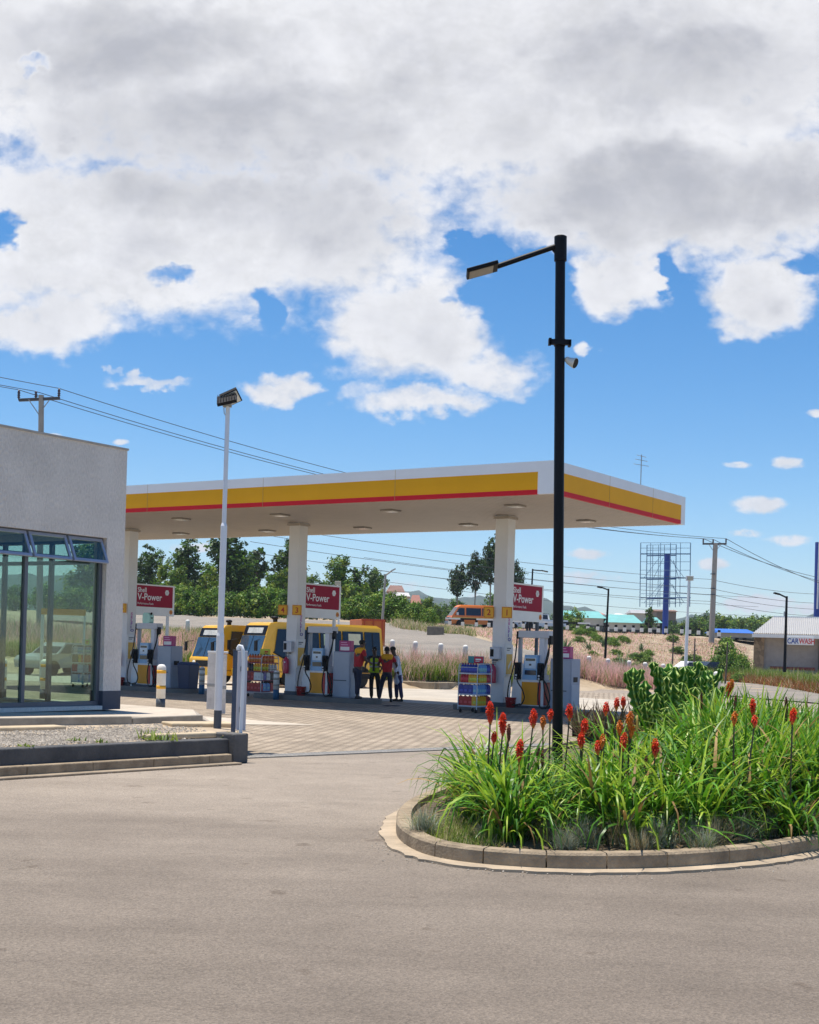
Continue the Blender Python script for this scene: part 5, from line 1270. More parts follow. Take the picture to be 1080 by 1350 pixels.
lamp('grey street lamp with raised arm in front of the left tree row', (504, None), 92, (508.5, 757), (521.5, 750), pole_conc, .10)
lamp('black street lamp rising behind the right hand crimson board', (698, None), 100, (702.5, 750), (722, 754), black, .085)
lamp('thin black street lamp on the dry slope left of the billboard', (798, 868), 74, (802.5, 776), (788, 773.5), black, .075)
lamp('black street lamp standing in front of the car wash', (1034.5, 886), 70, (1037.5, 786), (1021, 781.5), black, .085)
# short black post left of the column board
t = thing('marker_post', 'short black post seen above the right hand crimson board', 'post', onp(695, 120))
b = onp(695, 120); h = at(696, 777, 120).z-b.z
mb = MB(); mb.cyl((0, 0, 0), (0, 0, h), .10, n=8); mb.build('shaft', black, t)
mb = MB(); mb.box(-.12, .12, -.12, .12, h, h+.1); mb.build('cap', dkgrey, t)
# white light pole with square lamp
b = at(904, 880, 76); t = thing('floodlight_post', 'white light pole with square lamp head in front of the billboard frame', 'floodlight', b)
a = at(908.6, 762, 76)-b
mb = MB(); mb.cyl((0, 0, 0), a*.55, .095, n=12).cyl(a*.55, a, .065, n=12); mb.build('pole', white, t)
mb = MB(); mb.box(a.x-.16, a.x+.24, -.12, .12, a.z-.15, a.z+.12); hh = mb.build('lamp_head', lgrey, t, bevel=.02)
mb = MB(); mb.box(a.x-.12, a.x+.20, -.13, -.121, a.z-.12, a.z+.09); mb.build('lens', mk('lens_cream', (.5, .45, .33), .4, .2, 9), hh)
b = onp(447, 78); t = thing('floodlight_post', 'pale lamp head on a post behind the middle crimson board', 'floodlight', b); a = at(445, 769, 78)-b
mb = MB(); mb.cyl((0, 0, 0), (a.x, 0, a.z), .06, n=10); mb.build('pole', white, t)
mb = MB(); mb.box(a.x-.15, a.x+.2, -.1, .1, a.z-.1, a.z+.12); mb.build('lamp_head', mk('lens_cream', (.5, .45, .33)), t, bevel=.02)
# utility poles
def upole(lb, base, topz_px, y, arm, ins, r):
    t = thing('utility_pole', lb, 'utility pole', base)
    a = at(*topz_px, y)-base
    mb = MB(); mb.cyl((0, 0, 0), a, r*1.25, r, 12); mb.build('pole', pole_conc, t)
    l = at(*arm[0], y)-base; q = at(*arm[1], y)-base
    mb = MB(); d = (q-l).normalized(); an = -math.atan2(d.z, d.x); T = Matrix.Translation((l+q)/2) @ Matrix.Rotation(an, 4, 'Y'); w = (q-l).length/2
    mb.box(-w, w, -.09, .09, -.08, .08, 0, T); mb.build('cross_arm', mk('arm_steel', (.07, .065, .07), .6, .2, 5), t, bevel=.01)
    mb = MB(); m_ = (l+q)/2
    for s in (-1, 1): mb.tube([m_+Vector((s*w*.5, -.1, -.06)), Vector((m_.x*.9+a.x*.1, -.1, m_.z-w*.75))], .03, 6)
    mb.build('brace', galv, t)
    tips = []
    for p in ins:
        u_ = at(*p, y)-base; mb = MB(); z0 = np.interp(u_.x, [l.x, q.x], [l.z, q.z])
        mb.lathe([(.03, z0), (.05, z0+.12), (.10, z0+.16), (.05, z0+.22), (.10, z0+.28), (.05, z0+.34), (.09, z0+.40), (.04, u_.z), (0, u_.z)], (u_.x, 0, 0), 10); mb.build('insulator', mk('insulator_brown', (.05, .02, .03), .3, .2, 6), t)
        tips.append(base+u_)
    return t, tips
yA, yB = 77, 128
tA, tipsA = upole('grey concrete utility pole rising behind the shop roof', atz(52, 2.2, yA), (54.5, 521), yA, ((25, 527.5), (79, 525)), ((25, 514), (47.5, 516), (78, 512)), .15)
bB = onp(938, yB)
tB, tipsB = upole('tall grey utility pole on the slope right of the billboard', bB, (943.5, 716), yB, ((926.5, 717), (958, 717)), ((927.5, 710), (940.5, 711), (957.5, 710)), .22)
mb = MB()
for z in (757, 776, 784): c = at(941, z, yB)-bB; mb.box(c.x-.35, c.x+.1, -.35, -.2, c.z-.04, c.z+.04)
mb.build('bracket', dkgrey, tB)
def wire(lb, a, b, sag, r=.02, n=24, group='overhead power lines'):
    pts = []
    for i in range(n+1):
        u_ = i/n; p = a.lerp(b, u_); p = p+Vector((0, 0, -4*sag*u_*(1-u_))); pts.append(p)
    mb = MB(); mb.tube([p-a for p in pts], r, 5)
    o = mb.build('power_line', mk('wire_dark', (.05, .05, .06), .6, .0, 1), None, loc=a); tag(o, lb, 'cable', group)
for k, (p, q) in enumerate(zip(tipsA, tipsB)):
    nm = ['lowest left', 'middle', 'topmost'][k]
    wire('overhead line crossing the sky from the shop roof pole to the canopy', p, q, 1.6, .022, group='three lines over the canopy')
    d = Vector((-22, -32, 1.)); wire('overhead line leaving the picture left of the pole behind the shop', p, p+d, .6, .020, group='lines left of the shop pole')
    e = at(1180, 772+k*9, 170); wire('overhead line running right from the tall utility pole', q, e, 1.2, .028, group='lines right of the tall pole')
for k, (y0, y1) in enumerate(((690, 764), (702, 776), (714, 784), (728, 793))):
    a = at(330, y0, 100); b = at(938, y1, yB)
    wire('thin telephone line passing under the canopy toward the tall utility pole', a, b, .5, .018, group='lower telephone lines')
    wire('thin line running low to the right from the tall pole', b, at(1150, y1+16, 180), .8, .022, group='low lines at the right edge')
for k in range(3):
    wire('thin line crossing behind the right hand column', at(480, 735+k*14, 150), at(1000, 788+k*12, 190), .6, .022, group='far lines behind the canopy')
# billboard frame
yb = 158.; base = onp(877, yb); t = thing('billboard_frame', 'empty steel billboard frame on a thick blue column', 'billboard', base)
q = lambda px, py: at(px, py, yb)-base
mb = MB(); mb.cyl((q(877, 830).x, 0, 0), q(880, 731), .36, .33, 18); mb.build('column', blue, t)
fr_m = mk('frame_steel', (.12, .22, .36), .6, .15, 4); bl2 = mk('frame_blue', (.02, .10, .26), .5, .12, 4)
def bar(mb, a, b, w, y=0.):
    a = Vector((a.x, y, a.z)); b = Vector((b.x, y, b.z)); mb.tube([a, b], w, 4)
def face(yo, xl, xr, tilt):
    mb = MB()
    for py in (716, 723, 741, 752, 773, 783, 795): bar(mb, q(xl, py+tilt), q(xr, py), .035, yo)
    mb.build('rail', fr_m, t)
    mb = MB()
    for py in (730.7, 762.3, 788.3): bar(mb, q(xl, py+tilt*.5), q(xr, py), .085, yo)
    mb.build('main_beam', bl2, t)
    mb = MB(); n = 5
    for i in range(n+1):
        x = xl+(xr-xl)*i/n; bar(mb, q(x, 716+tilt*(1-i/n)), q(x-1.2, 800), .04 if 0 < i < n else .06, yo)
    mb.build('upright', fr_m, t)
face(-.5, 844, 909.5, 0); face(1.9, 857, 896, 1)
mb = MB()
for s, (a, b) in enumerate((((857, 800), (877, 767)), ((862, 764), (876, 735)), ((850, 762), (872, 733)), ((850, 795), (874, 768)), ((884, 735), (904, 762)), ((884, 767), (904, 795)), ((889, 738), (897, 764)), ((888, 770), (900, 797)))):
    bar(mb, q(*a), q(*b), .035, .6)
mb.build('brace', fr_m, t)
mb = MB(); mb.lathe([(0, 0), (.55, 0), (.55, .35), (0, .35)], (q(877, 830).x, 0, 0), 16); mb.build('footing', concrete, t)
# second blue column at the right edge
b = onp(1078, 150); t = thing('billboard_frame', 'blue billboard column with white light box at the right picture edge', 'billboard', b)
q2 = lambda px, py: at(px, py, 150)-b
mb = MB(); mb.cyl((0, 0, 0), q2(1081, 715), .5, n=16); mb.build('column', blue, t)
mb = MB(); mb.box(q2(1076, 780).x, q2(1077.5, 780).x, -.6, -.3, q2(1076, 803).z, q2(1076, 715).z); mb.build('light_box', white, t)
# guard posts along the highway
gpm = mk('post_white', (.75, .75, .72), .6, .05, 4)
def gpost(px, y, lb, grp):
    p = onp(px, y); t = thing('guard_post', lb, 'guard post', p, 0, grp)
    mb = MB(); mb.box(-.13, .13, -.09, .09, -.1, .62); mb.build('shaft', black, t, bevel=.01)
    mb = MB(); mb.box(-.16, .16, -.115, .115, .22, .62); mb.build('white_block', gpm, t, bevel=.01)
    mb = MB(); mb.box(-.13, .13, -.09, .09, .62, .86); mb.build('head', black, t, bevel=.01)
for px in (593, 610, 628, 644.5, 676, 690, 705, 720, 733): gpost(px, 134.5, 'black and white guard post in front of the highway vehicles', 'guard posts before the vehicles')
for px in (748, 761.5, 775, 788, 801, 812, 823.5, 835, 846, 857, 868, 878, 899, 909, 921, 934, 948): gpost(px, 134.5, 'black and white guard post along the crest of the dry slope', 'guard posts along the slope')
for (p0, p1, lb) in ((587, 650, 'white guard rail in front of the orange van'), (668, 778, 'white guard rail in front of the white pickup truck')):
    a, b = onp(p0, 134.2, .85), onp(p1, 134.2, .85); t = thing('guard_rail', lb, 'guard rail', a, math.atan2(b.y-a.y, b.x-a.x))
    L = (b-a).length; mb = MB(); mb.prism([(-.02, -.08), (.03, -.05), (0, -.02), (0, .02), (.03, .05), (-.02, .08), (-.05, .08), (-.05, -.08)], 0, L, 'x'); mb.build('beam', white, t)
    mb = MB(); k = 1.5
    while k < L-1: mb.box(k, k+1.6, -.065, -.05, -.085, .085); k += 4.
    mb.build('black_section', black, t)
# car wash
cw = at(993, 886, 108); cw.z = H(cw.x, 108)-.05; s = 108/FPX
CWR = math.radians(-14); CWM = Matrix.Rotation(CWR, 4, 'Z')
t = thing('car_wash', 'low car wash building with pale ribbed roof and stone corner pier', 'building', cw, CWR)
SCW = 108/FPX*1.03
X = lambda px: (px-993)*SCW
zE, zR, zS = 51*s, 75*s, 3*s
wl = mk('carwash_wall', (.30, .28, .275), .85, .12, 2, .15, 12)
mb = MB(); mb.box(X(1006), X(1073), .3, 6, 0, zE-.1); mb.build('wall', wl, t)
mb = MB(); mb.box(X(1076), X(1150), .5, 6, 0, zE-.1); mb.build('wall', mk('carwash_orange', (.45, .18, .09), .8, .15, 2), t)
st = bpy.data.materials.new('stone_pier'); st.use_nodes = True; _n = st.node_tree; _p = _n.nodes['Principled BSDF']; _v = _n.nodes.new('ShaderNodeTexVoronoi'); _v.inputs['Scale'].default_value = 3.2
_tcc = _n.nodes.new('ShaderNodeTexCoord'); _n.links.new(_tcc.outputs['Object'], _v.inputs['Vector']); _r2 = _n.nodes.new('ShaderNodeValToRGB'); _r2.color_ramp.elements[0].color = (.12, .085, .055, 1); _r2.color_ramp.elements[1].color = (.34, .25, .16, 1); _n.links.new(_v.outputs['Color'], _r2.inputs[0]); _n.links.new(_r2.outputs[0], _p.inputs['Base Color']); _p.inputs['Roughness'].default_value = .95
mb = MB(); mb.box(X(993), X(1006)-.01, 0, 1.2, 0, zE-.1); mb.build('corner_pier', st, t, bevel=.02)
mb = MB(); mb.box(X(1073.5), X(1075.5), .0, .25, 0, zE-.1); mb.build('post', dkgrey, t)
mb = MB(); mb.box(X(1014), X(1069), .2, .29, 5*s, 9*s); mb.build('maroon_stripe', mk('maroon', (.18, .012, .02), .5, .1, 3), t)
mb = MB(); mb.box(X(1014), X(1069), .22, .29, 0, 5*s-.01); mb.build('base_band', mk('band_grey_blue', (.16, .17, .2), .6, .1, 3), t)
rm = bpy.data.materials.new('ribbed_roof'); rm.use_nodes = True
mb = MB(); x0, x1 = X(991), X(1150); rx = X(1017); n = 62
for i in range(n):
    a = x0+(x1-x0)*i/n; b = x0+(x1-x0)*(i+1)/n; m_ = (a+b)/2
    def up(x): return min(1., (x-x0)/(rx-x0+.001))
    for u0, u1, o0, o1 in ((a, m_, 0, .10), (m_, b, .10, 0)):
        mb.add([(u0, -1.0, zE+o0), (u1, -1.0, zE+o1), (u1, -1.0+4.2*up(u1), zE+(zR-zE)*up(u1)+o1), (u0, -1.0+4.2*up(u0), zE+(zR-zE)*up(u0)+o0)], [(0, 1, 2, 3)])
mb.add([(x0, -1, zE), (rx, 3.2, zR), (x0, 7.4, zE)], [(0, 1, 2)]); mb.add([(rx, 3.2, zR), (x1, 3.2, zR), (x1, 7.4, zE), (x0, 7.4, zE)], [(0, 1, 2, 3)])
rfo = mb.build('roof', mk('roof_pale', (.44, .435, .43), .55, .06, 2), t, fix=False)
mb = MB(); mb.box(x0-.05, x1, -1.08, -.98, zE-.28, zE+.0); mb.box(X(1005), x1, -.98, .3, zE-.2, zE-.1); mb.build('gutter', white, rfo)
mb = MB(); mb.box(rx, x1, 3.1, 3.3, zR-.02, zR+.12); mb.build('ridge_cap', white, rfo)
mb = MB(); mb.cyl((X(1032), 3.2, zR), (X(1032), 3.2, zR+.5), .12, n=8); mb.build('vent_pipe', galv, rfo)
sg = thing('carwash_sign', 'white sign reading CARWASH in blue and red below the pale roof', 'sign', cw+CWM @ Vector((X(1032.2), -1.09, 0)), CWR)
zs0, zs1 = 38.0*s, 48*s
mb = MB(); mb.box(0, 34.5*s, -.08, 0, zs0, zs1); mb.build('board', white, sg)
text('lettering', 'CAR', .58, blue, sg, (.08, -.085, zs0+.10), '-y', .004, .012, sx=.75)
text('lettering', 'WASH', .58, mk('letter_red', (.60, .02, .03), .5, 0, 1), sg, (.08+14.6*s, -.085, zs0+.10), '-y', .004, .012, sx=.72)
sb = thing('notice_board', 'small red and white board at the right end of the car wash', 'sign', cw+CWM @ Vector((X(1076.5), -.9, .6)), CWR)
mb = MB(); mb.box(0, 1., -.05, 0, .0, .9); mb.build('panel', red, sb)
mb = MB(); mb.box(.15, .85, -.06, -.051, .45, .7); mb.build('white_field', white, sb); mb = MB(); mb.box(.1, .2, -.04, 0, -.7, 0).box(.8, .9, -.04, 0, -.7, 0); mb.build('leg', dkgrey, sb)
# far buildings
teal_m = mk('teal_roof', (.16, .42, .40), .55, .12, .6); cream = mk('cream_wall', (.52, .49, .44), .8, .1, 1)
def house(lb, px0, px1, y, z_eave_py, z_ridge_py, base_z, wall_m, roof_m, name='house', cat='building', depth=8., hip=.12, wins=4, gable=False):
    a = at(px0, z_eave_py, y); b = at(px1, z_eave_py, y); ze = (a.z+b.z)/2; zr = at((px0+px1)/2, z_ridge_py, y).z
    t = thing(name, lb, cat, (a.x, y, base_z)); w = b.x-a.x; ze -= base_z; zr -= base_z
    mb = MB(); mb.box(.4, w-.4, .5, depth-.5, 0, ze-.01); wl_ = mb.build('wall', wall_m, t)
    h = w*hip
    mb = MB(); mb.add([(0, 0, ze), (w, 0, ze), (w, depth, ze), (0, depth, ze), (h, depth/2, zr), (w-h, depth/2, zr)], [(0, 1, 5, 4), (1, 2, 5), (2, 3, 4, 5), (3, 0, 4), (3, 2, 1, 0)])
    mb.build('roof', roof_m, t)
    for k in range(wins):
        x = .4+(w-.8)*(k+.5)/wins; mb = MB(); mb.box(x-.7, x+.7, .46, .49, ze*.38, ze*.8); mb.build('window', tint_g, t)
    return t
house('long teal roofed school block left of the thin black lamp', 738, 800, 215, 814.5, 804.5, 1.6, cream, teal_m, wins=6, hip=.10)
house('long teal roofed block right of the thin black lamp', 800, 848, 212, 821, 809.5, 1.4, cream, teal_m, wins=5, hip=.15)
house('small pale teal roofed house below the billboard frame', 857, 874, 205, 821, 813, 1.4, mk('grey_wall', (.3, .3, .28), .8, .1, 1), teal_m, wins=2)
house('grey roofed house behind the teal roofed blocks', 832, 858, 260, 808.5, 803.5, 1.6, cream, mk('slate_roof', (.35, .35, .36), .7, .1, 1), wins=3)
house('brown flat roofed block behind the blue billboard column', 864, 895, 270, 806, 803, 1.6, mk('brown_wall', (.22, .17, .13), .8, .1, 1), mk('brown_roof', (.25, .15, .11), .7, .1, 1), wins=4, hip=.01)
house('white roofed house with pale red gable above the teal roofs', 784, 798, 290, 810, 806, 1.6, cream, mk('pale_red_roof', (.5, .2, .16), .7, .1, 1), wins=2, hip=.3)
house('white roofed house right of the pale red roof', 811, 826, 285, 811, 808, 1.6, cream, mk('white_roof', (.62, .6, .58), .7, .1, 1), wins=2, hip=.3)
house('low building with a bright blue roof left of the car wash', 948, 998, 160, 834.5, 828.5, 1.9, mk('grey_wall', (.3, .3, .28)), mk('blue_roof', (.015, .13, .52), .5, .06, 1), wins=4, hip=.04)
house('brown gabled house on the hill above the left tree row', 509, 534, 190, 780, 770, 5.5, mk('white_wall', (.6, .58, .55), .8, .1, 1), mk('tile_roof', (.20, .11, .085), .8, .2, 1), wins=3, hip=.18)
house('white walled house with a pale roof beside the brown gabled house', 516, 541, 180, 786, 779.5, 5, mk('white_wall', (.6, .58, .55)), mk('sheet_roof', (.50, .48, .46), .6, .1, 1), wins=3, hip=.1)
house('red brown roofed house half hidden by the hillside trees', 540, 556, 185, 796, 783, 5, mk('brown_wall', (.22, .17, .13)), mk('redbrown_roof', (.26, .11, .08), .8, .15, 1), wins=2, hip=.2)
# red kiosk and dark boundary wall beyond the highway
mb = MB(); mb.box(0, (905-740)/FPX*172, -.15, .15, 0, 1.9); a = at(742, 826, 172); a.z = 1.7
tag(mb.build('boundary_wall', mk('dark_stone_wall', (.10, .085, .075), .95, .35, 1.2), loc=a), 'dark stone boundary wall beyond the highway guard posts', 'wall')
a = at(822, 830, 170); a.z = 2.; kt = thing('kiosk', 'low red roofed kiosk left of the blue billboard column', 'kiosk', a)
mb = MB(); mb.box(.2, 1.8, 0, 1.5, 0, 1.9); mb.build('wall', cream, kt); mb = MB(); mb.frustum((-.1, 2.1, -.3, 1.8), (.4, 1.6, .4, 1.1), 1.9, 2.5); mb.build('roof', mk('kiosk_red', (.45, .06, .05), .6, .1, 2), kt)
mb = MB(); mb.box(.6, 1.3, -.01, .005, .7, 1.5); mb.build('window', tint_g, kt)
# stakes and planters on the dry slope
for px, py0, py1, y, lb in ((884.5, 873, 840, 80, 'dark leaning stake on the slope left of the white light pole'), (913, 872, 842, 84, 'dark leaning stake right of the white light pole'), (956, 872, 846, 84, 'dark leaning stake between the utility pole and the car wash')):
    b = onp(px, y); a = at(px+3.5, py1, y)-b; t = thing('stake', lb, 'stake', b); mb = MB(); mb.tube([(0, 0, -.1), a*.5+Vector((.03, 0, 0)), a], [.06, .05, .04], 6); mb.build('stem', bark, t); mb = MB(); mb.tube([a*.7, a*.7+Vector((.18, 0, .18))], .03, 5); mb.build('side_stub', bark, t)
for px, y, w, lb in ((862, 84, 1.3, 'dark timber planter box amid the dry slope'), (574, 79.5, 1.0, 'grey timber sleeper block at the edge of the access road')):
    b = onp(px, y); t = thing('planter', lb, 'planter', b); mb = MB(); mb.box(-w/2, w/2, -.3, .3, -.1, .55); mb.build('box', wood, t, bevel=.03)
    mb = MB(); mb.box(-w/2+.06, w/2-.06, -.24, .24, .55, .57); mb.build('soil', mk('dark_soil', (.05, .035, .025), .95, .3, 5), t)
# ------------------------------------------------------------------ vegetation
def leafmat(name, c1, c2, rnd=.3, trans=.25, scale=.8, rough=.55):
    return mk(name, c1, rough, 0, scale, col2=c2, rnd=rnd, trans=trans, detail=3, spec=.3)
lf_dark = leafmat('leaf_dark', (.030, .066, .014), (.075, .135, .024))
lf_mid = leafmat('leaf_mid', (.065, .155, .016), (.165, .29, .030))
lf_lite = leafmat('leaf_light', (.15, .23, .025), (.33, .40, .06))
lf_euc = leafmat('leaf_eucalypt', (.030, .052, .022), (.075, .105, .045))
def leaf_cards(P, N_, size, rng, asp=.55):
    n = len(P)
    rnd_ = rng.normal(size=(n, 3)); d = N_*.8+rnd_*.75; d /= np.linalg.norm(d, axis=1)[:, None]
    a = np.cross(d, rng.normal(size=(n, 3))); a /= np.linalg.norm(a, axis=1)[:, None]; b = np.cross(d, a)
    s = (size*rng.uniform(.6, 1.3, n))[:, None]
    V = np.stack([P-a*s*.5, P+b*s*asp*.5, P+a*s*.5, P-b*s*asp*.5], 1).reshape(-1, 3)
    return V, np.arange(4*n).reshape(-1, 4)
def crown(name, lobes, n, size, mats, seed, shares=(.5, .5)):
    """lobes: (centre, radii); leaves lie in clumps through the outer half of each lobe"""
    rng = np.random.default_rng(seed); Ps, Ns = [], []
    vol = np.array([l[1][0]*l[1][1]*l[1][2] for l in lobes])**.7; vol /= vol.sum()
    for (c, r), f in zip(lobes, vol):
        k = max(6, int(n*f/22)); cc = rng.normal(size=(k, 3)); cc /= np.linalg.norm(cc, axis=1)[:, None]; rad = rng.uniform(.45, 1., k)**.6
        for q, rr in zip(cc, rad):
            m = 22; off = rng.normal(size=(m, 3))*.17
            p = (q*rr+off)*np.array(r)+np.array(c); Ps.append(p); nn = q+off*1.5+np.array((0, 0, .35)); Ns.append(np.broadcast_to(q+np.array((0, 0, .35)), (m, 3))+off)
    P = np.concatenate(Ps); N_ = np.concatenate(Ns); V, Q = leaf_cards(P, N_, size, rng)
    # whole clumps share one leaf tone
    cl_ = np.repeat(rng.choice(len(mats), size=len(P)//22+1, p=shares), 22)[:len(P)]
    return npmesh(name, V, Q, mats, cl_)
def trunk_mesh(name, h, r, limbs, seed, m=bark):
    rg = random.Random(seed); mb = MB()
    mb.tube([(0, 0, -.3), (rg.uniform(-.1, .1)*r, 0, h*.3), (rg.uniform(-1, 1)*r, rg.uniform(-1, 1)*r, h*.65), (0, 0, h)], [r*1.3, r, r*.75, r*.4], 8)
    for p in limbs:
        z0 = rg.uniform(.35, .75)*h; mb.tube([(0, 0, z0), (p[0]*.5, p[1]*.5, z0+(p[2]-z0)*.6), p], [r*.5, r*.35, r*.12], 6)
    return mb.mesh(name, m)
def lob(seed, n, W_, z0, z1, r0, r1, squash=1.):
    rg = random.Random(seed); o = []
    for i in range(n):
        f = (i+.5)/n; z = z0+(z1-z0)*f; w = W_*math.sin(PI*min(.98, .22+f*.68))
        a = rg.uniform(0, 6.28); d = rg.uniform(.2, .75)*w; r = rg.uniform(r0, r1)*(1-.3*f)
        o.append(((d*math.cos(a), d*math.sin(a), z), (r, r, r*squash)))
    return o
KIND = {}
def kind(nm, hgt, lobes, n, size, mats, shares, th, tr, seed, bm=bark):
    KIND[nm] = (hgt, crown('crown', lobes, n, size, mats, seed, shares), trunk_mesh('trunk', th, tr, [tuple(np.array(l[0])*.9) for l in lobes[:6]], seed, bm))
# unit trees, all about 10 m tall before scaling; bushes 3 m
kind('broad', 10, lob(1, 13, 3.0, 3, 8.6, 1.5, 2.2), 5200, .42, [lf_dark, lf_mid, lf_lite], (.45, .40, .15), 7.5, .22, 1)
kind('broad2', 10, lob(2, 12, 3.2, 2.4, 8.8, 1.4, 2.0), 5200, .42, [lf_dark, lf_mid, lf_lite], (.3, .45, .25), 7.5, .22, 2)
kind('tall', 10, lob(3, 14, 1.5, 1.4, 9.2, .9, 1.5, 1.2), 5200, .36, [lf_dark, lf_mid], (.8, .2), 8.5, .2, 3)
kind('loose', 10, lob(4, 15, 2.3, 3.2, 9.2, .8, 1.3), 3600, .40, [lf_euc, lf_mid, lf_dark], (.5, .3, .2), 8.5, .17, 4)
kind('light', 10, lob(5, 13, 2.8, 1.8, 8.6, 1.2, 1.9), 4600, .44, [lf_mid, lf_lite, lf_dark], (.4, .45, .15), 7.5, .2, 5)
pale_bark = mk('pale_bark', (.30, .26, .21), .85, .25, 5, .3, 20)
eul = [((-.3, 0, 6.6), (1.7, 1.6, 1.3)), ((.5, .4, 7.8), (1.5, 1.4, 1.2)), ((-.9, -.3, 7.6), (1.1, 1.1, .9)), ((.2, -.4, 8.9), (1.1, 1.0, .9)), ((1.2, .1, 6.7), (1.0, 1., .8)), ((-.2, .2, 5.5), (.8, .8, .6))]
kind('eucalypt', 10, eul, 3000, .38, [lf_euc, lf_dark], (.6, .4), 8.4, .13, 6, pale_bark)
bul = [((0, 0, 1.2), (1.7, 1.6, 1.3)), ((-1.0, .2, 1.0), (1.0, 1., 1.0)), ((1.0, -.1, 1.1), (1.1, 1., 1.05)), ((.3, 0, 2.1), (1., 1., .8)), ((-.5, -.4, 1.9), (.8, .8, .7))]
kind('bush', 3, bul, 3400, .26, [lf_dark, lf_mid, lf_lite], (.15, .55, .3), 1.5, .08, 7)
kind('bush2', 3, [(tuple(np.array(c)*(1, 1, 1.05)), r) for c, r in bul[::-1]], 3000, .28, [lf_dark, lf_mid, lf_lite], (.35, .5, .15), 1.5, .08, 8)
kind('wood', 10, lob(9, 10, 4.2, 2.2, 8.2, 1.6, 2.6), 1500, .95, [lf_dark, lf_mid], (.7, .3), 5, .3, 9)
def tree(px, y, top_py, kd, lb, grp=None, w=None, name='tree', cat='tree', base=None):
    b = onp(px, y) if base is None else base
    hgt, cr, tk_ = KIND[kd]; h = at(px, top_py, y).z-b.z; k = h/hgt
    t = thing(name, lb, cat, b, R.uniform(0, 6.28), grp); kw = k*(w or 1)
    t.scale = (kw, kw, k)
    link('trunk', tk_, t); link('crown', cr, t); return t
G1 = 'trees beyond the access road'
# left tree line, back to front (x, depth, top)
for i, (px, y, tp, kd, w, lb) in enumerate([
    (120, 150, 700, 'broad', 1.2, 'dark broad tree mostly hidden behind the shop'), (196, 140, 716, 'tall', 1.3, 'dark tree right against the left hand canopy column'), (216, 128, 735, 'light', .9, 'yellow green rounded tree above the crimson board by the shop'),
    (246, 138, 706, 'tall', 1.35, 'tall dark tree between the shop column and the floodlight post'), (236, 122, 742, 'broad2', .9, 'mid green tree in front of the tall dark one'), (270, 124, 738, 'light', 1.0, 'light green tree left of the floodlight post'),
    (297, 130, 690, 'tall', 1.45, 'tallest dark columnar tree behind the floodlight post'), (316, 132, 712, 'tall', 1.0, 'dark columnar tree just right of the floodlight post'), (336, 138, 717, 'loose', 1.1, 'pointed dark tree standing alone right of the floodlight post'), (352, 122, 752, 'light', 1.0, 'pale leaved tree below the pointed dark one'),
    (372, 122, 745, 'broad2', .8, 'light green tree left of the middle column'), (379, 136, 708, 'tall', 1.2, 'tall dark tree cut by the left edge of the middle column'), (408, 132, 752, 'broad', .9, 'dark tree just right of the middle column'),
    (426, 136, 760, 'broad', .8, 'low dark tree above the middle crimson board'), (449, 128, 726, 'broad2', 1.05, 'tall rounded tree rising above the middle crimson board'), (470, 134, 745, 'loose', 1.0, 'small crowned tree right of the tall rounded one'), (490, 134, 741, 'broad', 1.0, 'dark two headed tree left of the grey street lamp'),
    (484, 118, 766, 'light', 1.0, 'yellow green tree below the dark two headed tree'), (514, 130, 776, 'broad', .9, 'dark green tree behind the grey street lamp pole'), (533, 122, 782, 'loose', 1.1, 'feathery tree in front of the white walled house'), (552, 130, 790, 'broad', .9, 'green tree right of the white walled house'),
    (566, 126, 784, 'broad2', 1.0, 'rounded green tree left of the twin thin trees'), (578, 128, 797, 'broad', 1.0, 'dark rounded tree below the tall thin tree'), (602, 156, 787, 'broad', 1.3, 'dark rounded tree under the leftmost of the thin trees'), (648, 156, 778, 'broad2', 1.0, 'green tree touching the left edge of the right hand column')]):
    tree(px, y, tp, kd, lb, G1, w)
for px, y, tp, w, lb in ((602, 150, 741, .80, 'leftmost thin trunked tree with a rounded crown'), (625, 150, 725, .62, 'thin trunked tree in the middle of the three by the right column'), (645, 152, 703, .62, 'tallest thin trunked tree partly behind the right hand column'), (672, 156, 736, .85, 'thin trunked tree showing right of the right hand column')):
    tree(px, y, tp, 'eucalypt', lb, 'thin trunked trees', w)
bl = [(192, 112, 775), (214, 111, 768), (236, 110, 772), (256, 109, 775), (279, 108, 774), (300, 107, 780), (322, 107, 778), (340, 106, 772), (360, 106, 770), (384, 104, 776), (418, 103, 782), (440, 102, 784), (462, 101, 786), (482, 101, 782), (503, 99, 780), (520, 98, 786), (536, 97, 788), (552, 96, 796), (566, 95, 800), (160, 113, 770), (130, 114, 772), (95, 115, 772), (60, 116, 770), (20, 117, 772)]
bn = ['near the left hand column', 'above the crimson board by the shop', 'second right of the crimson board by the shop', 'right of the crimson board by the shop', 'left of the floodlight post', 'directly behind the floodlight post', 'just right of the floodlight post', 'below the pale leaved tree', 'left of the plate numbered 4', 'behind the plate numbered 4', 'right of the plate numbered 3', 'behind the middle crimson board', 'right of the middle crimson board', 'left of the grey street lamp', 'at the foot of the grey street lamp', 'right of the grey street lamp', 'below the white walled house', 'below the feathery tree', 'at the right end of the bush row', 'behind the shop corner', 'behind the right shop window', 'seen through the right shop window', 'seen through the left shop window', 'at the left edge behind the shop window']
for i, ((px, y, tp), nm) in enumerate(zip(bl, bn)):
    tree(px, y, tp+R.uniform(-2, 2), ('bush', 'bush2')[i % 2], 'rounded green roadside bush '+nm, 'bushes along the access road', R.uniform(.85, 1.1), 'bush', 'bush')
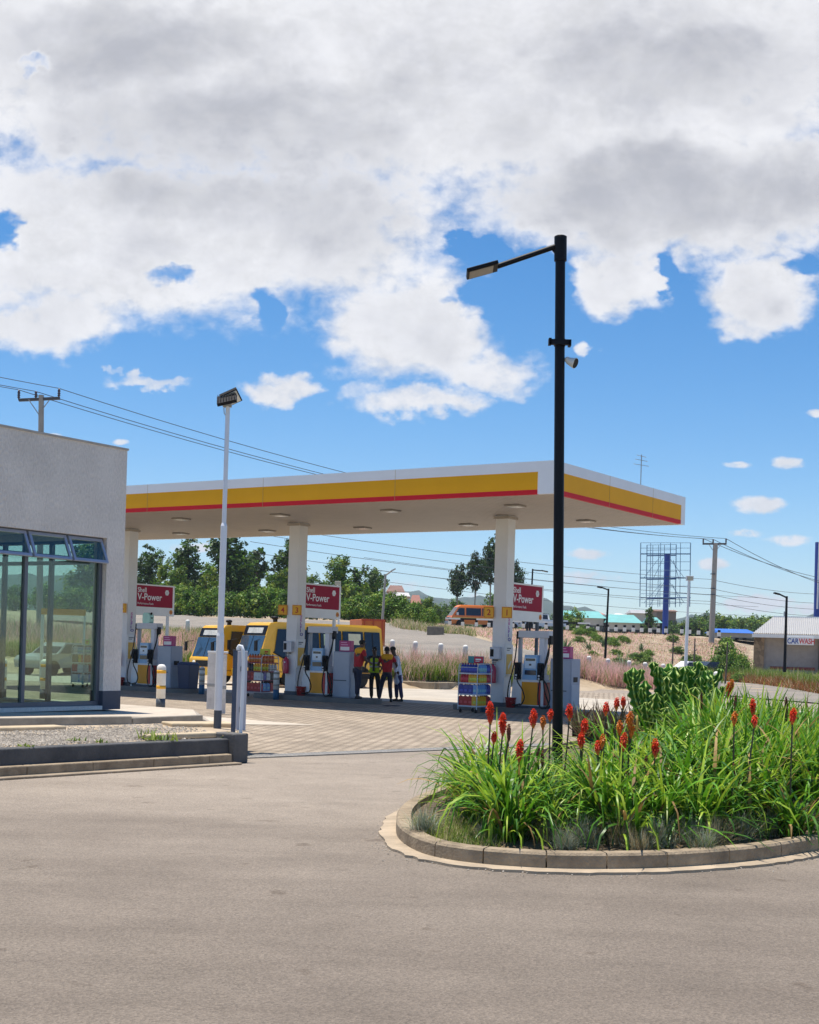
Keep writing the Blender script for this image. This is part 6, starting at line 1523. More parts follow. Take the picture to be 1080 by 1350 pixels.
for px, y, tp, lb in ((566, 118, 802, 'dark green bush left of the orange van'), (571, 126, 806, 'rounded bush nearest the front of the orange van'), (755, 160, 802, 'bright green bush by the teal roofed school block'), (854, 172, 797, 'dark pointed tree in front of the billboard frame'), (958, 100, 842, 'yellow green shrub left of the car wash pier'), (978, 96, 862, 'low shrub against the stone pier of the car wash'), (966, 97, 858, 'leafy dark shrub between the yellow green shrub and the pier')):
    tree(px, y, tp, 'bush' if px != 854 else 'loose', lb, 'single shrubs', .75, 'shrub', 'shrub')
# trees in the plain beyond the highway
for i, (px, y, tp) in enumerate([(905, 230, 812), (917, 225, 806), (927, 240, 808), (941, 235, 803), (952, 228, 806), (962, 250, 808), (975, 240, 810), (985, 260, 806), (996, 250, 812), (836, 250, 812), (849, 262, 808), (889, 240, 815), (700, 260, 800), (722, 255, 805), (560, 260, 786), (590, 270, 792), (632, 262, 796), (660, 265, 795), (1010, 270, 806)]):
    tree(px, y, tp+R.uniform(-1, 2), 'broad' if i % 2 else 'broad2', ['dark rounded tree in the plain beyond the highway'][0], 'trees in the far plain', 1.25)
V, Q, MI, o_ = [], [], [], 0
me_ = KIND['wood'][1]; nv = len(me_.vertices); co = np.empty(nv*3, np.float32); me_.vertices.foreach_get('co', co); co = co.reshape(-1, 3); nq = len(me_.polygons); fi = np.arange(nv).reshape(-1, 4); mi0 = np.empty(nq, np.int32); me_.polygons.foreach_get('material_index', mi0)
for i in range(170):
    y = NR.uniform(330, 800); px = NR.uniform(330, 1350); k = NR.uniform(.45, .85)
    x = (px-540)/1765*y; z = H(x, 330)+(y-330)*.012
    a = NR.uniform(0, 6.28); c, s = math.cos(a), math.sin(a); w = k*NR.uniform(1, 1.5)
    V.append(co @ np.array([(c*w, s*w, 0), (-s*w, c*w, 0), (0, 0, k)])+np.array((x, y, z-1.2))); Q.append(fi+o_); MI.append(mi0); o_ += nv
tag(link('distant_woods', npmesh('distant_woods', np.concatenate(V), np.concatenate(Q), [lf_dark, lf_mid], np.concatenate(MI))), None, None, None, 'stuff')

# ---------------------------------------------------------------- blades and tufts (numpy)
def blades(P, L_, lean, az, wid, seg=3, droop=.6):
    """arching strips: P (n,3) roots, length, start lean, azimuth, width -> quads"""
    n = len(P); V = np.zeros((n, seg+1, 2, 3)); pos = P.copy(); ang = lean.copy()
    side = np.stack([-np.sin(az), np.cos(az), np.zeros(n)], 1)
    for i in range(seg+1):
        f = i/seg; w = wid*(1-f**1.6*.92)*.5
        V[:, i, 0] = pos-side*w[:, None]; V[:, i, 1] = pos+side*w[:, None]
        st = L_/seg
        pos = pos+np.stack([np.sin(ang)*np.cos(az)*st, np.sin(ang)*np.sin(az)*st, np.cos(ang)*st], 1); ang = ang+droop*(1/seg)*(1+f)
    base = np.arange(n)[:, None]*(2*(seg+1)); k = np.arange(seg)[None]*2
    Q = np.stack([base+k, base+k+1, base+k+3, base+k+2], -1).reshape(-1, 4)
    return V.reshape(-1, 3), Q
def tuft_field(name, pts, per, Lr, wid, mats, shares, lean=(.05, .6), droop=.5, spread=.12, seg=2, plume=None, seed=3):
    rng = np.random.default_rng(seed); pts = np.asarray(pts); n = len(pts)*per
    P = np.repeat(pts, per, 0)+np.concatenate([rng.normal(size=(n, 2))*spread, np.zeros((n, 1))], 1)
    sc = np.repeat(rng.uniform(.75, 1.25, len(pts)), per)
    V, Q = blades(P, rng.uniform(*Lr, n)*sc, rng.uniform(*lean, n), rng.uniform(0, 6.283, n), np.full(n, wid)*rng.uniform(.7, 1.3, n), seg, droop)
    mi = np.repeat(rng.choice(len(mats), size=n, p=shares), seg)
    return npmesh(name, V, Q, mats, mi)
gr_green = leafmat('blade_green', (.08, .155, .018), (.18, .27, .035), .35, .3, 1.5)
gr_dry = leafmat('blade_dry', (.36, .27, .15), (.58, .46, .29), .35, .25, 1.5)
plume_p = leafmat('plume_pink', (.60, .30, .29), (.82, .54, .51), .25, .45, .7)
plume_t = leafmat('plume_tan', (.50, .38, .28), (.66, .54, .42), .3, .4, .7)
gr_red = leafmat('blade_russet', (.17, .05, .015), (.36, .14, .04), .35, .25, 1.)
def band(poly_px, n, rng=None):
    """random terrain points in a pixel-column / depth band: list of (px, d_near, d_far)"""
    xs = [p[0] for p in poly_px]; out = []
    for i in range(n):
        px = R.uniform(xs[0], xs[-1]); a = np.interp(px, xs, [p[1] for p in poly_px]); b = np.interp(px, xs, [p[2] for p in poly_px])
        y = R.uniform(a, b); q = onp(px, y); out.append((q.x, q.y, q.z-.02))
    return out
# pink fountain grass behind the forecourt
FG = [(-260, 71, 84), (60, 66.5, 77), (250, 63.5, 72), (420, 60, 66), (516, 58, 62), (613, 58.7, 61.3), (700, 62.4, 66), (760, 67.3, 71)]
pts = band(FG, 2100)
tag(link('fountain_grass', tuft_field('fountain_grass', pts, 20, (.55, 1.0), .02, [gr_green, plume_p, plume_t], (.30, .50, .20), (.05, .65), .5, .13, 2)), None, None, None, 'stuff')
low = [(p, a+.1, a+1.5) for p, a, b in FG]
tag(link('verge_grass', tuft_field('verge_grass', band(low, 1900), 18, (.35, .80), .038, [gr_green, lf_lite], (.6, .4), (.1, .8), .6, .15, 2, seed=8)), None, None, None, 'stuff')
FG2 = [(738, 67.5, 73), (780, 67.2, 72.8), (830, 66, 72), (900, 62.5, 68)]
tag(link('fountain_grass', tuft_field('fountain_grass', band(FG2, 900), 22, (.6, 1.05), .02, [gr_green, plume_p, plume_t], (.22, .58, .20), (.05, .7), .5, .14, 2, seed=9)), None, None, None, 'stuff')
# dry slope
sl = [(548, 93, 132), (620, 84, 133), (690, 78, 133), (760, 78, 133), (893, 92, 133), (985, 98, 130)]
tag(link('dry_grass', tuft_field('dry_grass', band(sl, 7000), 12, (.10, .30), .05, [gr_dry, plume_t, plume_p, gr_green], (.28, .20, .36, .16), (.3, 1.3), .6, .26, 2, seed=10)), None, None, None, 'stuff')
sl2 = [(150, 70, 84), (250, 74, 81), (300, 76, 82)]
tag(link('bank_grass', tuft_field('bank_grass', band(sl2, 900), 14, (.2, .5), .04, [gr_green, gr_dry, lf_lite], (.45, .3, .25), (.1, .8), .5, .2, 2, seed=11)), None, None, None, 'stuff')
vg = [(520, 86, 93), (560, 82, 90), (620, 80.5, 86)]
tag(link('roadside_grass', tuft_field('roadside_grass', band(vg, 500), 14, (.25, .6), .04, [gr_green, gr_dry, plume_t], (.4, .4, .2), (.1, .8), .5, .2, 2, seed=12)), None, None, None, 'stuff')
# hedge strip at the right: russet low plants before green grass
hg = [(948, 97, 99.5), (1000, 85, 88), (1080, 67.5, 70.5), (1180, 57, 60)]
tag(link('russet_hedge', tuft_field('russet_hedge', band(hg, 620), 26, (.35, .75), .035, [gr_red, gr_green, gr_dry], (.72, .14, .14), (.05, 1.0), .5, .22, 2, seed=13)), None, None, None, 'stuff')
hg2 = [(896, 84, 94), (930, 86, 95)]+[(p, b, b+6) for p, a, b in hg]
tag(link('tall_green_grass', tuft_field('tall_green_grass', band(hg2, 1200), 20, (.5, 1.1), .03, [gr_green, lf_lite, gr_dry], (.55, .33, .12), (.05, .6), .5, .2, 2, seed=14)), None, None, None, 'stuff')
# spiky agaves and shrubs on the slope
agm = leafmat('agave_leaf', (.05, .10, .04), (.12, .18, .08), .2, .1, 1)
def agave(lb, p, n, L_, w, m, grp=None, name='agave', seed=1, lean=(.1, .9)):
    rng = np.random.default_rng(seed); P = np.zeros((n, 3)); P[:, :2] = rng.normal(size=(n, 2))*.05
    V, Q = blades(P, rng.uniform(.7, 1, n)*L_, rng.uniform(*lean, n), np.arange(n)*2.4, np.full(n, w), 3, .25)
    t = link(name, npmesh(name, V, Q, m), None, p); return tag(t, lb, 'plant', grp)
for i, (px, y, L_, lb) in enumerate([(823, 79, 1.5, 'dark agave standing in the pink and tan slope below the billboard'), (776, 95, .9, 'small agave just right of the black lamp post on the slope'), (796, 104, .9, 'low agave left of the thin black lamp on the slope'), (862, 100, 1.0, 'bushy agave on the slope under the billboard column'), (846, 112, .9, 'small agave high on the slope left of the billboard column'),
                                     (916, 90, 1.2, 'agave between the white light pole and the leaning stake'), (896, 96, 1.0, 'agave just left of the white light pole'), (970, 104, 1.1, 'agave below the yellow green shrub by the car wash'), (925, 108, 1.0, 'agave behind the leaning stake near the utility pole'), (744, 84, 1.4, 'agave at the right edge of the black lamp post'), (874, 88, 1.0, 'agave beside the timber planter box')]):
    agave(lb, onp(px, y), 22, L_, .13, agm, 'agaves on the slope', 'agave', i)
for i in range(36):
    px = R.uniform(740, 985); y = R.uniform(82, 128); q = onp(px, y); k = R.uniform(.12, .30)
    t = thing('slope_shrub', 'low green shrub scattered among the dry grass of the slope', 'shrub', q, R.uniform(0, 6), 'low shrubs on the dry slope'); t.scale = (k*1.5, k*1.5, k)
    link('crown', KIND[('bush', 'bush2')[i % 2]][1], t); link('trunk', KIND['bush'][2], t)
# ---------------------------------------------------------------- the flower island
def catmull(pts, per=10, closed=True):
    out = []; n = len(pts)
    for i in range(n):
        a, b, c, d = [Vector((*pts[(i+k-1) % n], 0)) for k in range(4)]
        for k in range(per):
            u_ = k/per; out.append(.5*((2*b)+(c-a)*u_+(2*a-5*b+4*c-d)*u_*u_+(3*b-a-3*c+d)*u_**3))
    return out
front_px = [(522, 1100), (545, 1124), (600, 1139), (700, 1148), (800, 1150), (900, 1147), (1000, 1138), (1080, 1125)]
fp_ = [gnd(*p) for p in front_px]
OUT = [(p.x, p.y) for p in fp_]+[(5.2, 13.4), (6.6, 16), (7.5, 20), (7.3, 24), (5.8, 26.8), (4.2, 26.6), (2.9, 24.3), (1.7, 20.6), (.72, 16.8), (.05, 14.2)]
out = catmull(OUT, 10); cen = Vector((3.2, 17.5, 0))
def offset(loop, d):
    n = len(loop); r = []
    for i in range(n):
        t_ = (loop[(i+1) % n]-loop[i-1]).normalized(); r.append(loop[i]+Vector((-t_.y, t_.x, 0))*d)
    return r
inn = offset(out, .14); gut = offset(out, -.145)
if (inn[0]-cen).length > (out[0]-cen).length: inn = offset(out, -.14); gut = offset(out, .145)
def ring(mb, A, B, za, zb, i0, i1):
    n = len(A)
    for i in range(i0, i1):
        j = (i+1) % n
        mb.poly([(A[i].x, A[i].y, za), (A[j].x, A[j].y, za), (B[j].x, B[j].y, zb), (B[i].x, B[i].y, zb)])
mb = MB(); n = len(out); sgl = 8; KH = .15
for s0 in range(0, n, sgl):
    s1 = min(s0+sgl, n)
    A = [out[i % n] for i in range(s0, s1+1)]; B = [inn[i % n] for i in range(s0, s1+1)]
    for E_, g_ in ((A, 0), (B, 0)):
        d = (E_[1]-E_[0]).normalized()*.006; E_[0] = E_[0]+d; d = (E_[-1]-E_[-2]).normalized()*.006; E_[-1] = E_[-1]-d
    k = len(A)
    vs = [(p.x, p.y, 0) for p in A]+[(p.x, p.y, KH-.02) for p in A]+[(p.x+(q.x-p.x)*.12, p.y+(q.y-p.y)*.12, KH) for p, q in zip(A, B)]+[(p.x, p.y, KH) for p in B]+[(p.x, p.y, 0) for p in B]
    fs = [(r*k+i, r*k+i+1, (r+1)*k+i+1, (r+1)*k+i) for r in range(4) for i in range(k-1)]+[tuple(r*k for r in range(5)), tuple(r*k+k-1 for r in range(5))[::-1]]
    mb.add(vs, fs)
struct(mb.build('island_kerb', kerbmat))
mb = MB(); jit = [Vector((R.uniform(-.02, .02), R.uniform(-.02, .02), 0)) for _ in gut]
G2_ = [p+j for p, j in zip(gut, jit)]
ring(mb, out, G2_, .028, .022, 0, n)
for i in range(n):
    j = (i+1) % n; mb.poly([(G2_[i].x, G2_[i].y, .022), (G2_[j].x, G2_[j].y, .022), (G2_[j].x, G2_[j].y, 0), (G2_[i].x, G2_[i].y, 0)])
struct(mb.build('island_gutter', mk('island_gutter', (.38, .30, .21), .9, .3, 2.5, .4, 30)))
def inside(x, y, loop=inn, m=0.):
    c = False; n_ = len(loop)
    for i in range(n_):
        a, b = loop[i], loop[i-1]
        if (a.y > y) != (b.y > y) and x < (b.x-a.x)*(y-a.y)/(b.y-a.y)+a.x: c = not c
    return c
def edge_d(x, y): return min((Vector((x, y, 0))-p).length for p in inn)
def soilz(x, y): return .09+.26*min(1, edge_d(x, y)/2.0)**1.3
mb = MB(); gx = np.arange(-.4, 7.9, .25); gy = np.arange(10.4, 27.2, .25); idx = {}
for i, x in enumerate(gx):
    for j, y in enumerate(gy):
        if inside(x, y): idx[(i, j)] = len(mb.v); mb.v.append((x, y, soilz(x, y)+R.uniform(-.015, .015)))
for (i, j) in list(idx):
    q = [(i, j), (i+1, j), (i+1, j+1), (i, j+1)]
    if all(k in idx for k in q): mb.f.append([idx[k] for k in q]); mb.m.append(0); mb.s.append(True)
inn2 = [(p.x, p.y) for p in inn]
soilm = mk('island_soil', (.085, .06, .038), .95, .35, 5, .8, 30, col2=(.20, .145, .085))
struct(mb.build('island_soil', soilm))
mb = MB(); i2 = offset(inn, .0); c0_ = []
far_in = [p+(cen-p).normalized()*.45 for p in inn]
for i in range(n):
    j = (i+1) % n; mb.poly([(inn[i].x, inn[i].y, .085), (inn[j].x, inn[j].y, .085), (far_in[j].x, far_in[j].y, .12), (far_in[i].x, far_in[i].y, .12)])
struct(mb.build('island_soil_edge', soilm))
# red hot poker clumps
k_g1 = leafmat('poker_leaf', (.060, .185, .010), (.135, .32, .018), .32, .30, 3, .38)
k_g2 = leafmat('poker_leaf_dark', (.025, .10, .008), (.065, .18, .014), .25, .22, 3, .4)
k_g3 = leafmat('poker_leaf_lime', (.22, .40, .020), (.44, .54, .06), .22, .35, 3, .4)
k_dry = leafmat('poker_leaf_dry', (.22, .12, .035), (.42, .27, .10), .3, .2, 3, .6)
CL = []
for s in range(12):
    arch = s < 8
    rng = np.random.default_rng(40+s); n_ = 105; P = np.zeros((n_, 3)); P[:, :2] = rng.normal(size=(n_, 2))*.075
    L_ = rng.uniform(.55, 1.30 if arch else 1.12, n_); lean = np.abs(rng.normal(size=n_))*(.42 if arch else .30)+.06
    V, Q = blades(P, L_, lean, rng.uniform(0, 6.283, n_), rng.uniform(.018, .030, n_), 7, 0.)
    # droop varies from stiff to folded over: rebuild with a per-blade bend
    seg = 7; V = np.zeros((n_, seg+1, 2, 3)); pos = P.copy(); ang = lean.copy(); az = rng.uniform(0, 6.283, n_); bend = rng.gamma(2.4, .78, n_)+.35 if arch else rng.gamma(2.2, .48, n_)+.15; side = np.stack([-np.sin(az), np.cos(az), np.zeros(n_)], 1); wd = rng.uniform(.030, .052, n_)
    kink = rng.uniform(.45, .85, n_); isk = rng.random(n_) < .22; tw = rng.uniform(-.6, .6, n_)
    for i in range(seg+1):
        f = i/seg; w = wd*.5*(1-f**2.2*.94)*(.75+.25*min(1, f*4))
        s2 = side*np.cos(tw*f)[:, None]+np.stack([np.zeros(n_), np.zeros(n_), np.sin(tw*f)], 1)
        V[:, i, 0] = pos-s2*w[:, None]; V[:, i, 1] = pos+s2*w[:, None]
        st = L_/seg; pos = pos+np.stack([np.sin(ang)*np.cos(az)*st, np.sin(ang)*np.sin(az)*st, np.cos(ang)*st], 1)
        pos[:, 2] = np.maximum(pos[:, 2], -.03)
        ang = np.minimum(ang+bend/seg*(.5+1.2*f)+np.where(isk & (f > kink-.08) & (f < kink+.08), .9, 0), 2.9)
    base = np.arange(n_)[:, None]*(2*(seg+1)); kk = np.arange(seg)[None]*2; Q = np.stack([base+kk, base+kk+1, base+kk+3, base+kk+2], -1).reshape(-1, 4)
    mi = np.repeat(rng.choice(4, size=n_, p=(.43, .24, .28, .05)), seg)
    CL.append(npmesh('leaves', V.reshape(-1, 3), Q, [k_g1, k_g2, k_g3, k_dry], mi, True))
pk_r = mk('poker_red', (.90, .060, .012), .5, .15, 30, rnd=.25, trans=.25); pk_o = mk('poker_orange', (.80, .22, .012), .5, .15, 30, rnd=.25, trans=.25); pk_b = mk('poker_spent', (.16, .04, .02), .8, .25, 30, rnd=.3)
stalkm = mk('poker_stalk', (.055, .045, .025), .6, .2, 8)
def head_mesh(L_, rad, m, seed):
    rg = random.Random(seed); mb = MB(); rows = max(8, int(L_/.0095))
    for i in range(rows):
        f = i/(rows-1); z = L_*f; r = rad*math.sin(PI*min(.97, .16+.80*(1-f)**.75*1.0))*(1.1-.55*f)
        k = 8
        for j in range(k):
            a = 2*PI*(j+.5*(i % 2))/k+rg.uniform(-.3, .3)+i*.7; dr = r*rg.uniform(.72, 1.12)
            p0 = Vector((.010*math.cos(a), .010*math.sin(a), z+.012)); p1 = Vector((dr*math.cos(a), dr*math.sin(a), z-.034+.05*f+rg.uniform(-.008, .008)))
            mb.cyl(p0, p1, 0.004, .0062, 5, 1 if f < rg.uniform(0, .22) else 0)
    mb.cyl((0, 0, -.01), (0, 0, L_), .012, .006, 6)
    return mb.mesh('flower_head', [m, pk_o if m is not pk_b else pk_b])
HM = {}
clumps = []
def add_clump(x, y, k, lb, grp):
    t = thing('red_hot_poker', lb, 'plant', (x, y, soilz(x, y)-.02), R.uniform(0, 6.28), grp); t.scale = (k*R.uniform(.95, 1.1), k*R.uniform(.95, 1.1), k)
    link('leaves', CL[len(clumps) % 8] if (x/y < .215 or y < 12.6) else CL[8+len(clumps) % 4], t); clumps.append((t, x, y)); return t
# flowers: pixel column, head top and bottom, kind
FL = [(646.5, 927, 950, 'r'), (663, 943, 965, 'r'), (671, 957, 972, 's'), (651.5, 966, 976, 'r'), (685, 978, 1000, 'r'), (703, 937, 955, 'r'), (716, 946, 957, 'o'), (725.5, 937, 946, 'r'), (751, 931, 945, 'r'), (770, 951, 964, 'r'), (766, 968, 982, 'r'), (794, 971, 982, 'o'), (788.5, 978, 990, 'r'),
      (822, 968, 986, 'r'), (864, 978, 994, 'r'), (799, 928, 939, 'r'), (813, 922, 932, 'r'), (822, 920, 930, 'r'), (830, 942, 955, 'o'), (817, 952, 964, 'o'), (832.5, 957, 968, 'o'), (715, 992, 1004, 's'), (851, 999, 1008, 's'), (709, 986, 994, 's'), (959.5, 902, 918, 'r'), (964, 898, 912, 'o'), (969, 918, 932, 's'), (993, 923, 940, 'r'), (925, 915, 940, 's'), (968, 940, 952, 'o'), (1045, 936, 950, 'r'), (1037, 922, 946, 's'), (995, 944, 954, 'r'), (968, 1010, 1024, 's')]
FLW = {}
def flower_place(px, pt, pb, kd):
    hor = CY+(px-CX)*SA/CA
    zt = 1.28 if pt < 945 else (1.12 if pt < 975 else .95)
    y = (EYE-zt)*FPX/(pt-hor); y = min(max(y, 12.3), 19 if px > 900 else 17.5)
    return y
for i, (px, pt, pb, kd) in enumerate(FL):
    y = flower_place(px, pt, pb, kd); p = at(px, pt, y); x = p.x
    while not inside(x, y): y += .1; x = at(px, pt, y).x
    best = None
    for c in clumps:
        d = math.hypot(c[1]-x, c[2]-y)
        if d < .22 and (best is None or d < best[0]): best = (d, c)
    if best: t, bx, by = best[1]
    else:
        t = add_clump(x+R.uniform(-.05, .05), y+R.uniform(-.03, .08), (R.uniform(.5, .6) if abs(px-738) < 45 else R.uniform(.72, .88)) if x/y < .2 else R.uniform(.8, .95), '', 'flowering red hot poker clumps'); t, bx, by = clumps[-1]
    FLW.setdefault(t.name, (t, []))[1].append((px, pt, kd))
    ztop = at(px, pt, y).z; hl = max(.05, (pb-pt)*y/FPX)
    q = max(1, round(hl/.02)); key = (q, kd)
    if key not in HM: HM[key] = head_mesh(q*.02, (.050 if kd != 's' else .024)*(1 if q > 4 else .8), {'r': pk_r, 'o': pk_o, 's': pk_b}[kd], q*3+ord(kd))
    inv = t.matrix_basis.inverted()
    tipw = Vector((at(px, pb, y).x, y, ztop-hl)); root = Vector((bx+(x-bx)*.5, by+(y-by)*.5, soilz(bx, by)))
    st = MB(); mid = root.lerp(tipw, .5)+Vector((R.uniform(-.02, .02), R.uniform(-.02, .02), 0)); st.tube([inv @ root, inv @ mid, inv @ tipw], [.009/t.scale.x, .008/t.scale.x, .007/t.scale.x], 6)
    s_ = st.build('flower_stalk', stalkm, t)
    o = link('flower_head', HM[key], s_, inv @ tipw); o.scale = tuple(1/v for v in t.scale); o.rotation_euler = (R.uniform(-.1, .1), R.uniform(-.1, .1), 0)
ORD = 'first second third fourth fifth sixth seventh eighth ninth tenth eleventh twelfth thirteenth fourteenth fifteenth sixteenth seventeenth eighteenth nineteenth twentieth'.split()+['twenty-'+o for o in 'first second third fourth fifth sixth seventh eighth ninth'.split()]+['thirtieth', 'thirty-first', 'thirty-second', 'thirty-third', 'thirty-fourth', 'thirty-fifth']
for nm, (t, fl) in FLW.items():
    px, pt, kd = min(fl, key=lambda f: f[1])
    side = 'left of the lamp post' if px < 728 else 'just right of the lamp post' if px < 780 else 'left of the cactus' if px < 850 else 'in front of the cactus' if px < 945 else 'right of the cactus'
    kn_ = {'r': 'red', 'o': 'orange', 's': 'spent brown'}[kd]; c = len(fl)
    rank = sorted([min(f, key=lambda q: q[1]) for n2_, (t2, f) in FLW.items()], key=lambda f: f[0]).index((px, pt, kd))+1
    t['label'] = '%s flowering red hot poker clump from the left, bearing %s %s flower%s' % (ORD[rank-1], {1: 'one', 2: 'two', 3: 'three', 4: 'four'}.get(c, 'several'), kn_, '' if c == 1 else 's')
# plain clumps fill the bed
tries = 0
while len(clumps) < 135 and tries < 9000:
    tries += 1; y = 11.4+9.5*R.random()**1.35; x = R.uniform(-.2, .345*y)
    if not inside(x, y) or edge_d(x, y) < .52: continue
    if y > (14.6 if x/y < .198 else 15.2 if x/y < .222 else 18.8): continue
    if min(math.hypot(x-c[1], y-c[2]) for c in clumps) < .36: continue
    if math.hypot(x-lp.x, y-lp.y) < .25: continue
    k = R.uniform(.78, .96) if x/y < .15 else R.uniform(.82, 1.0) if x/y < .21 else R.uniform(.9, 1.12)
    if abs(540+1765*x/y-738) < 55 and y < 15.2: k = R.uniform(.48, .6)
    if edge_d(x, y) < .6: k *= .9
    add_clump(x, y, k, 'red hot poker clump of strap leaves without a flower in the island bed', 'flowerless red hot poker clumps')
# blue fescue tufts along the kerb
fe_b = leafmat('fescue_blue', (.20, .25, .20), (.36, .40, .31), .3, .2, 6); fe_d = leafmat('fescue_dry', (.28, .21, .11), (.46, .35, .20), .3, .2, 6)
FE = []
for s in range(3):
    rng = np.random.default_rng(70+s); n_ = 420; P = np.zeros((n_, 3)); P[:, :2] = rng.normal(size=(n_, 2))*.03
    V, Q = blades(P, rng.uniform(.12, .24, n_), rng.uniform(.05, 1.25, n_), rng.uniform(0, 6.28, n_), np.full(n_, .0035), 3, .5)
    FE.append(npmesh('fescue', V, Q, [fe_b, fe_d, gr_green], np.repeat(rng.choice(3, size=n_, p=((.75, .15, .1), (.35, .6, .05), (.6, .2, .2))[s]), 3)))
for i, (px, py, k) in enumerate([(560, 1100, 1.0), (690, 1110, .9), (722, 1113, 1.05), (771, 1116, 1.1), (821, 1117, 1.1), (868, 1118, 1.1), (905, 1112, 1.0), (943, 1114, 1.0), (978, 1108, 1.05), (1010, 1103, 1.0), (1040, 1098, 1.0), (1066, 1093, 1.1), (745, 1121, .8), (845, 1124, .75), (928, 1122, .8), (640, 1105, .7)]):
    p = gnd(px, py, .11)
    tries = 0
    while not inside(p.x, p.y) and tries < 30: p.y += .05; tries += 1
    o = link('fescue_tuft', FE[i % 3] if i not in (2,) else FE[1], None, (p.x, p.y, .11), R.uniform(0, 6), k*1.4)
    tag(o, ['blue grey fescue tuft at the rounded left end of the kerb', 'dark blue grey fescue tuft below the lamp post', 'brown dry fescue tuft below the lamp post'][i] if i < 3 else 'blue grey fescue tuft along the front kerb of the island', 'grass tuft', 'fescue tufts along the kerb')
# fine green grass and dead leaves at the left end
def isl_pts(n_, f):
    o = []
    while len(o) < n_:
        x, y = f()
        if inside(x, y): o.append((x, y, soilz(x, y)-.01))
    return o
gp_ = isl_pts(260, lambda: (R.uniform(-.05, .75), R.uniform(11.0, 12.6)))
tag(link('low_grass', tuft_field('low_grass', [p for p in gp_ if edge_d(p[0], p[1]) < .5], 14, (.05, .16), .005, [gr_green, lf_lite, gr_dry], (.45, .3, .25), (.1, 1.1), .5, .05, 2, seed=21)), None, None, None, 'stuff')
gp_ = isl_pts(700, lambda: (R.uniform(.2, 4.2), R.uniform(10.8, 12.8)))
tag(link('leaf_litter', tuft_field('leaf_litter', [p for p in gp_ if edge_d(p[0], p[1]) < .55], 5, (.04, .12), .008, [gr_dry, k_dry, gr_green], (.5, .35, .15), (1.1, 1.7), .2, .05, 2, seed=22)), None, None, None, 'stuff')
# succulent shrub: winged stems with wavy ribs
cac = leafmat('cactus_green', (.035, .135, .012), (.065, .20, .02), .12, .08, 3, .4); cace = leafmat('cactus_rib', (.16, .32, .04), (.50, .58, .16), .15, .15, 5, .45)
def cactus_stem(p0, p1, bow, r, seed):
    rg = random.Random(seed); mb = MB(); n_ = 64; ribs = 5; rot = rg.uniform(0, 1.5); P = []
    for i in range(n_+1):
        f = i/n_; P.append(Vector(p0).lerp(Vector(p1), f)+Vector(bow)*(math.sin(PI*f)))
    ph = rg.uniform(0, 6); rows = []
    for i, p in enumerate(P):
        f = i/n_; d = (P[min(i+1, n_)]-P[max(i-1, 0)]).normalized(); a = d.orthogonal().normalized(); b = d.cross(a)
        w = r*(.55+.45*min(1, f*3))*(1-.75*max(0, (f-.9)/.1)**2); wav = .80+.20*math.sin(f*(P[-1]-P[0]).length/.125*6.283+ph)
        ring_ = []
        for k in range(ribs):
            t0 = rot+2*PI*k/ribs
            for dt, q in ((-.16, wav*.90), (0, wav*1.0), (.16, wav*.90), (PI/ribs, .30)):
                ring_.append(p+(a*math.cos(t0+dt)+b*math.sin(t0+dt))*(w*q))
        rows.append(ring_)
    m_ = len(rows[0]); vs = [v for r_ in rows for v in r_]; fs = []; mi = []
    for i in range(n_):
        for j in range(m_):
            mb.add([], []); fs.append((i*m_+j, i*m_+(j+1) % m_, (i+1)*m_+(j+1) % m_, (i+1)*m_+j)); mi.append(1 if j % 4 in (0, 1) else 0)
    o = len(mb.v); mb.v += [tuple(v) for v in vs]
    for f_, k in zip(fs, mi): mb.f.append(list(f_)); mb.m.append(k); mb.s.append(False)
    mb.add(rows[-1], [tuple(range(m_))], 1)
    return mb
cy = 22.0; cb = atz(893, .30, cy); ct = thing('cactus_shrub', 'large green candelabra cactus with pale wavy ribs in the island', 'cactus', cb)
def cp(px, py, y=cy): return at(px, py, y)-cb
stems = [((-.18, 0, .1), (836, 880), -.25, .11), ((-.12, -.05, .1), (850, 897), -.2, .10), ((-.06, .1, .1), (872, 880), -.05, .125), ((0, -.1, .1), (884, 879), 0, .13), ((.04, .06, .1), (898, 884), .02, .12), ((.08, -.06, .1), (905, 878), .06, .13), ((.1, .1, .1), (917, 879), .06, .125), ((.14, -.08, .1), (927, 884), .12, .12), ((.2, .02, .1), (937, 884), .2, .11), ((.2, -.1, .1), (941, 906), .16, .10),
         ((-.02, -.25, .05), (876, 900), -.05, .12), ((.08, -.28, .05), (905, 905), .05, .12), ((-.18, -.2, .05), (858, 912), -.14, .10), ((.18, -.26, .05), (927, 912), .1, .11), ((-.25, -.1, .0), (846, 925), -.1, .09), ((.02, .3, .1), (893, 876), 0, .12), ((-.3, .1, .0), (842, 905), -.16, .09), ((.0, -.35, 0), (890, 925), 0, .11), ((-.12, -.35, 0), (868, 930), -.05, .10), ((.14, -.4, 0), (916, 930), .05, .10)]
for i, (b0, tpx, bow, r) in enumerate(stems):
    tip = cp(*tpx); tip.y = b0[1]*2.2+R.uniform(-.15, .15)
    mb = cactus_stem(b0, tip, (bow*.8, 0, -abs(bow)*.15), r*1.18, i)
    mb.build('stem', [cac, cace], ct, fix=True)
    for k in range(2):   # small side arms
        if i > 10 or k and i % 2: continue
        f = R.uniform(.6, .85); q0 = Vector(b0).lerp(tip, f)+Vector((bow*.8, 0, 0))*math.sin(PI*f); sg = R.choice((-1, 1))
        q1 = q0+Vector((sg*R.uniform(.08, .16), -R.uniform(.02, .12), R.uniform(.18, .34)))
        cactus_stem(q0, q1, (sg*.03, 0, -.03), r*.72, i*7+k).build('stem', [cac, cace], ct)
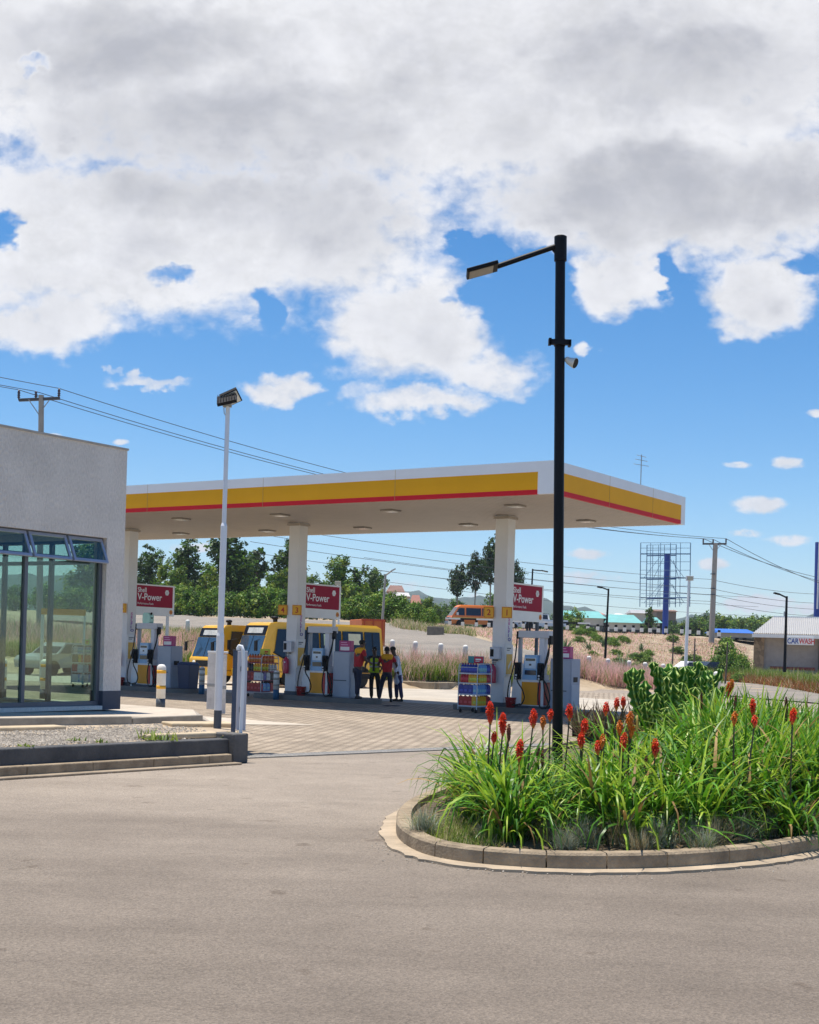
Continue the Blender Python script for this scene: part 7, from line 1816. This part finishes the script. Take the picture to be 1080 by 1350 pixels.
# dark spiky bromeliads behind
brm = leafmat('bromeliad_leaf', (.055, .030, .018), (.13, .085, .04), .35, .15, 2); brg = leafmat('bromeliad_green', (.05, .06, .02), (.12, .12, .04), .3, .15, 2)
for i, (px, y) in enumerate([(768, 25.2), (782, 24.5), (797, 25.4), (812, 24.6), (828, 25.3), (842, 24.8), (790, 26.2), (818, 26.3), (760, 26.), (850, 26)]):
    x = atz(px, .2, y).x; rng = np.random.default_rng(90+i); n_ = 42; P = np.zeros((n_, 3)); P[:, :2] = rng.normal(size=(n_, 2))*.06
    V, Q = blades(P, rng.uniform(.45, .85, n_), rng.uniform(.1, 1.0, n_), np.arange(n_)*2.4, np.full(n_, .05), 3, .35)
    z = soilz(x, y) if inside(x, y) else .12
    o = link('bromeliad', npmesh('bromeliad', V, Q, [brm, brg], np.repeat(rng.choice(2, size=n_, p=(.7, .3)), 3)), None, (x, y, z)); tag(o, 'dark brown spiky bromeliad in the patch left of the cactus', 'plant', 'spiky bromeliads left of the cactus')
# weeds by the dark wall
for i, (px, py, L_, n_, lb) in enumerate([(207, 975, .20, 60, 'bright green weed growing in the gravel behind the dark wall'), (100, 977, .08, 20, 'tiny weed in the gravel below the shop window'), (36, 984, .08, 16, 'tiny weed near the left picture edge on the wall top'), (300, 972, .14, 30, 'dry weed at the foot of the dark gate post'), (135, 979, .07, 14, 'tiny weed left of the bright green weed')]):
    rng = np.random.default_rng(120+i); p = gnd(px, py, .36); P = np.zeros((n_, 3)); P[:, :2] = rng.normal(size=(n_, 2))*L_*.7
    V, Q = blades(P, rng.uniform(.5, 1, n_)*L_, rng.uniform(.2, 1.3, n_), rng.uniform(0, 6.28, n_), np.full(n_, .03), 3, .5)
    tag(link('weed', npmesh('weed', V, Q, [lf_lite, gr_green] if i != 3 else [gr_dry, gr_green], np.repeat(rng.choice(2, size=n_), 3)), None, p), lb, 'weed')

# grit and small stones washed against the kerbs
def gk():
    if R.random() < .45:
        u_ = R.random(); p = kb0+KDIR*(Lk*u_)-KNRM*abs(R.gauss(.14, .16)); return (p.x, p.y, .012)
    i_ = R.randrange(len(G2_)); p = G2_[i_]+(G2_[i_]-cen).normalized()*abs(R.gauss(0, .12)); return (p.x, p.y, .008)
V, Q = stones(700, gk, .002, .006)
tag(link('grit', npmesh('grit', V, Q, MATS['stone'])), None, None, None, 'stuff')
# ------------------------------------------------------------------ the air between here and the hills
hm = bpy.data.materials.new('air'); hm.use_nodes = True; _t = hm.node_tree
for n_ in list(_t.nodes):
    if n_.type != 'OUTPUT_MATERIAL': _t.nodes.remove(n_)
pv = _t.nodes.new('ShaderNodeVolumePrincipled'); pv.inputs['Color'].default_value = (.72, .84, 1, 1); pv.inputs['Density'].default_value = .00020; pv.inputs['Anisotropy'].default_value = .2
_t.links.new(pv.outputs[0], [n_ for n_ in _t.nodes if n_.type == 'OUTPUT_MATERIAL'][0].inputs['Volume'])
mb = MB(); mb.box(-4200, 5200, -60, 3600, -2.5, 190); hz_o = mb.build('haze', hm); hz_o['kind'] = 'stuff'
